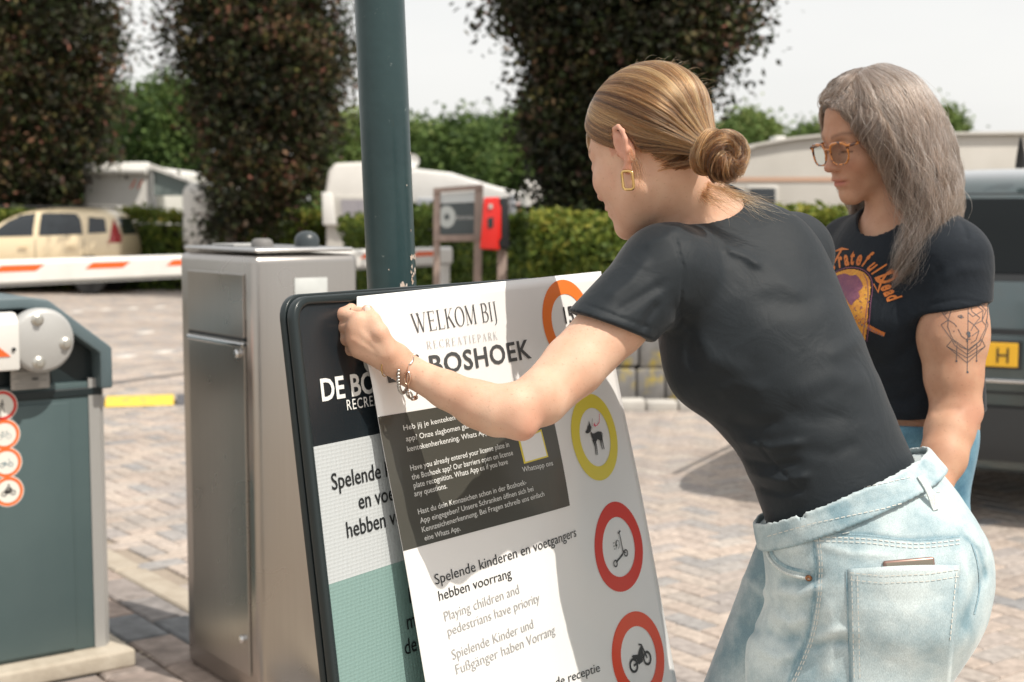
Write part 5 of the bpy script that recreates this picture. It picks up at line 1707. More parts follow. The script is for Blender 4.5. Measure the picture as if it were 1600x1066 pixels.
def cloth_mat(name, col, col2, rough=.75, sheen=.3, weave=900, wstr=.25, blotch=7, fmin=.35, fmax=.65, wrinkle=0, attr=False, spec=.3):
    m, nt, b = node_mat(name)
    N, L = nt.nodes, nt.links
    g = N.new("ShaderNodeNewGeometry")
    n = N.new("ShaderNodeTexNoise"); n.inputs["Scale"].default_value = blotch; n.inputs["Detail"].default_value = 8; n.inputs["Roughness"].default_value = .65
    L.new(g.outputs["Position"], n.inputs["Vector"])
    r = N.new("ShaderNodeMapRange"); r.inputs["From Min"].default_value = fmin; r.inputs["From Max"].default_value = fmax
    L.new(n.outputs["Fac"], r.inputs["Value"])
    mx = N.new("ShaderNodeMix"); mx.data_type = 'RGBA'; mx.inputs["A"].default_value = c4(col); mx.inputs["B"].default_value = c4(col2)
    if attr:
        at = N.new("ShaderNodeAttribute"); at.attribute_name = "worn_shade"
        ad = N.new("ShaderNodeMath"); ad.operation = 'ADD'; ad.use_clamp = True
        ms = N.new("ShaderNodeMath"); ms.operation = 'SUBTRACT'; ms.inputs[1].default_value = .5
        L.new(at.outputs["Fac"], ms.inputs[0]); L.new(r.outputs[0], ad.inputs[0]); L.new(ms.outputs[0], ad.inputs[1])
        L.new(ad.outputs[0], mx.inputs["Factor"])
    else: L.new(r.outputs[0], mx.inputs["Factor"])
    # thread grain in the colour
    n2 = N.new("ShaderNodeTexNoise"); n2.inputs["Scale"].default_value = weave; n2.inputs["Detail"].default_value = 2
    mp = N.new("ShaderNodeMapping"); mp.inputs["Scale"].default_value = (1, 1, .35); mp.inputs["Rotation"].default_value = (.3, .4, 0)
    L.new(g.outputs["Position"], mp.inputs[0]); L.new(mp.outputs[0], n2.inputs["Vector"])
    r2 = N.new("ShaderNodeMapRange"); r2.inputs["From Min"].default_value = .3; r2.inputs["From Max"].default_value = .7; r2.inputs["To Min"].default_value = 1 - wstr; r2.inputs["To Max"].default_value = 1 + wstr
    L.new(n2.outputs["Fac"], r2.inputs["Value"])
    sv = N.new("ShaderNodeVectorMath"); sv.operation = 'SCALE'; L.new(mx.outputs["Result"], sv.inputs[0]); L.new(r2.outputs[0], sv.inputs["Scale"])
    L.new(sv.outputs[0], b.inputs["Base Color"])
    b.inputs["Roughness"].default_value = rough
    b.inputs["Sheen Weight"].default_value = sheen
    b.inputs["Sheen Roughness"].default_value = .4
    b.inputs["Specular IOR Level"].default_value = spec
    bp = N.new("ShaderNodeBump"); bp.inputs["Strength"].default_value = .35; bp.inputs["Distance"].default_value = .0006
    L.new(n2.outputs["Fac"], bp.inputs["Height"])
    if wrinkle:
        n4 = N.new("ShaderNodeTexNoise"); n4.inputs["Scale"].default_value = 16; n4.inputs["Detail"].default_value = 3; n4.inputs["Distortion"].default_value = .8
        L.new(g.outputs["Position"], n4.inputs["Vector"])
        b2 = N.new("ShaderNodeBump"); b2.inputs["Strength"].default_value = wrinkle; b2.inputs["Distance"].default_value = .008
        L.new(n4.outputs["Fac"], b2.inputs["Height"]); L.new(bp.outputs[0], b2.inputs["Normal"]); L.new(b2.outputs[0], b.inputs["Normal"])
    else: L.new(bp.outputs[0], b.inputs["Normal"])
    return m

def hair_mat(name, stops, rough=.28):
    m = bpy.data.materials.new(name); m.use_nodes = True
    nt = m.node_tree; N, L = nt.nodes, nt.links
    N.clear()
    out = N.new("ShaderNodeOutputMaterial"); h = N.new("ShaderNodeBsdfHairPrincipled")
    h.parametrization = 'COLOR'
    h.inputs["Roughness"].default_value = rough
    h.inputs["Radial Roughness"].default_value = .5
    h.inputs["Random Roughness"].default_value = .2
    hi = N.new("ShaderNodeAttribute"); hi.attribute_name = "tone"; cr_ = N.new("ShaderNodeValToRGB")
    el = cr_.color_ramp.elements
    el[0].position = stops[0][0]; el[0].color = c4(stops[0][1]); el[1].position = stops[-1][0]; el[1].color = c4(stops[-1][1])
    for p, c in stops[1:-1]:
        e = el.new(p); e.color = c4(c)
    L.new(hi.outputs["Fac"], cr_.inputs[0]); L.new(cr_.outputs[0], h.inputs["Color"])
    L.new(h.outputs[0], out.inputs["Surface"])
    return m

def hair_obj(name, S, rad, m, parent, tip=.35, tone=None, fade=(0, 0)):
    """S (n,k,3) strands in world space"""
    n, k, _ = S.shape
    hc = bpy.data.hair_curves.new(name)
    hc.add_curves([k] * n)
    S = S - A3(parent.location if parent else (0, 0, 0))
    hc.attributes["position"].data.foreach_set("vector", np.ascontiguousarray(S, dtype=np.float32).ravel()) if "position" in hc.attributes else hc.position_data.foreach_set("vector", np.ascontiguousarray(S, dtype=np.float32).ravel())
    ra = hc.attributes.get("radius") or hc.attributes.new("radius", 'FLOAT', 'POINT')
    t = np.linspace(0, 1, k)
    prof = np.where(t > .75, 1 - (t - .75) / .25 * (1 - tip), 1.0)
    rr = (np.asarray(rad).reshape(-1, 1) * np.ones((n, 1))) * prof[None]
    ra.data.foreach_set("value", rr.astype(np.float32).ravel())
    ta = hc.attributes.new("tone", 'FLOAT', 'POINT')
    if tone is None: tone = np.random.default_rng(n).random(n)
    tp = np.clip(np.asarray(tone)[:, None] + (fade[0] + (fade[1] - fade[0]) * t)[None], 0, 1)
    ta.data.foreach_set("value", tp.astype(np.float32).ravel())
    hc.materials.append(m)
    return new_obj(name, hc, parent)

# ---- head in its own frame: x = her left, y = forward, z = up (metres, unscaled)
def head_sdf(q, closed=True, smile=0.0):
    l = np.abs(q[:, 0]); Q = np.stack([l, q[:, 1], q[:, 2]], 1)
    d = ell(Q, (0, -.010, .040), (.073, .094, .080))
    d = smin(d, ell(Q, (0, .030, -.020), (.060, .062, .080)), .03)
    d = smin(d, cone(Q, (.046, .004, -.056), (.010, .072, -.094), .016, .015), .035)
    d = smin(d, ell(Q, (.034, .058, -.026), (.027, .026, .024)), .025)           # cheek
    d = smin(d, ell(Q, (0, .078, -.060), (.026, .020, .026)), .02)               # muzzle
    d = smin(d, ell(Q, (0, .079, -.096), (.018, .016, .014)), .016)              # chin
    d = smin(d, cone(Q, (.010, .084, .024), (.038, .070, .024), .0075, .007), .020)   # brow
    # eye hollow
    d = smax(d, -ell(Q, (.031, .098, .004), (.018, .020, .013)), .012)
    # lid and eye
    d = smin(d, ell(Q, (.0305, .0735, .003), (.0155, .0145, .0125)), .004)
    if closed: d = d - .0014 * np.exp(-((Q[:, 2] - (-.003 - ((l - .031) / .02) ** 2 * .004)) / .0016) ** 2) * np.exp(-((l - .031) / .014) ** 4) * (Q[:, 1] > .05)
    # nose
    d = smin(d, cone(Q, (0, .083, .016), (0, .104, -.026), .0065, .0095), .012)
    d = smin(d, ell(Q, (0, .1085, -.029), (.0100, .0100, .0085)), .007)
    d = smin(d, ell(Q, (.0105, .096, -.032), (.0070, .010, .0070)), .006)
    d = smax(d, -ell(Q, (.006, .101, -.0405), (.0035, .006, .004)), .003)
    # philtrum, lips
    d = smin(d, ell(Q, (.006, .0945, -.0555), (.015, .0068, .0052)), .006)
    d = smin(d, ell(Q, (0, .0930, -.0665), (.017, .0078, .0058)), .006)
    d = d + .0030 * np.exp(-((Q[:, 2] + .0608 + (l / .03) ** 2 * (.002 - smile)) / .0016) ** 2) * np.exp(-(l / .024) ** 6) * (Q[:, 1] > .06)
    d = d + .002 * np.exp(-((Q[:, 2] + .079) / .006) ** 2) * np.exp(-(l / .02) ** 2) * (Q[:, 1] > .06)
    # ears
    e0 = ell(Q, (.0745, -.014, -.002), (.0075, .0135, .027), np.array([[.9, .35, 0], [-.35, .9, .18], [0, -.18, 1]], dtype=np.float32))
    hx = [(.0700, .002, .008), (.0745, -.001, .021), (.0790, -.010, .0285), (.0825, -.020, .0270), (.0850, -.0270, .0170), (.0850, -.0280, .004), (.0825, -.0230, -.011), (.0780, -.0150, -.024), (.0745, -.008, -.034)]
    for a_, b_ in zip(hx[:-1], hx[1:]): e0 = smin(e0, cone(Q, a_, b_, .0034, .0034), .003)
    e0 = smin(e0, ell(Q, (.0735, -.0075, -.034), (.0055, .0075, .0085)), .005)
    e0 = smax(e0, -ell(Q, (.0860, -.0120, .001), (.0070, .0070, .0150)), .003)
    d = smin(d, e0, .004)
    d = smin(d, ell(Q, (.070, .001, -.006), (.006, .004, .006)), .004)
    return d
def head_tint(q):
    l = np.abs(q[:, 0]); y, z = q[:, 1], q[:, 2]
    front = y > .06
    lip = np.exp(-((l) / .022) ** 4) * np.exp(-((z + .0615) / .0078) ** 4) * (y > .088)
    nose = .35 * np.exp(-((l / .014) ** 2 + ((z + .03) / .012) ** 2)) * front
    cheek = .30 * np.exp(-(((l - .042) / .022) ** 2 + ((z + .03) / .02) ** 2)) * (y > .03)
    ear = .45 * (l > .066) * (np.abs(y + .01) < .03) * (np.abs(z) < .045)
    lid = .25 * np.exp(-(((l - .031) / .016) ** 2 + ((z - .003) / .010) ** 2)) * front
    red = np.clip(lip * .9 + nose + cheek + ear + lid, 0, 1)
    brow = np.exp(-((z - (.026 + .004 * np.sin((l - .012) / .035 * 2.6))) / .0032) ** 2) * (l > .010) * (l < .052) * (y > .045) * .55
    lash = np.exp(-((z - (-.0045 - ((l - .031) / .02) ** 2 * .003)) / .0016) ** 2) * (np.abs(l - .031) < .0165) * front * .9
    return red, np.clip(brow + lash, 0, 1)
# ------------------------------------------------------------------ people: shared bits
def frame_axes(F):
    F = nrm(F); U = (Vector((0, 0, 1)) - F * F.z).normalized(); L_ = U.cross(F).normalized()
    return L_, F, U
def to_local(p, C, Ax, s):
    M = np.array([list(a) for a in Ax], dtype=np.float32).T
    return ((p - A3(C)) @ M) / s
def from_local(q, C, Ax, s):
    return C + (Ax[0] * q[0] + Ax[1] * q[1] + Ax[2] * q[2]) * s
def cast(bv, px, py):
    d = (P(px, py, 1.0) - CAMO).normalized()
    h, n, _, _ = bv.ray_cast(CAMO, d)
    if h is None:
        h2 = bv.find_nearest(CAMO + d * 2.0); return h2[0], h2[1]
    if n.dot(d) > 0: n = -n
    return h, n
def resamp(pts, step):
    out = []
    for i in range(len(pts) - 1):
        a, b = pts[i], pts[i + 1]; n = max(1, int(math.hypot(b[0] - a[0], b[1] - a[1]) / step))
        out += [(a[0] + (b[0] - a[0]) * k / n, a[1] + (b[1] - a[1]) * k / n) for k in range(n)]
    return out + [pts[-1]]
def curve_px(pts, n=6):
    """smooth 2D curve through points"""
    out = []
    for i in range(len(pts) - 1):
        g = [Vector(pts[max(i - 1, 0)]), Vector(pts[i]), Vector(pts[i + 1]), Vector(pts[min(i + 2, len(pts) - 1)])]
        out += [tuple(cr(*g, k / n)) for k in range(n)]
    return out + [tuple(pts[-1])]
def tube_on(mb, bv, pts, r, off=0.0, step=6, seg=6):
    P3 = []
    for p in resamp(pts, step):
        h, n = cast(bv, *p); P3.append(h + n * off)
    mb.tube(P3, r, seg)
def strip_on(mb, bv, pts, w, off=.0006, step=5):
    """flat ribbon of width w pixels laid on the surface"""
    q = resamp(pts, step); n = len(q); V = []
    for i in range(n):
        a = q[max(i - 1, 0)]; b = q[min(i + 1, n - 1)]
        dx, dy = b[0] - a[0], b[1] - a[1]; l = math.hypot(dx, dy) or 1
        for s in (1, -1):
            h, nn = cast(bv, q[i][0] - s * dy / l * w / 2, q[i][1] + s * dx / l * w / 2); V.append(h + nn * off)
    mb.add(V, [(2 * i, 2 * i + 1, 2 * i + 3, 2 * i + 2) for i in range(n - 1)])
def stitches_on(mb, bv, pts, w=1.6, dash=6, gap=3.5, off=.0012):
    q = resamp(pts, 1.0); i = 0
    while i + dash < len(q):
        strip_on(mb, bv, [q[i], q[i + dash]], w, off, dash)
        i += int(dash + gap)
def patch_on(bv, corners, off, nu=10, nv=8, bulge=None):
    """corner pixels TL, TR, BR, BL"""
    V = []; F = []
    for j in range(nv + 1):
        for i in range(nu + 1):
            s, t = i / nu, j / nv
            a = Vector(corners[0]).lerp(Vector(corners[1]), s); b = Vector(corners[3]).lerp(Vector(corners[2]), s)
            p = a.lerp(b, t); h, n = cast(bv, p.x, p.y)
            V.append(h + n * (off + (bulge(s, t) if bulge else 0)))
    for j in range(nv):
        for i in range(nu):
            q = j * (nu + 1) + i; F.append((q, q + nu + 1, q + nu + 2, q + 1))
    return V, F
def local_pts(V, parent): return [Vector(v) - parent.location for v in V]
def rel(mb, parent):
    mb.v = [v - parent.location for v in mb.v]; return mb
def world_bvh(*objs):
    V = []; F = []
    for o in objs:
        b = len(V); off = o.parent.location if o.parent else Vector((0, 0, 0))
        if o.parent and o.parent.parent: off = off + o.parent.parent.location
        V += [v.co + off + o.location for v in o.data.vertices]
        F += [tuple(i + b for i in p.vertices) for p in o.data.polygons]
    return BVHTree.FromPolygons(V, F)

M_DENIM = cloth_mat("pale_worn_denim", (.20, .31, .36), (.56, .64, .65), .85, .25, 1100, .16, 9, .30, .62, wrinkle=.25, attr=True)
M_DENIMD = cloth_mat("denim_seam_blue", (.16, .27, .33), (.33, .44, .48), .85, .2, 900, .2, 60)
M_DENIML = cloth_mat("denim_faded_hem", (.52, .58, .58), (.66, .70, .68), .85, .2, 900, .2, 80)
M_STITCH = mat("pale_stitching", (.62, .62, .58), .8)
M_SHIRT1 = cloth_mat("smooth_black_jersey", (.010, .0145, .0185), (.014, .019, .024), .62, .10, 1500, .2, 5, wrinkle=.38, spec=.28)
M_SHIRT2 = cloth_mat("washed_black_ribbed_cotton", (.010, .014, .020), (.015, .020, .027), .8, .12, 1300, .25, 12, wrinkle=.4, spec=.2)
M_GOLD = mat("polished_gold", (.75, .52, .22), .18, 1.0)
M_SILVER = mat("woven_silver", (.55, .53, .50), .3, 1.0)
M_ROSE = mat("rose_gold", (.72, .50, .38), .2, 1.0)
M_HAIRCORE1 = mat("brown_hair_mass", (.16, .085, .04), .6, col2=(.08, .04, .02), scale=40, stretch=(1, 1, 1))
M_HAIRCORE2 = mat("grey_brown_hair_mass", (.10, .075, .06), .6, col2=(.05, .038, .03), scale=50)

# ------------------------------------------------------------------ the bending woman
W1 = empty("person", P(1330, 700, 1.99) * 1.0, "woman in black fitted shirt and pale jeans bending to hold the poster, hair in bun", "person")
W1.location.z = 0
EYc = edge(LP_, .04)
def H(px, py, dy): return P(px, py, EYc.y + dy)
C1 = P(1015, 236, 2.00); A1 = frame_axes((-.66, .66, -.36)); s1 = .93
R1 = Vector((.69, .72, .10))
tor = [(P(1345, 850, 1.975), .120, .10), (P(1322, 790, 1.98), .127, .100), (P(1296, 725, 1.985), .124, .098), (P(1258, 640, 2.0), .124, .104), (P(1196, 540, 2.03), .143, .120),
       (P(1156, 455, 2.06), .158, .106), (P(1132, 395, 2.08), .140, .080), (P(1108, 350, 2.085), .075, .06)]
SHL, SHR = P(1038, 424, 1.94), P(1238, 397, 2.20)
EL, WL = P(806, 640, 1.79), P(640, 580, 1.821)
ARM1 = [(SHL, .050), (P(960, 505, 1.895), .0445), (P(896, 572, 1.85), .0405), (P(845, 622, 1.808), .0350), (EL, .0320)]
FORE1 = [(EL, .0320), (P(778, 642, 1.792), .0320), (P(747, 632, 1.798), .0298), (P(697, 609, 1.809), .0236), (WL, .0192), (P(618, 563, 1.820), .0185)]
def chain(p, pts, k=.01):
    d = None
    for (a, ra), (b, rb) in zip(pts[:-1], pts[1:]):
        e = cone(p, a, b, ra, rb); d = e if d is None else smin(d, e, k)
    return d
FING = [[(560, 500, -.034, .0094), (536, 492, -.014, .0088), (545, 483, .006, .0078), (565, 486, .018, .0066)],
        [(553, 513, -.034, .0098), (531, 511, -.008, .0090), (538, 507, .016, .0080), (555, 509, .022, .0070)],
        [(552, 530, -.031, .0094), (530, 529, -.004, .0086), (538, 526, .018, .0077), (553, 528, .020, .0068)],
        [(559, 547, -.026, .0086), (538, 546, -.002, .0078), (545, 543, .016, .0070), (556, 546, .014, .0060)]]
THUMB = [(607, 548, -.030, .0135), (593, 520, -.036, .0108), (583, 501, -.032, .0092), (574, 485, -.0215, .0074)]
def hand1(p):
    w = H(616, 562, -.016)
    d = None
    for f in FING:
        e = cone(p, w, H(f[0][0], f[0][1], f[0][2]), .0175, .0105)
        d = e if d is None else smin(d, e, .010)
    for f in FING:
        e = chain(p, [(H(x, y, z), r) for x, y, z, r in f], .004)
        d = smin(d, e, .0022)
    e = chain(p, [(H(x, y, z), r) for x, y, z, r in THUMB], .006)
    d = smin(d, e, .008)
    return d
# right arm reaches behind to the poster's far edge
eR = edge(RP_, .075)
HR = Vector((eR.x, eR.y, eR.z))
ER = P(1130, 520, 2.42)
def fr_hand_r(p):
    w = HR + Vector((.075, .045, -.01))
    d = chain(p, [(SHR, .05), (P(1190, 470, 2.32), .043), (ER, .036), (P(1075, 506, 2.40), .032), (w, .024)], .02)
    for i in range(4):
        zz = .028 - i * .018
        m_ = HR + Vector((.028, .034, zz)); 
        d = smin(d, cone(p, w, m_, .019, .0115), .012)
        d = smin(d, chain(p, [(m_, .010), (HR + Vector((.002, .038, zz * .9)), .009), (HR + Vector((-.018, .030 - .006, zz * .8)), .008)], .003), .003)
    d = smin(d, chain(p, [(w + Vector((0, -.01, .01)), .014), (HR + Vector((.035, -.004, .030)), .0115), (HR + Vector((.004, -.016, .022)), .0085)], .006), .006)
    return d
def body1(p):
    q = to_local(p, C1, A1, s1)
    hd = head_sdf(q) * s1
    d = hd
    nk = econe(p, P(1040, 268, 2.005), P(1098, 352, 2.07), R1, (.050, .054), (.058, .060))
    d = smin(d, nk, .016)
    t = loft(p, [(c, a - .013, b - .013) for c, a, b in tor], R1)
    d = smin(d, t, .03)
    d = smin(d, chain(p, ARM1, .008), .02)
    d = smin(d, chain(p, FORE1, .008), .010)
    el = ball(p, P(816, 668, 1.776), .015); d = smin(d, el, .018)
    d = smin(d, hand1(p), .008)
    d = smin(d, fr_hand_r(p), .02)
    # muscle of the neck and tendon lines on the hand back
    d = smin(d, cone(p, P(990, 262, 1.975), P(1048, 352, 2.02), .010, .012), .02)
    c_ = crease(p, [([(600, 556), (560, 515)], .0009, 4), ([(603, 562), (546, 528)], .0009, 4), ([(604, 570), (540, 546)], .0008, 4), ([(596, 540), (566, 512)], -.0006, 5),
                    ([(803, 600), (835, 590)], -.0012, 6), ([(640, 552), (652, 612)], -.0006, 5)])
    return d - c_
def tint1(V):
    q = to_local(V, C1, A1, s1); hd = np.linalg.norm(q, axis=1) < .16
    r, k = head_tint(q); r = r * hd; k = k * hd
    X, Y_ = px_of(V)
    for f in FING + [THUMB]:
        for (x, y, z, rr) in f[1:2] + f[-1:]:
            r = np.maximum(r, .35 * np.exp(-np.sum((V - A3(H(x, y, z))) ** 2, 1) / .011 ** 2))
    r = np.maximum(r, .35 * np.exp(-np.sum((V - A3(P(825, 675, 1.77))) ** 2, 1) / .03 ** 2))
    C = np.ones((len(V), 4), dtype=np.float32); C[:, 0] = r; C[:, 1] = k; C[:, 2] = 0
    return {"tint": C}
w1body = sdf_mesh("body", body1, (-.40, 1.70, .86), (.72, 2.62, 1.74), .0032, M_SKIN1, W1, 1, tint1)

# shirt
NKa, NKb = P(1050, 285, 2.01), P(1104, 352, 2.075)
FOLD1 = [([(1150, 690), (1205, 700), (1262, 690)], .0035, 9), ([(1160, 716), (1210, 728), (1255, 722)], -.0030, 8), ([(1168, 738), (1220, 752), (1270, 742)], .0035, 8), ([(1178, 760), (1225, 770), (1262, 764)], -.0028, 7),
         ([(1135, 655), (1180, 668), (1230, 655)], -.0026, 12), ([(1132, 388), (1165, 400), (1190, 418)], .0028, 8), ([(1170, 392), (1215, 430), (1262, 470)], .0016, 16), ([(1030, 470), (1010, 500), (1000, 520)], -.0022, 8),
         ([(1050, 470), (1080, 520), (1085, 580)], -.0030, 14), ([(1062, 500), (1110, 560), (1180, 590)], .0022, 18), ([(945, 470), (985, 440), (1015, 400)], .0022, 12), ([(960, 490), (1000, 465), (1040, 440)], -.0022, 9),
         ([(1175, 680), (1210, 725), (1250, 768)], -.0014, 3), ([(1052, 362), (1068, 420), (1062, 490)], -.0014, 3), ([(1345, 690), (1300, 710), (1250, 700)], -.0016, 14), ([(1360, 600), (1300, 590), (1230, 620)], .0022, 22),
         ([(1290, 470), (1240, 480), (1180, 470)], -.0018, 20), ([(1000, 385), (1040, 370), (1070, 345)], .0016, 10), ([(1330, 650), (1270, 655), (1215, 640)], -.0020, 18),
         ([(912, 474), (968, 496), (1021, 514)], -.0012, 2.5), ([(1120, 620), (1150, 600), (1200, 610)], .0020, 14), ([(1290, 560), (1330, 540), (1350, 520)], .0018, 16)]
def shirt1(p):
    t = loft(p, tor, R1)
    t = smin(t, ball(p, P(1104, 575, 1.975), .052), .05)
    t = smin(t, ball(p, P(1110, 590, 2.12), .050), .05)
    t = smin(t, ball(p, SHL, .060), .05)
    t = smin(t, ball(p, SHR, .058), .06)
    t = smin(t, cone(p, SHR, P(1190, 470, 2.32), .056, .052), .03)
    t = smin(t, ell(p, P(1205, 430, 2.05), (.07, .06, .09)), .05)            # shoulder blade
    pl = (p - A3(P(958, 513, 1.895))) @ A3(nrm((-.34, -.12, -.93)))
    sl = cone(p, P(1040, 422, 1.94), P(930, 535, 1.875), .0595, .0550)
    sl = smax(sl, pl, .0045)
    t = smin(t, sl, .022)
    t = t - crease(p, [(a_, b_ * 1.5, c_ * .85) for a_, b_, c_ in FOLD1])
    nk = econe(p, NKa, NKb, R1, (.062, .062), (.066, .070))
    t = smax(t, -nk, .003)
    return t
w1shirt = sdf_mesh("shirt", shirt1, (-.02, 1.68, .86), (.72, 2.48, 1.52), .0035, M_SHIRT1, W1, 1)
bvS1 = world_bvh(w1shirt)

# jeans
TW = (P(1258, 640, 2.0) - P(1322, 790, 1.98)).normalized()
WC = P(1318, 770, 1.983)
def pelvis1(p):
    d = loft(p, [(P(1305, 735, 1.985), .132, .104), (P(1322, 785, 1.982), .141, .110), (P(1352, 845, 1.975), .158, .128), (P(1378, 905, 1.97), .166, .136), (P(1375, 950, 1.97), .150, .120)], R1, .05)
    d = smin(d, ell(p, P(1437, 905, 1.915), (.092, .088, .108)), .04)
    d = smin(d, ell(p, P(1462, 895, 2.09), (.085, .085, .105)), .04)
    return d
KN, KF = P(1245, 1330, 1.94), P(1112, 1290, 2.22)
ANK, AFK = Vector((KN.x + .10, KN.y - .05, .10)), Vector((KF.x + .05, KF.y + .02, .10))
def legs1(p):
    d = econe(p, P(1372, 930, 1.915), P(1312, 1060, 1.925), R1, (.100, .138), (.098, .134))
    d = smin(d, econe(p, P(1312, 1060, 1.925), KN, R1, (.098, .134), (.082, .098)), .03)
    d = smin(d, econe(p, KN, ANK, R1, (.080, .092), (.065, .085)), .03)
    f = econe(p, P(1292, 885, 2.10), KF, R1, (.095, .112), (.080, .095))
    f = smin(f, econe(p, KF, AFK, R1, (.080, .092), (.065, .085)), .03)
    return d, f
FOLDJ = [([(1215, 905), (1252, 912), (1290, 895)], -.0040, 8), ([(1210, 925), (1250, 930), (1285, 915)], .0035, 8), ([(1270, 1000), (1310, 985), (1350, 990)], .0030, 9), ([(1262, 1015), (1300, 1003), (1340, 1005)], -.0028, 7),
         ([(1205, 960), (1235, 975), (1262, 965)], .0045, 9), ([(1195, 985), (1228, 1000), (1255, 992)], -.0035, 8), ([(1180, 1010), (1215, 1030), (1245, 1020)], .004, 9),
         ([(1275, 850), (1330, 865), (1400, 868)], .0016, 6), ([(1545, 880), (1520, 930), (1500, 1000)], -.0030, 9), ([(1500, 850), (1512, 900), (1505, 960)], .0020, 12), ([(1290, 930), (1300, 1000), (1290, 1066)], .0022, 12),
         ([(1340, 930), (1420, 940), (1490, 930)], -.0018, 16), ([(1360, 990), (1430, 1010), (1490, 995)], .0022, 20), ([(1160, 900), (1180, 920), (1200, 930)], .003, 9), ([(1150, 960), (1170, 985), (1195, 990)], -.003, 9), ([(1205, 845), (1235, 858), (1262, 852)], .0030, 10)]
SEAMS = [[(1268, 822), (1275, 880), (1272, 940), (1262, 995), (1240, 1050), (1225, 1080)], [(1272, 833), (1350, 836), (1430, 844), (1500, 838)], [(1500, 832), (1530, 860), (1542, 910)]]
def jeans1(p):
    d = pelvis1(p)
    a, b = legs1(p)
    d = smin(d, a, .035)
    d = smin(d, b, .025)
    top = (p - A3(WC)) @ A3(TW)
    d = np.maximum(d, top - .004)
    return d - crease(p, [(a_, b_ * 1.25, c_) for a_, b_, c_ in FOLDJ] + [(s, -.0012, 3.0) for s in SEAMS])
def worn_shade1(V):
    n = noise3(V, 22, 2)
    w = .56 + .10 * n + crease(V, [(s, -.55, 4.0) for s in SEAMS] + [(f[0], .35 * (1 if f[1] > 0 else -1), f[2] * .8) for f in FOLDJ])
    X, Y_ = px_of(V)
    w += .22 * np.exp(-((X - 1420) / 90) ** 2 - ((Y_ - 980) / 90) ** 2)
    w -= .30 * (V[:, 1] > 2.06) * (X < 1250)  # far leg painted darker, standing in for the shade on it
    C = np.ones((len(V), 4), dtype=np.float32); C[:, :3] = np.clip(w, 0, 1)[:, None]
    return {"worn_shade": C}
w1jeans = sdf_mesh("jeans", jeans1, (.10, 1.62, .02), (.78, 2.45, 1.17), .0045, M_DENIM, W1, 1, worn_shade1)
def band1(p):
    d = np.abs(pelvis1(p) - .0035 - .004 * np.clip(((p - A3(WC)) @ A3((.8, -.3, .3))) / .1, 0, 1)) - .0028
    top = (p - A3(WC)) @ A3(TW)
    X, Y_ = px_of(p)
    e = .0012 * np.sin(X * .55) * np.sin(X * .21 + 1)
    d = smax(d, top - .012 - e, .0025); d = smax(d, -(top + .026), .0025)
    return d - crease(p, [([(1210, 802), (1300, 778), (1420, 752)], .0012, 3), ([(1205, 822), (1300, 800), (1430, 768)], -.0008, 5), ([(1240, 790), (1256, 808)], -.002, 5)])
def wornb(V):
    n = noise3(V, 60, 4)
    top = (V - A3(WC)) @ A3(TW)
    w = .45 + .22 * n + .5 * np.exp(-((top - .011) / .002) ** 2) - .35 * np.exp(-((top + .024) / .002) ** 2)
    C = np.ones((len(V), 4), dtype=np.float32); C[:, :3] = np.clip(w, 0, 1)[:, None]
    return {"worn_shade": C}
w1band = sdf_mesh("waistband", band1, (.25, 1.72, .92), (.74, 2.26, 1.18), .0030, M_DENIM, w1jeans, 0, wornb)
w1band.data.transform(Matrix.Translation(-W1.location))
bvJ = BVHTree.FromPolygons([v.co + W1.location for v in w1jeans.data.vertices], [tuple(p.vertices) for p in w1jeans.data.polygons])
bvB = BVHTree.FromPolygons([v.co + W1.location for v in list(w1jeans.data.vertices)] + [v.co + W1.location for v in w1band.data.vertices],
                           [tuple(p.vertices) for p in w1jeans.data.polygons] + [tuple(i + len(w1jeans.data.vertices) for i in p.vertices) for p in w1band.data.polygons])
def jpart(name, mb, m, parent=None, **k):
    return rel(mb, W1).build(name, m, parent or w1jeans, **k)
# seams and stitching
mb = MB()
for s in SEAMS[:2]: strip_on(mb, bvJ, curve_px(s, 4), 3.2, .0004, 6)
jpart("seam", mb, M_DENIMD)
mb = MB()
sd = curve_px(SEAMS[0], 5)
stitches_on(mb, bvJ, [(x + 6, y) for x, y in sd], 1.5)
stitches_on(mb, bvJ, [(x + 10, y) for x, y in sd], 1.5)
for dy in (6, 12): stitches_on(mb, bvJ, [(x, y + dy) for x, y in curve_px(SEAMS[1], 5)], 1.5)
for a in (([(1200, 838), (1270, 818), (1380, 795), (1470, 768)]), ): stitches_on(mb, bvB, a, 1.4, off=.0012)
stitches_on(mb, bvB, [(1205, 795), (1300, 774), (1425, 745)], 1.4)
jpart("stitching", mb, M_STITCH)
# belt loops
for (ta_, tb_) in (((1309, 767), (1322, 834)), ((1436, 745), (1462, 797))):
    h0, n0 = cast(bvB, *ta_); h1, n1 = cast(bvJ, *tb_)
    nn0 = ((n0 + n1).normalized() + Vector((-.1, -.9, .1))).normalized(); ax0 = (h1 - h0); wd_ = ax0.cross(nn0).normalized() * .0047
    V = []; F = []
    for k in range(9):
        t = k / 8
        c_ = h0.lerp(h1, t) + nn0 * (.0050 + .0045 * math.sin(math.pi * min(1, t * 1.15)) - .002 * t)
        V += [c_ - wd_, c_ + wd_, c_ + wd_ - nn0 * .003, c_ - wd_ - nn0 * .003]
    for k in range(8):
        for e in range(4): F.append((4 * k + e, 4 * k + (e + 1) % 4, 4 * k + 4 + (e + 1) % 4, 4 * k + 4 + e))
    F += [(0, 1, 2, 3), (32, 33, 34, 35)]
    mb = MB(); mb.add(V, F); jpart("belt_loop", mb, M_DENIML, auto=50)
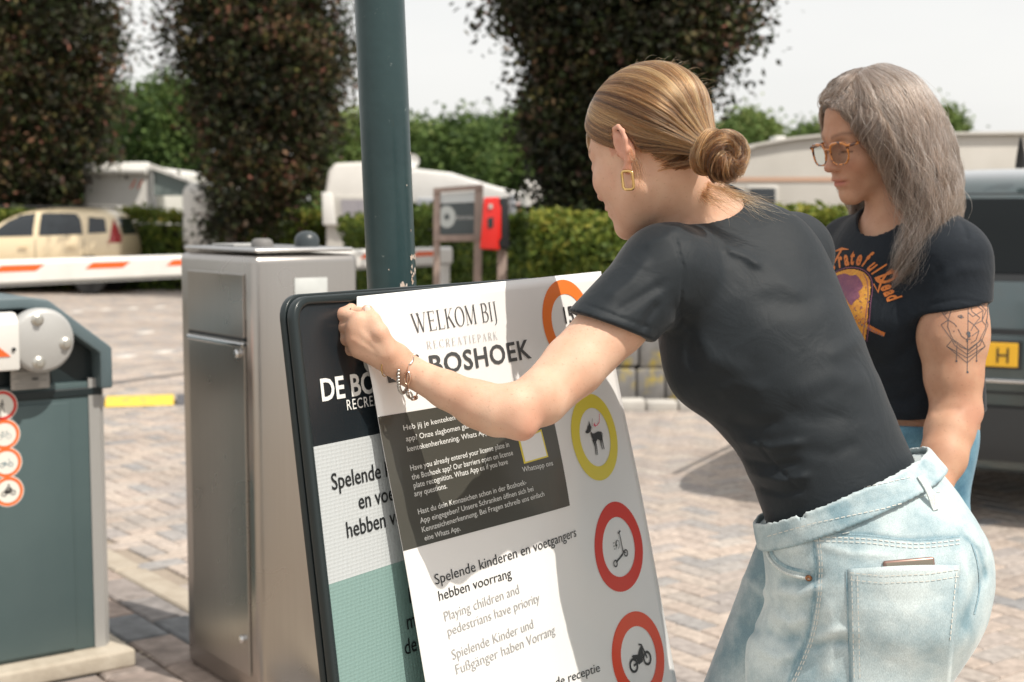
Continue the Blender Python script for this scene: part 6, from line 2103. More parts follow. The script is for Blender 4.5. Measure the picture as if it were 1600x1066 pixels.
# back pocket with a gaping top edge
PK = [(1325, 889), (1500, 884), (1478, 1120), (1330, 1130)]
V, F = patch_on(bvJ, PK, .0022, 22, 26, lambda s, t: .0085 * math.sin(math.pi * s) ** .7 * math.exp(-t * 9))
pk = mesh_obj("back_pocket", local_pts(V, W1), F, M_DENIM, w1jeans, True)
md = pk.modifiers.new("s", 'SOLIDIFY'); md.thickness = .0022; md.offset = -1; bake(pk)
at = pk.data.color_attributes.new("worn_shade", 'FLOAT_COLOR', 'POINT')
wv = np.ones((len(pk.data.vertices), 4), dtype=np.float32)
co = np.array([v.co for v in pk.data.vertices]) + A3(W1.location)
X, Y_ = px_of(co)
wv[:, :3] = np.clip(.62 + .2 * np.exp(-((X - 1420) / 60) ** 2) - .5 * np.exp(-((X - 1328) / 4) ** 2) + .25 * np.exp(-((Y_ - 893) / 6) ** 2), 0, 1)[:, None]
at.data.foreach_set("color", wv.ravel())
bvP = BVHTree.FromPolygons([v.co + W1.location for v in pk.data.vertices], [tuple(p.vertices) for p in pk.data.polygons])
mb = MB()
for dy in (4, 15): stitches_on(mb, bvP, [(1329, 891 + dy), (1380, 896 + dy), (1450, 893 + dy), (1503, 885 + dy)], 1.5, off=.0010)
for dx in (5, 14): stitches_on(mb, bvP, [(1326 + dx, 900), (1330 + dx, 1066)], 1.5, off=.0010)
stitches_on(mb, bvP, [(1494, 895), (1484, 1000)], 1.5, off=.0010)
jpart("pocket_stitching", mb, M_STITCH)
mb = MB(); strip_on(mb, bvJ, [(1323, 890), (1326, 980), (1329, 1070)], 3.0, .0012); jpart("pocket_seam", mb, M_DENIMD)
# second back pocket, seen edge on
mb = MB(); strip_on(mb, bvJ, curve_px([(1518, 850), (1527, 880), (1530, 920), (1522, 960)], 4), 2.5, .0008); jpart("centre_seam", mb, M_DENIMD)
# front pocket opening
mb = MB()
tube_on(mb, bvJ, curve_px([(1203, 838), (1199, 856), (1206, 876), (1226, 893), (1250, 901), (1268, 903)], 4), .0026, .0012, 4)
jpart("pocket_hem", mb, M_DENIML, auto=60)
mb = MB(); strip_on(mb, bvJ, curve_px([(1207, 836), (1204, 855), (1211, 872), (1230, 886), (1266, 895)], 4), 5, .0006); jpart("pocket_shadow_cloth", mb, M_DENIMD)
h, n_ = cast(bvJ, 1264, 902)
RM = Matrix.Translation(h - W1.location) @ n_.to_track_quat('Z', 'Y').to_matrix().to_4x4()
MB().lathe([(.0046, .001), (.0046, .0032), (.003, .0042), (.0012, .0036), (.0003, .0034)], RM, 14).build("rivet", mat("copper_rivet", (.32, .15, .08), .35, .9), w1jeans, auto=40)
# frayed threads on the waistband
frs = []
rr_ = random.Random(3)
for i in range(70):
    x = rr_.uniform(1195, 1438); t = (x - 1195) / 243
    y = 790 - 78 * t + 10 * math.sin(t * 3.1) * -.6
    h, n_ = cast(bvB, x, y + 6)
    d_ = (Vector((rr_.uniform(-1, 1), -.3, rr_.uniform(.2, 1.2)))).normalized()
    L_ = rr_.uniform(.003, .009)
    frs.append([h + n_ * .002 + d_ * L_ * k / 4 + Vector((rr_.uniform(-1, 1), 0, rr_.uniform(-1, 1))) * .0012 * (k / 4) for k in range(5)])
fm = mat("frayed_thread", (.7, .7, .66), .9)
mb = MB()
for f_ in frs: mb.tube(f_, .00035, 3)
jpart("frayed_thread", mb, fm)
# shoes (below the frame)
M_SHOE = mat("white_sneaker", (.7, .7, .68), .6)
def shoe(parent, a, yaw):
    R = Matrix.Translation(Vector((a.x, a.y, 0)) - parent.location) @ Matrix.Rotation(yaw, 4, 'Z')
    mb = MB()
    st = [(-.09, .032, .075), (-.06, .04, .095), (0, .042, .09), (.08, .046, .06), (.15, .044, .042), (.185, .02, .03)]
    vs = []; fs = []
    for x, w, hh in st:
        vs += [R @ Vector((x, y * w, z * hh + .002)) for y, z in ((-1, 0), (-1.05, .3), (-.7, .85), (0, 1), (.7, .85), (1.05, .3), (1, 0))]
    for i in range(len(st) - 1):
        for k in range(6): fs.append((i * 7 + k, i * 7 + k + 1, i * 7 + k + 8, i * 7 + k + 7))
        fs.append((i * 7 + 6, i * 7, i * 7 + 7, i * 7 + 13))
    fs += [tuple(range(7)), tuple(range(len(vs) - 7, len(vs)))]
    return mb.add(vs, fs).build("shoe", M_SHOE, parent, auto=60)
shoe(W1, ANK, math.atan2(.69, -.72)); shoe(W1, AFK, math.atan2(.69, -.72))

# phone in the pocket
hA, nA = cast(bvP, 1388, 900); hB, nB = cast(bvP, 1463, 893)
hC, nC = cast(bvP, 1430, 975)
hm = (hA + hB) / 2; up_ = (hm - hC).normalized(); ax_ = (hB - hA); ax_ = (ax_ - up_ * ax_.dot(up_)).normalized(); nn_ = ax_.cross(up_).normalized()
if nn_.dot(nA) < 0: nn_ = -nn_; ax_ = -ax_
RM = Matrix((( ax_.x, up_.x, nn_.x, 0), (ax_.y, up_.y, nn_.y, 0), (ax_.z, up_.z, nn_.z, 0), (0, 0, 0, 1)))
base = hm + nn_ * -.0085 + up_ * (-.010)
ph = empty("phone", base, "phone with a dull rose metal rim peeking out of the back pocket", "phone")
MB().box((0, 0, 0), (.068, .058, .0075), RM @ Matrix.Rotation(.06, 4, 'Z')).build("case", mat("dull_rose_metal", (.30, .19, .16), .35, .7), ph, bevel=.0032, bseg=3, auto=40)
MB().box((0, 0, .0042), (.062, .052, .0012), RM @ Matrix.Rotation(.06, 4, 'Z')).build("back_glass", mat("phone_back", (.20, .17, .13), .2, coat=.5), ph, bevel=.0004)

# ---- hair of the bending woman
M_HAIR1 = hair_mat("golden_brown_hair", [(0, (.025, .010, .004)), (.3, (.095, .040, .014)), (.65, (.25, .118, .044)), (1, (.50, .285, .125))], .26)
ER_ = np.array([.0765, .0975, .0835]); EC_ = np.array([0, -.010, .040])
def hline(y): return np.interp(y, [-.11, -.085, -.05, -.038, -.032, -.020, .012, .035, .052, .068, .080, .09], [-.082, -.080, -.066, -.030, .024, .036, .030, .026, .032, .044, .056, .062])
def cap1(p):
    q = to_local(p, C1, A1, s1)
    d = ell(q, EC_, ER_ + .003)
    hz = hline(q[:, 1]) - q[:, 2] + .006
    ear = 1.0 - np.sqrt(((q[:, 1] + .013) / .019) ** 2 + ((q[:, 2] - .0) / .034) ** 2)
    d = smax(d, ear * .018, .002)
    return np.maximum(d, hz * .7) * s1
w1hair = sdf_mesh("hair_mass", cap1, A3(C1) - .15, A3(C1) + .15, .003, M_HAIRCORE1, w1body, 0)
w1hair.data.transform(Matrix.Translation(-W1.location))
rng = np.random.default_rng(17)
def L2W(Q, C, Ax, s):
    M = np.array([list(a) for a in Ax]); return A3(C) + (Q @ M) * s
def combed(n, k=18):
    d = rng.normal(size=(n * 3, 3)); d /= np.linalg.norm(d, axis=1)[:, None]
    q = EC_ + d * ER_
    ok = (q[:, 2] > hline(q[:, 1]) + rng.random(n * 3) * .004); d = d[ok][:n]
    bun = np.array([0, -.95, -.80]); bun /= np.linalg.norm(bun)
    # angle about the bun direction -> grooves of the combed hair
    e1_ = np.array([1, 0, 0.]); e2_ = np.cross(bun, e1_)
    phi = np.arctan2(d @ e2_, d @ e1_)
    S = []
    tb = rng.normal(0, .5, 400)
    def table(x): 
        x = (x % 400); i = x.astype(int); f = x - i; f = f * f * (3 - 2 * f)
        return tb[i % 400] * (1 - f) + tb[(i + 1) % 400] * f
    om0 = np.arccos(np.clip(d @ bun, -1, 1))
    gro = table((phi + 4) * 9 + 1.5 * np.sin(om0 * 3)) * .6 + table((phi + 4) * 24 + 2 * np.sin(om0 * 4 + 1)) * .5 + table((phi + 4) * 55) * .25
    lay = rng.random(len(d)) * .0030
    om = np.arccos(np.clip(d @ bun, -1, 1))
    sway = (.05 * np.sin(phi * 5 + 1) + rng.normal(0, .012, len(d)))
    for t in np.linspace(0, .97, k):
        w0 = np.sin((1 - t) * om) / np.sin(om + 1e-6); w1 = np.sin(t * om) / np.sin(om + 1e-6)
        v = w0[:, None] * d + w1[:, None] * bun
        tang = np.cross(v, bun); tang /= np.linalg.norm(tang, axis=1)[:, None] + 1e-6
        v = v + tang * (sway * math.sin(math.pi * t))[:, None]
        v /= np.linalg.norm(v, axis=1)[:, None]
        ang = np.degrees(np.arccos(np.clip(v @ bun, -1, 1)))
        g_ = .0025 * gro * 1.3 * np.exp(-((ang - 42) / 40) ** 2)
        R = 1.0 / np.linalg.norm(v / (ER_ + .0035), axis=1)
        pnt = EC_ + v * (R + lay + g_)[:, None]
        u_ = max(0, (t - .72) / .28); u_ = u_ * u_ * (3 - 2 * u_)
        ent = np.array([0, -.108, -.050]) + (np.cos(phi)[:, None] * e1_ + np.sin(phi)[:, None] * e2_) * .020
        S.append(pnt * (1 - u_) + ent * u_)
    S = np.stack(S, 1)
    ey = (S[:, :, 1] + .013) / .0185; ez = (S[:, :, 2] + .012) / .043
    ee = np.sqrt(ey ** 2 + ez ** 2) + 1e-6
    fx = (ee < 1) & (np.abs(S[:, :, 0]) > .045)
    S[:, :, 1] = np.where(fx, -.013 + ey / ee * .0185, S[:, :, 1]); S[:, :, 2] = np.where(fx, -.012 + ez / ee * .043, S[:, :, 2])
    inear = (fx & (S[:, :, 2] < -.015)).any(1)
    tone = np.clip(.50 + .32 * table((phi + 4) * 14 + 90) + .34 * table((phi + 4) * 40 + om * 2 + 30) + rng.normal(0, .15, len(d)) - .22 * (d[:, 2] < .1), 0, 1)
    return S[~inear], tone[~inear]
S, tone = combed(15000)
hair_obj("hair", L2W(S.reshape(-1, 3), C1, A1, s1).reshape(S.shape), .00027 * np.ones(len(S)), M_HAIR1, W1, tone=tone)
# bun
BC = np.array([0, -.120, -.060])
bax = np.array([.25, -.85, -.35]); bax /= np.linalg.norm(bax)
b1_ = np.cross(bax, [0, 0, 1]); b1_ /= np.linalg.norm(b1_); b2_ = np.cross(bax, b1_)
def bun_core(p):
    q = to_local(p, C1, A1, s1)
    d = ell(q, BC, (.028, .024, .029))
    d = smin(d, ell(q, (0, -.095, -.040), (.022, .024, .022)), .01)
    return d * s1
bc = sdf_mesh("bun_core", bun_core, A3(C1) - .2, A3(C1) + .2, .0032, M_HAIRCORE1, w1hair, 0)
bc.data.transform(Matrix.Translation(-W1.location))
nB = 4200; k = 22
ph0 = rng.random(nB) * 2 * math.pi; th0 = rng.random(nB) * 2 * math.pi; ln = rng.uniform(1.4, 3.2, nB)
clump = np.floor(rng.random(nB) * 16)
S = []
for t in np.linspace(0, 1, k):
    th = th0 + ln * t
    tw = clump / 16 * 2 * math.pi + th * .9
    mr = .0165 + .0035 * np.sin(ph0 * 3) + .0025 * np.sin(th * 3 + clump)
    phi = tw + .32 * np.sin(ph0)
    Rr = .0178 + mr * .92 * np.cos(phi) + .0015 * np.sin(ph0 * 5)
    jit = .0022 * np.stack([np.sin(clump * 3 + 5 * t), np.sin(clump * 5 + 4 * t + 1), np.sin(clump * 7 + 6 * t + 2)], 1) + .0009 * np.stack([np.sin(ph0 * 9 + 7 * t), np.sin(ph0 * 8 - 6 * t), np.sin(th0 * 9 + 8 * t)], 1)
    pos = BC + jit + Rr[:, None] * (np.cos(th)[:, None] * b1_ + np.sin(th)[:, None] * b2_) + (mr * np.sin(phi) * 1.05)[:, None] * bax + bax * .006
    S.append(pos)
S = np.stack(S, 1)
bn = hair_obj("bun_strands", L2W(S.reshape(-1, 3), C1, A1, s1).reshape(S.shape), .00028 * np.ones(nB), M_HAIR1, W1, tone=np.clip(.30 + .35 * np.sin(clump * 2.4) + rng.normal(0, .15, nB), 0, 1))
# hair wound round the base of the bun and loose ends
S = []
for i in range(900):
    a0 = rng.uniform(0, 6.28); r0 = rng.uniform(.022, .034)
    st = []
    for t in np.linspace(0, 1, 12):
        a = a0 + t * rng.uniform(1.5, 1.7)
        st.append(np.array([0, -.103, -.048]) + r0 * (math.cos(a) * b1_ + math.sin(a) * b2_) * (1 + .08 * math.sin(3 * a)) + bax * (.004 + .010 * math.sin(i)) * 1)
    S.append(st)
S = np.array(S)
hair_obj("bun_strands", L2W(S.reshape(-1, 3), C1, A1, s1).reshape(S.shape), .00030 * np.ones(len(S)), M_HAIR1, W1)
def wisps(guides, n, spread, curl, k=14):
    out = []
    for i in range(n):
        g = guides[rng.integers(len(guides))]
        pts = [np.array(P(*q)) for q in g]
        o0 = rng.normal(0, .003, 3); o1 = rng.normal(0, spread, 3); ph = rng.random() * 6.28; fr_ = rng.uniform(1, 3); L0 = rng.uniform(.45, 1.0)
        st = []
        for t in np.linspace(0, L0, k):
            x = t * (len(pts) - 1); a = min(int(x), len(pts) - 2); f_ = x - a
            b = pts[a] * (1 - f_) + pts[a + 1] * f_
            st.append(b + o0 * (1 - t) + o1 * t + curl * t * np.array([math.sin(ph + fr_ * 6 * t), math.cos(ph * 1.7 + fr_ * 5 * t), math.cos(ph + fr_ * 6 * t)]))
        out.append(st)
    return np.array(out)
ws = wisps([[(1075, 285, 2.0), (1100, 300, 1.98), (1130, 312, 1.97), (1165, 322, 1.965)], [(1100, 285, 1.99), (1130, 300, 1.96), (1165, 318, 1.95), (1205, 345, 1.95)],
            [(1125, 290, 1.97), (1150, 305, 1.95), (1185, 315, 1.94), (1235, 330, 1.94)], [(1085, 290, 2.0), (1105, 308, 1.975), (1135, 322, 1.97), (1150, 330, 1.97)]], 260, .010, .004)
hair_obj("loose_wisps", ws, .00013 * np.ones(len(ws)), M_HAIR1, W1, .2)
ws = wisps([[(1040, 292, 2.02), (1060, 305, 2.0), (1080, 315, 1.99)], [(1060, 280, 2.01), (1085, 300, 1.98), (1110, 316, 1.975)], [(985, 232, 1.93), (995, 255, 1.925), (1000, 285, 1.93), (1010, 300, 1.94)]], 120, .007, .003)
hair_obj("loose_wisps", ws, .00012 * np.ones(len(ws)), M_HAIR1, W1, .2)
# flyaways on the crown
d = rng.normal(size=(700, 3)); d /= np.linalg.norm(d, axis=1)[:, None]
q = EC_ + d * (ER_ + .004); ok = q[:, 2] > hline(q[:, 1]) + .02; q = q[ok][:230]; d = d[ok][:230]
S = []
for i in range(len(q)):
    L0 = rng.uniform(.008, .028); bend = rng.normal(0, .5, 3); back = np.array([0, -1, -.3])
    S.append([q[i] + (d[i] * .35 * math.sin(2.4 * t) + back * t * .9 + bend * t * t * .5) * L0 for t in np.linspace(0, 1, 8)])
S = np.array(S)
hair_obj("flyaway_hairs", L2W(S.reshape(-1, 3), C1, A1, s1).reshape(S.shape), .00010 * np.ones(len(S)), M_HAIR1, W1, .3)
# hoop earring
lob = from_local((.0800, -.010, -.041), C1, A1, s1)
e_x = Vector((.55, -.35, 0)).normalized()
mb = MB(); pts = []
for cx, cz, a0 in ((.0040, -.004, 0), (-.0040, -.004, 90), (-.0036, -.020, 180), (.0036, -.020, 270)):
    for kk_ in range(5):
        a = math.radians(a0 + 90 * kk_ / 4); pts.append((cx + .0042 * math.cos(a), cz + .0042 * math.sin(a)))
mb.tube([lob - W1.location + e_x * x + Vector((-.10 * z, 0, z + .002)) for x, z in pts], .0021, 8, closed=True)
mb.build("earring", M_GOLD, W1, auto=60)
# bracelets
wax = (P(640, 580, 1.821) - P(697, 609, 1.809)).normalized()
def ringpts(cpx, cpy, cY, r1, r2, tilt=0.0, n=40, hang=.0):
    c = P(cpx, cpy, cY); s_, o_, w_ = axes((0, 0, 1), wax)
    s_, o_, w_ = Vector(s_.tolist()), Vector(o_.tolist()), Vector(w_.tolist())
    return [c + s_ * (math.cos(a) * r1) - Vector((0, 0, hang)) + o_ * (math.sin(a) * r2) + w_ * (tilt * math.cos(a)) for a in [2 * math.pi * k / n for k in range(n)]]
rel(MB().tube(ringpts(607, 557, 1.814, .0240, .0235, .006, hang=.0015), .0008, 5, closed=True), W1).build("thin_bracelet", M_GOLD, W1, auto=60)
mb = MB()
bp_ = ringpts(632, 576, 1.820, .0258, .0245, .010, 40, .0040)
for i, q_ in enumerate(bp_): mb.lathe([(.0001, -.0026), (.0023, -.0014), (.0028, 0), (.0023, .0014), (.0001, .0026)], Matrix.Translation(q_ - W1.location), 6)
mb.build("woven_bracelet", M_SILVER, W1, auto=60)
bp_ = ringpts(646, 584, 1.820, .0268, .0252, .012, 56, .0045)
lb = rel(MB().tube(bp_, .0011, 5, closed=True), W1).build("link_bracelet", M_ROSE, W1, auto=60)
for i in range(0, 56, 8):
    a, b = bp_[i], bp_[(i + 5) % 56]
    m_ = (a + b) / 2; t_ = (b - a).normalized(); o_ = t_.cross((m_ - P(646, 584, 1.820)).normalized()).normalized()
    L_ = (b - a).length / 2
    rel(MB().tube([m_ + t_ * (L_ * math.cos(w)) + o_ * (.0036 * math.sin(w)) for w in [2 * math.pi * k / 16 for k in range(16)]], .0013, 6, closed=True), W1).build("link", M_ROSE if i % 16 else M_SILVER, lb, auto=60)
c_ = H(540, 491, -.012)
rel(MB().tube([c_ + Vector((.0102 * math.cos(a) * .7, .0102 * math.sin(a), .0102 * math.cos(a) * .72)) for a in [2 * math.pi * k / 20 for k in range(20)]], .0009, 6, closed=True), W1).build("ring", M_ROSE, W1, auto=60)
# fine gold necklace at the nape
pts = []
for t in np.linspace(0, 1, 16):
    h, n_ = cast(bvS1, 1085 + 62 * t, 322 - 6 * math.sin(math.pi * t)); pts.append(h + n_ * .001)
rel(MB().tube(pts, .0006, 5), W1).build("necklace", M_GOLD, W1, auto=60)

# thumb nail
tn = H(574, 484, -.0300)
RM = Matrix.Translation(tn - W1.location) @ Matrix.Rotation(math.radians(80), 4, 'X')
mb = MB()
mb.lathe([(.0052, .0), (.0050, .0008), (.0030, .0014), (.0004, .0016)], RM @ Matrix.Diagonal((.8, 1.15, 1, 1)), 14)
mb.build("fingernail", mat("pale_nail", (.78, .60, .52), .25, coat=.3), w1body, auto=60)
# ------------------------------------------------------------------ the grey haired woman
W2 = empty("person", Vector((.72, 2.62, 0)), "grey haired woman with tortoise glasses, tattooed arm and printed black t-shirt, looking down", "person")
C2 = P(1361, 214, 2.60); A2 = frame_axes((-.88, -.34, -.31)); s2 = .93
R2 = Vector((-.53, .85, 0))
SL2, SR2 = P(1487, 405, 2.475), P(1330, 392, 2.74)
EL2, WL2 = P(1494, 640, 2.43), P(1457, 768, 2.34)
t2 = [(P(1385, 800, 2.62), .130, .10), (P(1394, 725, 2.62), .132, .103), (P(1422, 650, 2.62), .142, .112), (P(1418, 560, 2.61), .140, .110), (P(1414, 480, 2.60), .150, .120),
      (P(1412, 420, 2.60), .160, .108), (P(1412, 385, 2.60), .135, .082), (P(1412, 355, 2.60), .075, .06)]
def body2(p):
    q = to_local(p, C2, A2, s2)
    d = head_sdf(q) * s2
    d = smin(d, econe(p, P(1388, 262, 2.60), P(1410, 352, 2.60), R2, (.048, .052), (.056, .060)), .016)
    t = loft(p, [(c, a - .008, b - .008) for c, a, b in t2], R2)
    d = smin(d, t, .03)
    d = smin(d, chain(p, [(SL2, .044), (P(1490, 468, 2.462), .0480), (P(1490, 500, 2.455), .0540), (P(1489, 530, 2.45), .0565), (P(1490, 590, 2.44), .0460), (EL2, .0385)], .02), .010)
    d = smin(d, chain(p, [(EL2, .0385), (P(1484, 672, 2.41), .0385), (P(1474, 715, 2.38), .0360), (WL2, .0265), (P(1448, 800, 2.32), .0255)], .02), .02)
    d = smin(d, ball(p, P(1512, 645, 2.43), .020), .018)
    # hand resting against her thigh
    w = P(1448, 800, 2.32)
    for i in range(4):
        m_ = w + Vector((-.026 + .016 * i, -.010 + .006 * i, -.070)); a = .004 * abs(i - 1.3)
        d = smin(d, cone(p, w, m_, .018, .0115), .012)
        d = smin(d, chain(p, [(m_, .0098), (m_ + Vector((-.010, .004, -.034 + a)), .0088), (m_ + Vector((-.020, .014, -.058 + a)), .0076)], .003), .003)
    d = smin(d, chain(p, [(w + Vector((-.01, -.004, -.01)), .015), (w + Vector((-.044, -.004, -.045)), .011), (w + Vector((-.052, .002, -.074)), .0085)], .006), .006)
    # far arm
    d = smin(d, chain(p, [(SR2, .052), (P(1312, 520, 2.84), .044), (P(1330, 640, 2.86), .037), (P(1340, 730, 2.78), .034), (P(1350, 790, 2.70), .026), (P(1356, 850, 2.68), .030), (P(1356, 880, 2.68), .018)], .02), .03)
    c_ = crease(p, [([(1455, 648), (1480, 640), (1504, 640)], -.0018, 6), ([(1462, 510), (1470, 560), (1470, 610)], .0010, 12)])
    return d - c_
def tint2(V):
    q = to_local(V, C2, A2, s2); hd = np.linalg.norm(q, axis=1) < .16
    r, k = head_tint(q); r = r * hd; k = k * hd
    r = np.maximum(r, .3 * np.exp(-np.sum((V - A3(P(1520, 650, 2.40))) ** 2, 1) / .03 ** 2))
    C = np.ones((len(V), 4), dtype=np.float32); C[:, 0] = r; C[:, 1] = k; C[:, 2] = 0
    return {"tint": C}
w2body = sdf_mesh("body", body2, (.30, 2.15, .62), (1.05, 3.05, 1.86), .0032, M_SKIN2, W2, 1, tint2)
FOLD2 = [([(1442, 478), (1500, 468), (1556, 478)], -.0014, 2.5), ([(1470, 440), (1500, 420), (1540, 420)], .0024, 10), ([(1440, 470), (1455, 440), (1475, 415)], -.0026, 8), ([(1436, 500), (1425, 540), (1400, 560)], -.003, 10),
         ([(1440, 560), (1410, 580), (1370, 590)], .003, 12), ([(1440, 610), (1410, 625), (1380, 630)], -.003, 10), ([(1445, 635), (1420, 645), (1390, 645)], .0028, 8), ([(1420, 480), (1400, 520), (1390, 560)], .002, 12),
         ([(1500, 345), (1508, 360), (1512, 378)], -.002, 4), ([(1440, 520), (1425, 500), (1415, 470)], .0026, 9)]
def shirt2(p):
    t = loft(p, [(P(1420, 700, 2.62), .146, .114)] + [(c, a + .004, b + .004) for c, a, b in t2[2:]], R2)
    t = smin(t, ball(p, P(1365, 500, 2.53), .055), .05)
    t = smin(t, ball(p, P(1330, 505, 2.66), .055), .05)
    t = smin(t, ball(p, SL2, .056), .05)
    t = smin(t, ball(p, SR2, .060), .05)
    pl = (p - A3(P(1492, 481, 2.46))) @ A3(nrm((.18, -.05, -1.)))
    sl = smax(cone(p, P(1488, 410, 2.475), P(1491, 530, 2.455), .0605, .0710), pl, .005)
    t = smin(t, sl, .03)
    sr = np.maximum(cone(p, SR2, P(1312, 510, 2.84), .058, .056), (p - A3(P(1314, 490, 2.82))) @ A3((0, .2, -1)))
    t = smin(t, sr, .03)
    hem = (p - A3(P(1425, 653, 2.52))) @ A3(nrm((.06, -.05, -1.)))
    t = smax(t, hem + .0015 * np.sin(p[:, 0] * 60), .004)
    t = t - crease(p, FOLD2)
    t = smax(t, -econe(p, P(1390, 290, 2.60), P(1406, 350, 2.585), R2, (.066, .066), (.070, .078)), .003)
    return t
w2shirt = sdf_mesh("t_shirt", shirt2, (.42, 2.28, 1.02), (1.02, 3.02, 1.54), .0038, M_SHIRT2, W2, 1)
def jeans2(p):
    d = loft(p, [(P(1414, 668, 2.62), .146, .116), (P(1392, 740, 2.62), .150, .118), (P(1385, 800, 2.62), .155, .120), (P(1380, 850, 2.62), .150, .115)], R2, .05)
    c = P(1380, 830, 2.62)
    for s, yy in ((-1, .0), (1, .0)):
        hip = c - R2 * s * .085
        kn = Vector((hip.x - .03, hip.y - .02, .52)); an = Vector((hip.x, hip.y, .09))
        l = econe(p, hip, kn, R2, (.085, .10), (.070, .080)); l = smin(l, econe(p, kn, an, R2, (.070, .080), (.075, .09)), .03)
        d = smin(d, l, .03)
    d = np.maximum(d, (p - A3(P(1424, 667, 2.50))) @ A3(nrm((-.03, .0, 1))))
    return d - crease(p, [([(1395, 690), (1450, 694)], -.0016, 3), ([(1412, 672), (1414, 690)], .003, 4), ([(1470, 720), (1490, 760), (1500, 790)], -.003, 8)])
M_DENIM2 = cloth_mat("blue_denim", (.06, .17, .26), (.18, .36, .46), .85, .2, 900, .2, 9)
w2jeans = sdf_mesh("jeans", jeans2, (.44, 2.36, .02), (1.0, 2.92, 1.12), .006, M_DENIM2, W2, 1)
for s in (-1, 1):
    c = P(1380, 830, 2.62) - R2 * s * .085
    shoe(W2, Vector((c.x, c.y, 0)), math.atan2(-.4, -.9))
bvT = BVHTree.FromPolygons([v.co + W2.location for v in w2shirt.data.vertices], [tuple(p.vertices) for p in w2shirt.data.polygons])
bvK = BVHTree.FromPolygons([v.co + W2.location for v in w2body.data.vertices], [tuple(p.vertices) for p in w2body.data.polygons])
def zp(x, y, k=3.134): return (1220 + x / k, 380 + y / k)
# collar rib
mb = MB()
cpts = []
for t in np.linspace(0, 1, 15):
    a = math.radians(200 + 150 * t)
    cpts.append((1404 + 46 * math.cos(a), 346 - 20 * math.sin(a)))
tube_on(mb, bvT, curve_px([(1357, 330), (1360, 343), (1372, 352), (1392, 356), (1412, 352), (1424, 345)], 4), .0032, .0004, 5)
rel(mb, W2).build("collar_rib", M_SHIRT2, W2, auto=60)
# shirt print: lettering on an arc over a plain orange and purple shield
M_PRO_ = cloth_mat("printed_orange", (.62, .20, .05), (.50, .15, .04), .8, .2, 900, .2, 20)
M_PRY = cloth_mat("printed_yellow_orange", (.66, .33, .05), (.55, .22, .05), .8, .2, 900, .2, 60)
M_PRP = cloth_mat("printed_purple", (.17, .06, .12), (.24, .09, .13), .8, .2, 900, .2, 60)
def draped(item, off, name, m, parent, sub=None):
    V = []
    for x, y in item[0]:
        h, n_ = cast(bvT, x, y); V.append(h + n_ * off)
    return mesh_obj(name, local_pts(V, W2), item[1], m, parent, True)
arcp = curve_px([zp(238, 150), zp(262, 128), zp(300, 116), zp(350, 104), zp(400, 112), zp(432, 135), zp(462, 168), zp(486, 212)], 8)
alen = [0]
for i in range(1, len(arcp)): alen.append(alen[-1] + math.hypot(arcp[i][0] - arcp[i - 1][0], arcp[i][1] - arcp[i - 1][1]))
def on_arc(d):
    for i in range(1, len(arcp)):
        if alen[i] >= d or i == len(arcp) - 1:
            f = (d - alen[i - 1]) / max(1e-6, alen[i] - alen[i - 1]); a, b = arcp[i - 1], arcp[i]
            tx, ty = b[0] - a[0], b[1] - a[1]; l = math.hypot(tx, ty)
            return a[0] + (b[0] - a[0]) * f, a[1] + (b[1] - a[1]) * f, tx / l, ty / l
items = []
d0 = 1.0
hts = {'G': 30, 'D': 30}
for w_, adv in (("Grateful", None), ("Dead", None)):
    for i, ch in enumerate(w_):
        V, F = text2d(ch, 1.0, .50, .035, shear=.3)
        xs = [v[0] for v in V]; wd = max(xs) - min(xs)
        sz = 42 if ch in 'GD' else 33
        x, y, tx, ty = on_arc(d0 + wd * sz / 2)
        tv = []
        for a, b in V:
            a = (a - min(xs) - wd / 2) * sz; b = b * sz * (1.15 if ch in 'GDfl' else 1)
            tv.append((x + a * tx + b * ty, y + a * ty - b * tx))
        items.append((tv, F)); d0 += wd * sz + 1.0
    d0 += 1.2
items.append(stroke([zp(455, 200), zp(476, 240), zp(492, 190), zp(520, 150), zp(545, 128), zp(556, 158)], [2, 4, 3.5, 3, 3.5, 1]))
items.append(stroke([zp(270, 40), zp(300, 28), zp(334, 32)], [2, 4, 1]))
items.append(stroke([zp(300, 30), zp(275, 75), zp(248, 125)], [3, 3, 2]))
draped(merge(*items), .0008, "lettering", M_PRO_, w2shirt)
def grid_fill(poly, step=3.0):
    """dense grid clipped by testing cell centres; smooth enough under the print"""
    xs = [p[0] for p in poly]; ys = [p[1] for p in poly]
    def inside(x, y):
        c = False; n = len(poly)
        for i in range(n):
            a, b = poly[i], poly[i - 1]
            if (a[1] > y) != (b[1] > y) and x < (b[0] - a[0]) * (y - a[1]) / (b[1] - a[1]) + a[0]: c = not c
        return c
    V = []; F = []; ix = {}
    nx = int((max(xs) - min(xs)) / step) + 1; ny = int((max(ys) - min(ys)) / step) + 1
    for i in range(nx):
        for j in range(ny):
            x, y = min(xs) + i * step, min(ys) + j * step
            if inside(x + step / 2, y + step / 2):
                q = []
                for a, b in ((0, 0), (0, 1), (1, 1), (1, 0)):
                    k = (i + a, j + b)
                    if k not in ix: ix[k] = len(V); V.append((min(xs) + k[0] * step, min(ys) + k[1] * step))
                    q.append(ix[k])
                F.append(tuple(q))
    return V, F
shield = curve_px([zp(250, 160), zp(300, 135), zp(350, 128), zp(400, 140), zp(432, 172), zp(440, 220), zp(430, 300), zp(424, 380), zp(414, 470), zp(395, 520), zp(330, 430), zp(280, 300)], 4)
draped(grid_fill(shield, 1.2), .0006, "print_shield", M_PRY, w2shirt)
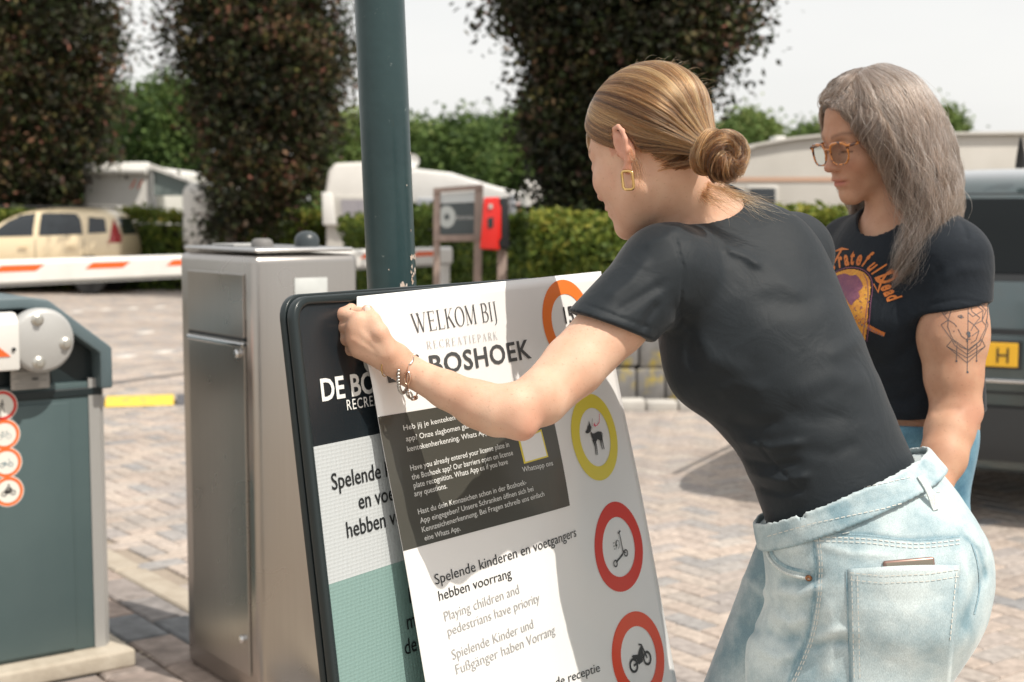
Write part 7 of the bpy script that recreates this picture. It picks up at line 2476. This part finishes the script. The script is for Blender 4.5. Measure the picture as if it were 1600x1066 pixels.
blob = curve_px([zp(262, 165), zp(310, 150), zp(345, 160), zp(372, 158), zp(392, 185), zp(402, 215), zp(382, 240), zp(388, 262), zp(362, 285), zp(345, 305), zp(318, 270), zp(290, 220), zp(262, 165)], 3)
draped(grid_fill(blob, 1.0), .0009, "print_patch", M_PRP, w2shirt)
items = [stroke(curve_px([zp(250, 155), zp(300, 128), zp(350, 120), zp(404, 132), zp(440, 168), zp(450, 220), zp(440, 300), zp(434, 380), zp(422, 480)], 5), 1.3),
         stroke(curve_px([zp(405, 150), zp(424, 190), zp(428, 260), zp(418, 350), zp(404, 440), zp(400, 480)], 5), 1.0)]
rr2 = random.Random(11)
for i in range(26):
    x, y = rr2.uniform(360, 432), rr2.uniform(170, 420)
    items.append(stroke([zp(x, y), zp(x + rr2.uniform(-14, 14), y + rr2.uniform(4, 16))], [1.6, .5]))
draped(merge(*items), .0011, "print_lines", M_PRP, w2shirt)
items = [stroke([zp(380, 375), zp(400, 400), zp(430, 412), zp(470, 432), zp(508, 448)], [6, 7, 8, 7, 6])]
draped(merge(*items), .0008, "print_band", M_PRO_, w2shirt)
items = [shift(ring2d(.8, 1.5, 10), *zp(385 + 14 * i, 392 + 7.5 * i)) for i in range(9)]
draped(merge(*items), .0012, "print_dots", cloth_mat("printed_blue_grey", (.16, .20, .26), (.12, .15, .2), .8, .2), w2shirt)
# tattoo
TT = [[(917, 276), (916, 440), (912, 632)], [(822, 375), (785, 400), (838, 475), (812, 505), (912, 562)], [(838, 475), (850, 500), (912, 545)], [(862, 500), (860, 575)], [(812, 505), (912, 586)],
      [(1004, 375), (1014, 400), (985, 475), (1000, 505), (912, 562)], [(985, 475), (975, 500), (912, 545)], [(960, 495), (958, 575)], [(1000, 505), (912, 586)],
      [(778, 292), (790, 340), (820, 376), (836, 325), (815, 285)], [(790, 300), (806, 350), (828, 318)], [(798, 290), (815, 340)], [(785, 315), (822, 305)], [(820, 376), (818, 410), (832, 450), (850, 482), (880, 508), (917, 522)],
      [(820, 376), (850, 395), (862, 410)], [(868, 420), (885, 455), (905, 470), (930, 470)], [(1012, 296), (1012, 350), (1000, 420), (970, 482), (917, 522)], [(930, 284), (990, 330), (940, 360), (918, 340)],
      [(930, 284), (935, 335), (975, 365), (945, 400), (918, 380)], [(975, 300), (1005, 330), (985, 380), (945, 400), (970, 430), (935, 455)], [(990, 330), (985, 380), (1000, 400)], [(935, 285), (960, 310), (1000, 300)],
      [(970, 430), (955, 475), (930, 490)], [(945, 400), (930, 430)], [(866, 358), (882, 352), (896, 364), (882, 368), (866, 358)], [(840, 470), (912, 520)], [(985, 470), (917, 530)], [(845, 288), (850, 300)], [(760, 310), (765, 300)]]
M_TAT = mat("faded_tattoo_ink", (.085, .085, .095), .55)
mb = MB()
for l in TT: strip_on(mb, bvK, [zp(*p) for p in l], .95, .0005, 2.5)
for (x, y, r_) in ((882, 361, 1.5), (918, 442, 3.2), (922, 455, 2.4), (914, 632, 1.8), (860, 578, 1.6), (958, 577, 1.4), (848, 432, 1.0), (912, 478, 1.6)):
    V, F = shift(disc2d(r_, 10), *zp(x, y))
    vs = [cast(bvK, a, b) for a, b in V]; mb.add([h + n_ * .0006 for h, n_ in vs], F)
rel(mb, W2).build("tattoo", M_TAT, w2body)

# glasses
M_TORT = mat("tortoise_shell", (.62, .22, .04), .15, col2=(.09, .025, .010), scale=120, fmin=.48, fmax=.56, coat=.8)
gl = bpy.data.objects.new("glasses", None)
def g3(l, f, u): return from_local((l, f, u), C2, A2, s2) - W2.location
def lens_loop(sg, grow=0.0, n=32):
    pts = []
    for k in range(n):
        a = 2 * math.pi * k / n
        c, s_ = math.cos(a), math.sin(a)
        x = abs(c) ** .62 * (1 if c > 0 else -1) * (.0255 + grow); y = abs(s_) ** .62 * (1 if s_ > 0 else -1) * (.0205 + grow)
        if y < 0: x *= 1 - .12 * (-y / .02)
        lx = .0335 + x
        pts.append((sg * lx, .1035 - .006 * (lx / .06) ** 2 - .0015 * (y / .02), -.004 + y))
    return pts
fmb = MB()
for sg in (1, -1):
    lp = lens_loop(sg)
    rads = [.0019 + .0011 * max(0, (p[2] + .004) / .02) for p in lp]
    fmb.tube([g3(*p) for p in lp], rads, 8, closed=True)
fmb.tube([g3(-.009, .1030, .004), g3(-.004, .1050, .0065), g3(.004, .1050, .0065), g3(.009, .1030, .004)], .0021, 8)
glf = fmb.build("glasses", M_TORT, W2, auto=60)
for sg in (1, -1):
    MB().tube([g3(sg * .0585, .0985, .010), g3(sg * .066, .092, .010), g3(sg * .0735, .050, .008), g3(sg * .0775, -.004, .006), g3(sg * .076, -.026, -.012)], [.0034, .0032, .0026, .0024, .002], 8).build("temple_arm", M_TORT, glf, auto=60)
    vs = [g3(*p) for p in lens_loop(sg, -.001)]
    mesh_obj("lens", vs, [tuple(range(len(vs)))], glass_mat("clear_lens", (.02, .02, .02), .02, .93), glf)

# eyes under half closed lids (only a dark slit with lashes shows)
# ---- wavy grey brown hair
M_HAIR2 = hair_mat("grey_brown_wavy_hair", [(0, (.035, .022, .014)), (.3, (.10, .066, .048)), (.58, (.20, .145, .115)), (.82, (.38, .32, .28)), (1, (.62, .57, .53))], .33)
def hline2(y): return np.interp(y, [-.11, -.05, -.033, -.010, .012, .035, .052, .068, .080, .09], [-.075, -.070, -.055, -.03, .012, .036, .052, .066, .074, .076])
def cap2(p):
    q = to_local(p, C2, A2, s2)
    d = ell(q, (0, -.012, .042), (.082, .100, .087))
    hz = hline2(q[:, 1]) - q[:, 2] + .012 * (q[:, 1] > .02)
    return np.maximum(d, hz * .7) * s2
GN = [[(1334, 124, 2.555), (1341, 160, 2.515), (1356, 192, 2.49), (1374, 218, 2.482), (1392, 248, 2.48), (1408, 290, 2.475), (1414, 345, 2.47), (1408, 395, 2.455), (1404, 440, 2.45)],
      [(1340, 116, 2.56), (1358, 148, 2.505), (1380, 190, 2.485), (1400, 235, 2.475), (1420, 290, 2.465), (1430, 345, 2.46), (1424, 395, 2.45), (1412, 452, 2.445)],
      [(1352, 108, 2.57), (1384, 134, 2.515), (1410, 182, 2.485), (1428, 240, 2.472), (1442, 300, 2.46), (1446, 352, 2.455), (1436, 400, 2.448), (1420, 445, 2.445)],
      [(1366, 102, 2.585), (1406, 124, 2.53), (1436, 172, 2.50), (1450, 240, 2.485), (1462, 300, 2.475), (1460, 350, 2.465), (1448, 390, 2.455), (1432, 425, 2.45)],
      [(1380, 100, 2.60), (1424, 122, 2.56), (1456, 176, 2.53), (1468, 240, 2.52), (1478, 300, 2.51), (1474, 345, 2.50), (1462, 378, 2.485), (1446, 408, 2.47)],
      [(1392, 102, 2.63), (1438, 130, 2.61), (1468, 186, 2.59), (1480, 240, 2.585), (1488, 290, 2.58), (1486, 330, 2.57), (1478, 358, 2.55), (1468, 385, 2.53)],
      [(1398, 106, 2.67), (1440, 138, 2.68), (1468, 200, 2.68), (1480, 260, 2.68), (1484, 310, 2.67), (1474, 350, 2.66)],
      [(1384, 106, 2.70), (1420, 140, 2.73), (1440, 200, 2.74), (1450, 260, 2.73), (1450, 320, 2.71), (1440, 360, 2.69)]]
GF = [[(1336, 120, 2.60), (1318, 124, 2.585), (1302, 136, 2.60), (1292, 152, 2.64), (1294, 172, 2.70), (1306, 220, 2.735), (1326, 280, 2.74), (1344, 330, 2.71), (1340, 360, 2.68), (1322, 385, 2.66), (1296, 396, 2.65)],
      [(1344, 113, 2.63), (1326, 114, 2.63), (1308, 128, 2.67), (1302, 160, 2.72), (1314, 230, 2.755), (1334, 290, 2.755), (1352, 340, 2.71), (1346, 375, 2.67), (1330, 400, 2.65), (1312, 412, 2.65)],
      [(1356, 106, 2.66), (1340, 110, 2.69), (1322, 130, 2.73), (1318, 180, 2.76), (1330, 240, 2.765), (1348, 300, 2.75), (1358, 345, 2.71), (1352, 375, 2.67)]]
def gpos(g, t):
    n = len(g) - 1; x = np.clip(t, 0, 1) * n; i = np.minimum(x.astype(int), n - 1); f = (x - i)[:, None]
    G_ = np.array([P(*q) for q in g])
    p0, p1, p2, p3 = G_[np.maximum(i - 1, 0)], G_[i], G_[i + 1], G_[np.minimum(i + 2, n)]
    return .5 * ((2 * p1) + (p2 - p0) * f + (2 * p0 - 5 * p1 + 4 * p2 - p3) * f ** 2 + (3 * p1 - p0 - 3 * p2 + p3) * f ** 3)
def wavy(GS, n, k, wlo, whi, thick, seed, nclump=64, tight=.72, lenv=(.72, 1.03)):
    r = np.random.default_rng(seed)
    w = r.uniform(wlo, whi, n)
    cl = r.integers(0, nclump, n)
    cw = r.uniform(wlo, whi, nclump)[cl]; w = w * (1 - tight) + cw * tight
    cph = r.uniform(0, 6.28, nclump)[cl]; cfr = r.uniform(1.7, 3.2, nclump)[cl]; camp = r.uniform(.5, 1.3, nclump)[cl]; cdep = r.uniform(0, 1, nclump)[cl]
    i = np.minimum(w.astype(int), len(GS) - 2); f = (w - i)[:, None]
    L0 = r.uniform(lenv[0], lenv[1], n) * r.uniform(.9, 1.0, nclump)[cl]
    o = r.normal(0, 1, (n, 3)); dep = r.random(n) ** 1.5
    S = []
    allg = [G_ for G_ in GS]
    for t in np.linspace(0, 1, k):
        tt = t * L0
        P0 = np.zeros((n, 3)); P1 = np.zeros((n, 3))
        for gi in range(len(GS)):
            a = i == gi; b = (i + 1) == gi
            if a.any(): P0[a] = gpos(GS[gi], tt[a])
            if b.any(): P1[b] = gpos(GS[gi], tt[b])
        q = P0 * (1 - f) + P1 * f
        amp = (.0012 + .0105 * min(1, t * 1.6)) * camp * 1.45
        ph = cph + cfr * 6.28 * tt + .25 * o[:, 0]
        q = q + np.stack([amp * np.sin(ph), amp * .7 * np.cos(ph * 1.0 + 1), amp * .35 * np.sin(ph + .8)], 1)
        q = q + o * (.0007 + .0020 * t)
        q = q + A3((0, 1, 0))[None] * (dep * thick * (.35 + .65 * min(1, t * 2.2)))[:, None] + A3((0, 1, 0))[None] * (.016 * cdep * min(1, t * 3))[:, None]
        qq = to_local(q, C2, A2, s2)
        e_ = ell(qq, (0, -.012, .042), (.0835, .1015, .0885))
        mk = e_ < .001
        dirn = qq - np.array([0, -.012, .042]); dirn /= np.linalg.norm(dirn, axis=1)[:, None]
        qq2 = qq + dirn * np.where(mk, .001 - e_ + dep * .003, 0)[:, None]
        M_ = np.array([list(a) for a in A2])
        if t < .6: q = A3(C2) + (qq2 @ M_) * s2
        S.append(q)
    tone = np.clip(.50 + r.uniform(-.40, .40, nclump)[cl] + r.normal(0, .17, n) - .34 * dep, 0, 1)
    return np.stack(S, 1), tone
def core2(p):
    d = cap2(p)
    for g in GN[1:6]:
        pts = [P(x - 5, y, Y + .030) for x, y, Y in g[2:-2]]
        e = chain(p, [(q_, .017 - .0015 * i) for i, q_ in enumerate(pts)], .01)
        d = smin(d, e, .015)
    return d
w2hair = sdf_mesh("hair_mass", core2, A3(C2) - np.array([.20, .2, .32]), A3(C2) + np.array([.24, .22, .17]), .0042, M_HAIRCORE2, w2body, 0)
w2hair.data.transform(Matrix.Translation(-W2.location))
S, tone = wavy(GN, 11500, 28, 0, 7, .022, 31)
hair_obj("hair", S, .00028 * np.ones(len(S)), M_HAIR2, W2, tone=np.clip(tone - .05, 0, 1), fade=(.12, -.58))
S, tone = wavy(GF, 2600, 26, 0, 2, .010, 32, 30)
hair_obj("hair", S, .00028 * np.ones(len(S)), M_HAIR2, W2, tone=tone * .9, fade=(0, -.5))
GT = [[(1336, 116, 2.60), (1316, 122, 2.580), (1300, 140, 2.585), (1298, 154, 2.57), (1316, 164, 2.535), (1340, 182, 2.505), (1362, 212, 2.485), (1388, 250, 2.475), (1408, 300, 2.47)],
      [(1340, 113, 2.585), (1322, 122, 2.565), (1312, 138, 2.555), (1318, 150, 2.540), (1336, 164, 2.515), (1356, 190, 2.49), (1376, 222, 2.48), (1400, 262, 2.472), (1416, 320, 2.465)],
      [(1344, 111, 2.575), (1332, 122, 2.550), (1328, 138, 2.535), (1340, 158, 2.512), (1360, 184, 2.49), (1382, 220, 2.478), (1404, 262, 2.468), (1420, 312, 2.462), (1426, 370, 2.455)]]
S, tone = wavy(GT, 3400, 26, 0, 2, .006, 35, 40, .4, (.6, 1.0))
hair_obj("hair", S, .00028 * np.ones(len(S)), M_HAIR2, W2, tone=np.clip(tone - .08, 0, 1))
S, tone = wavy(GN[:6], 900, 26, 0, 5, -.006, 33, 200, .2)
S = S + np.random.default_rng(2).normal(0, .0055, (len(S), 1, 3)) * np.linspace(.2, 1.4, 26)[None, :, None]
hair_obj("stray_strands", S, .00017 * np.ones(len(S)), M_HAIR2, W2, tone=np.clip(tone + .12, 0, 1))
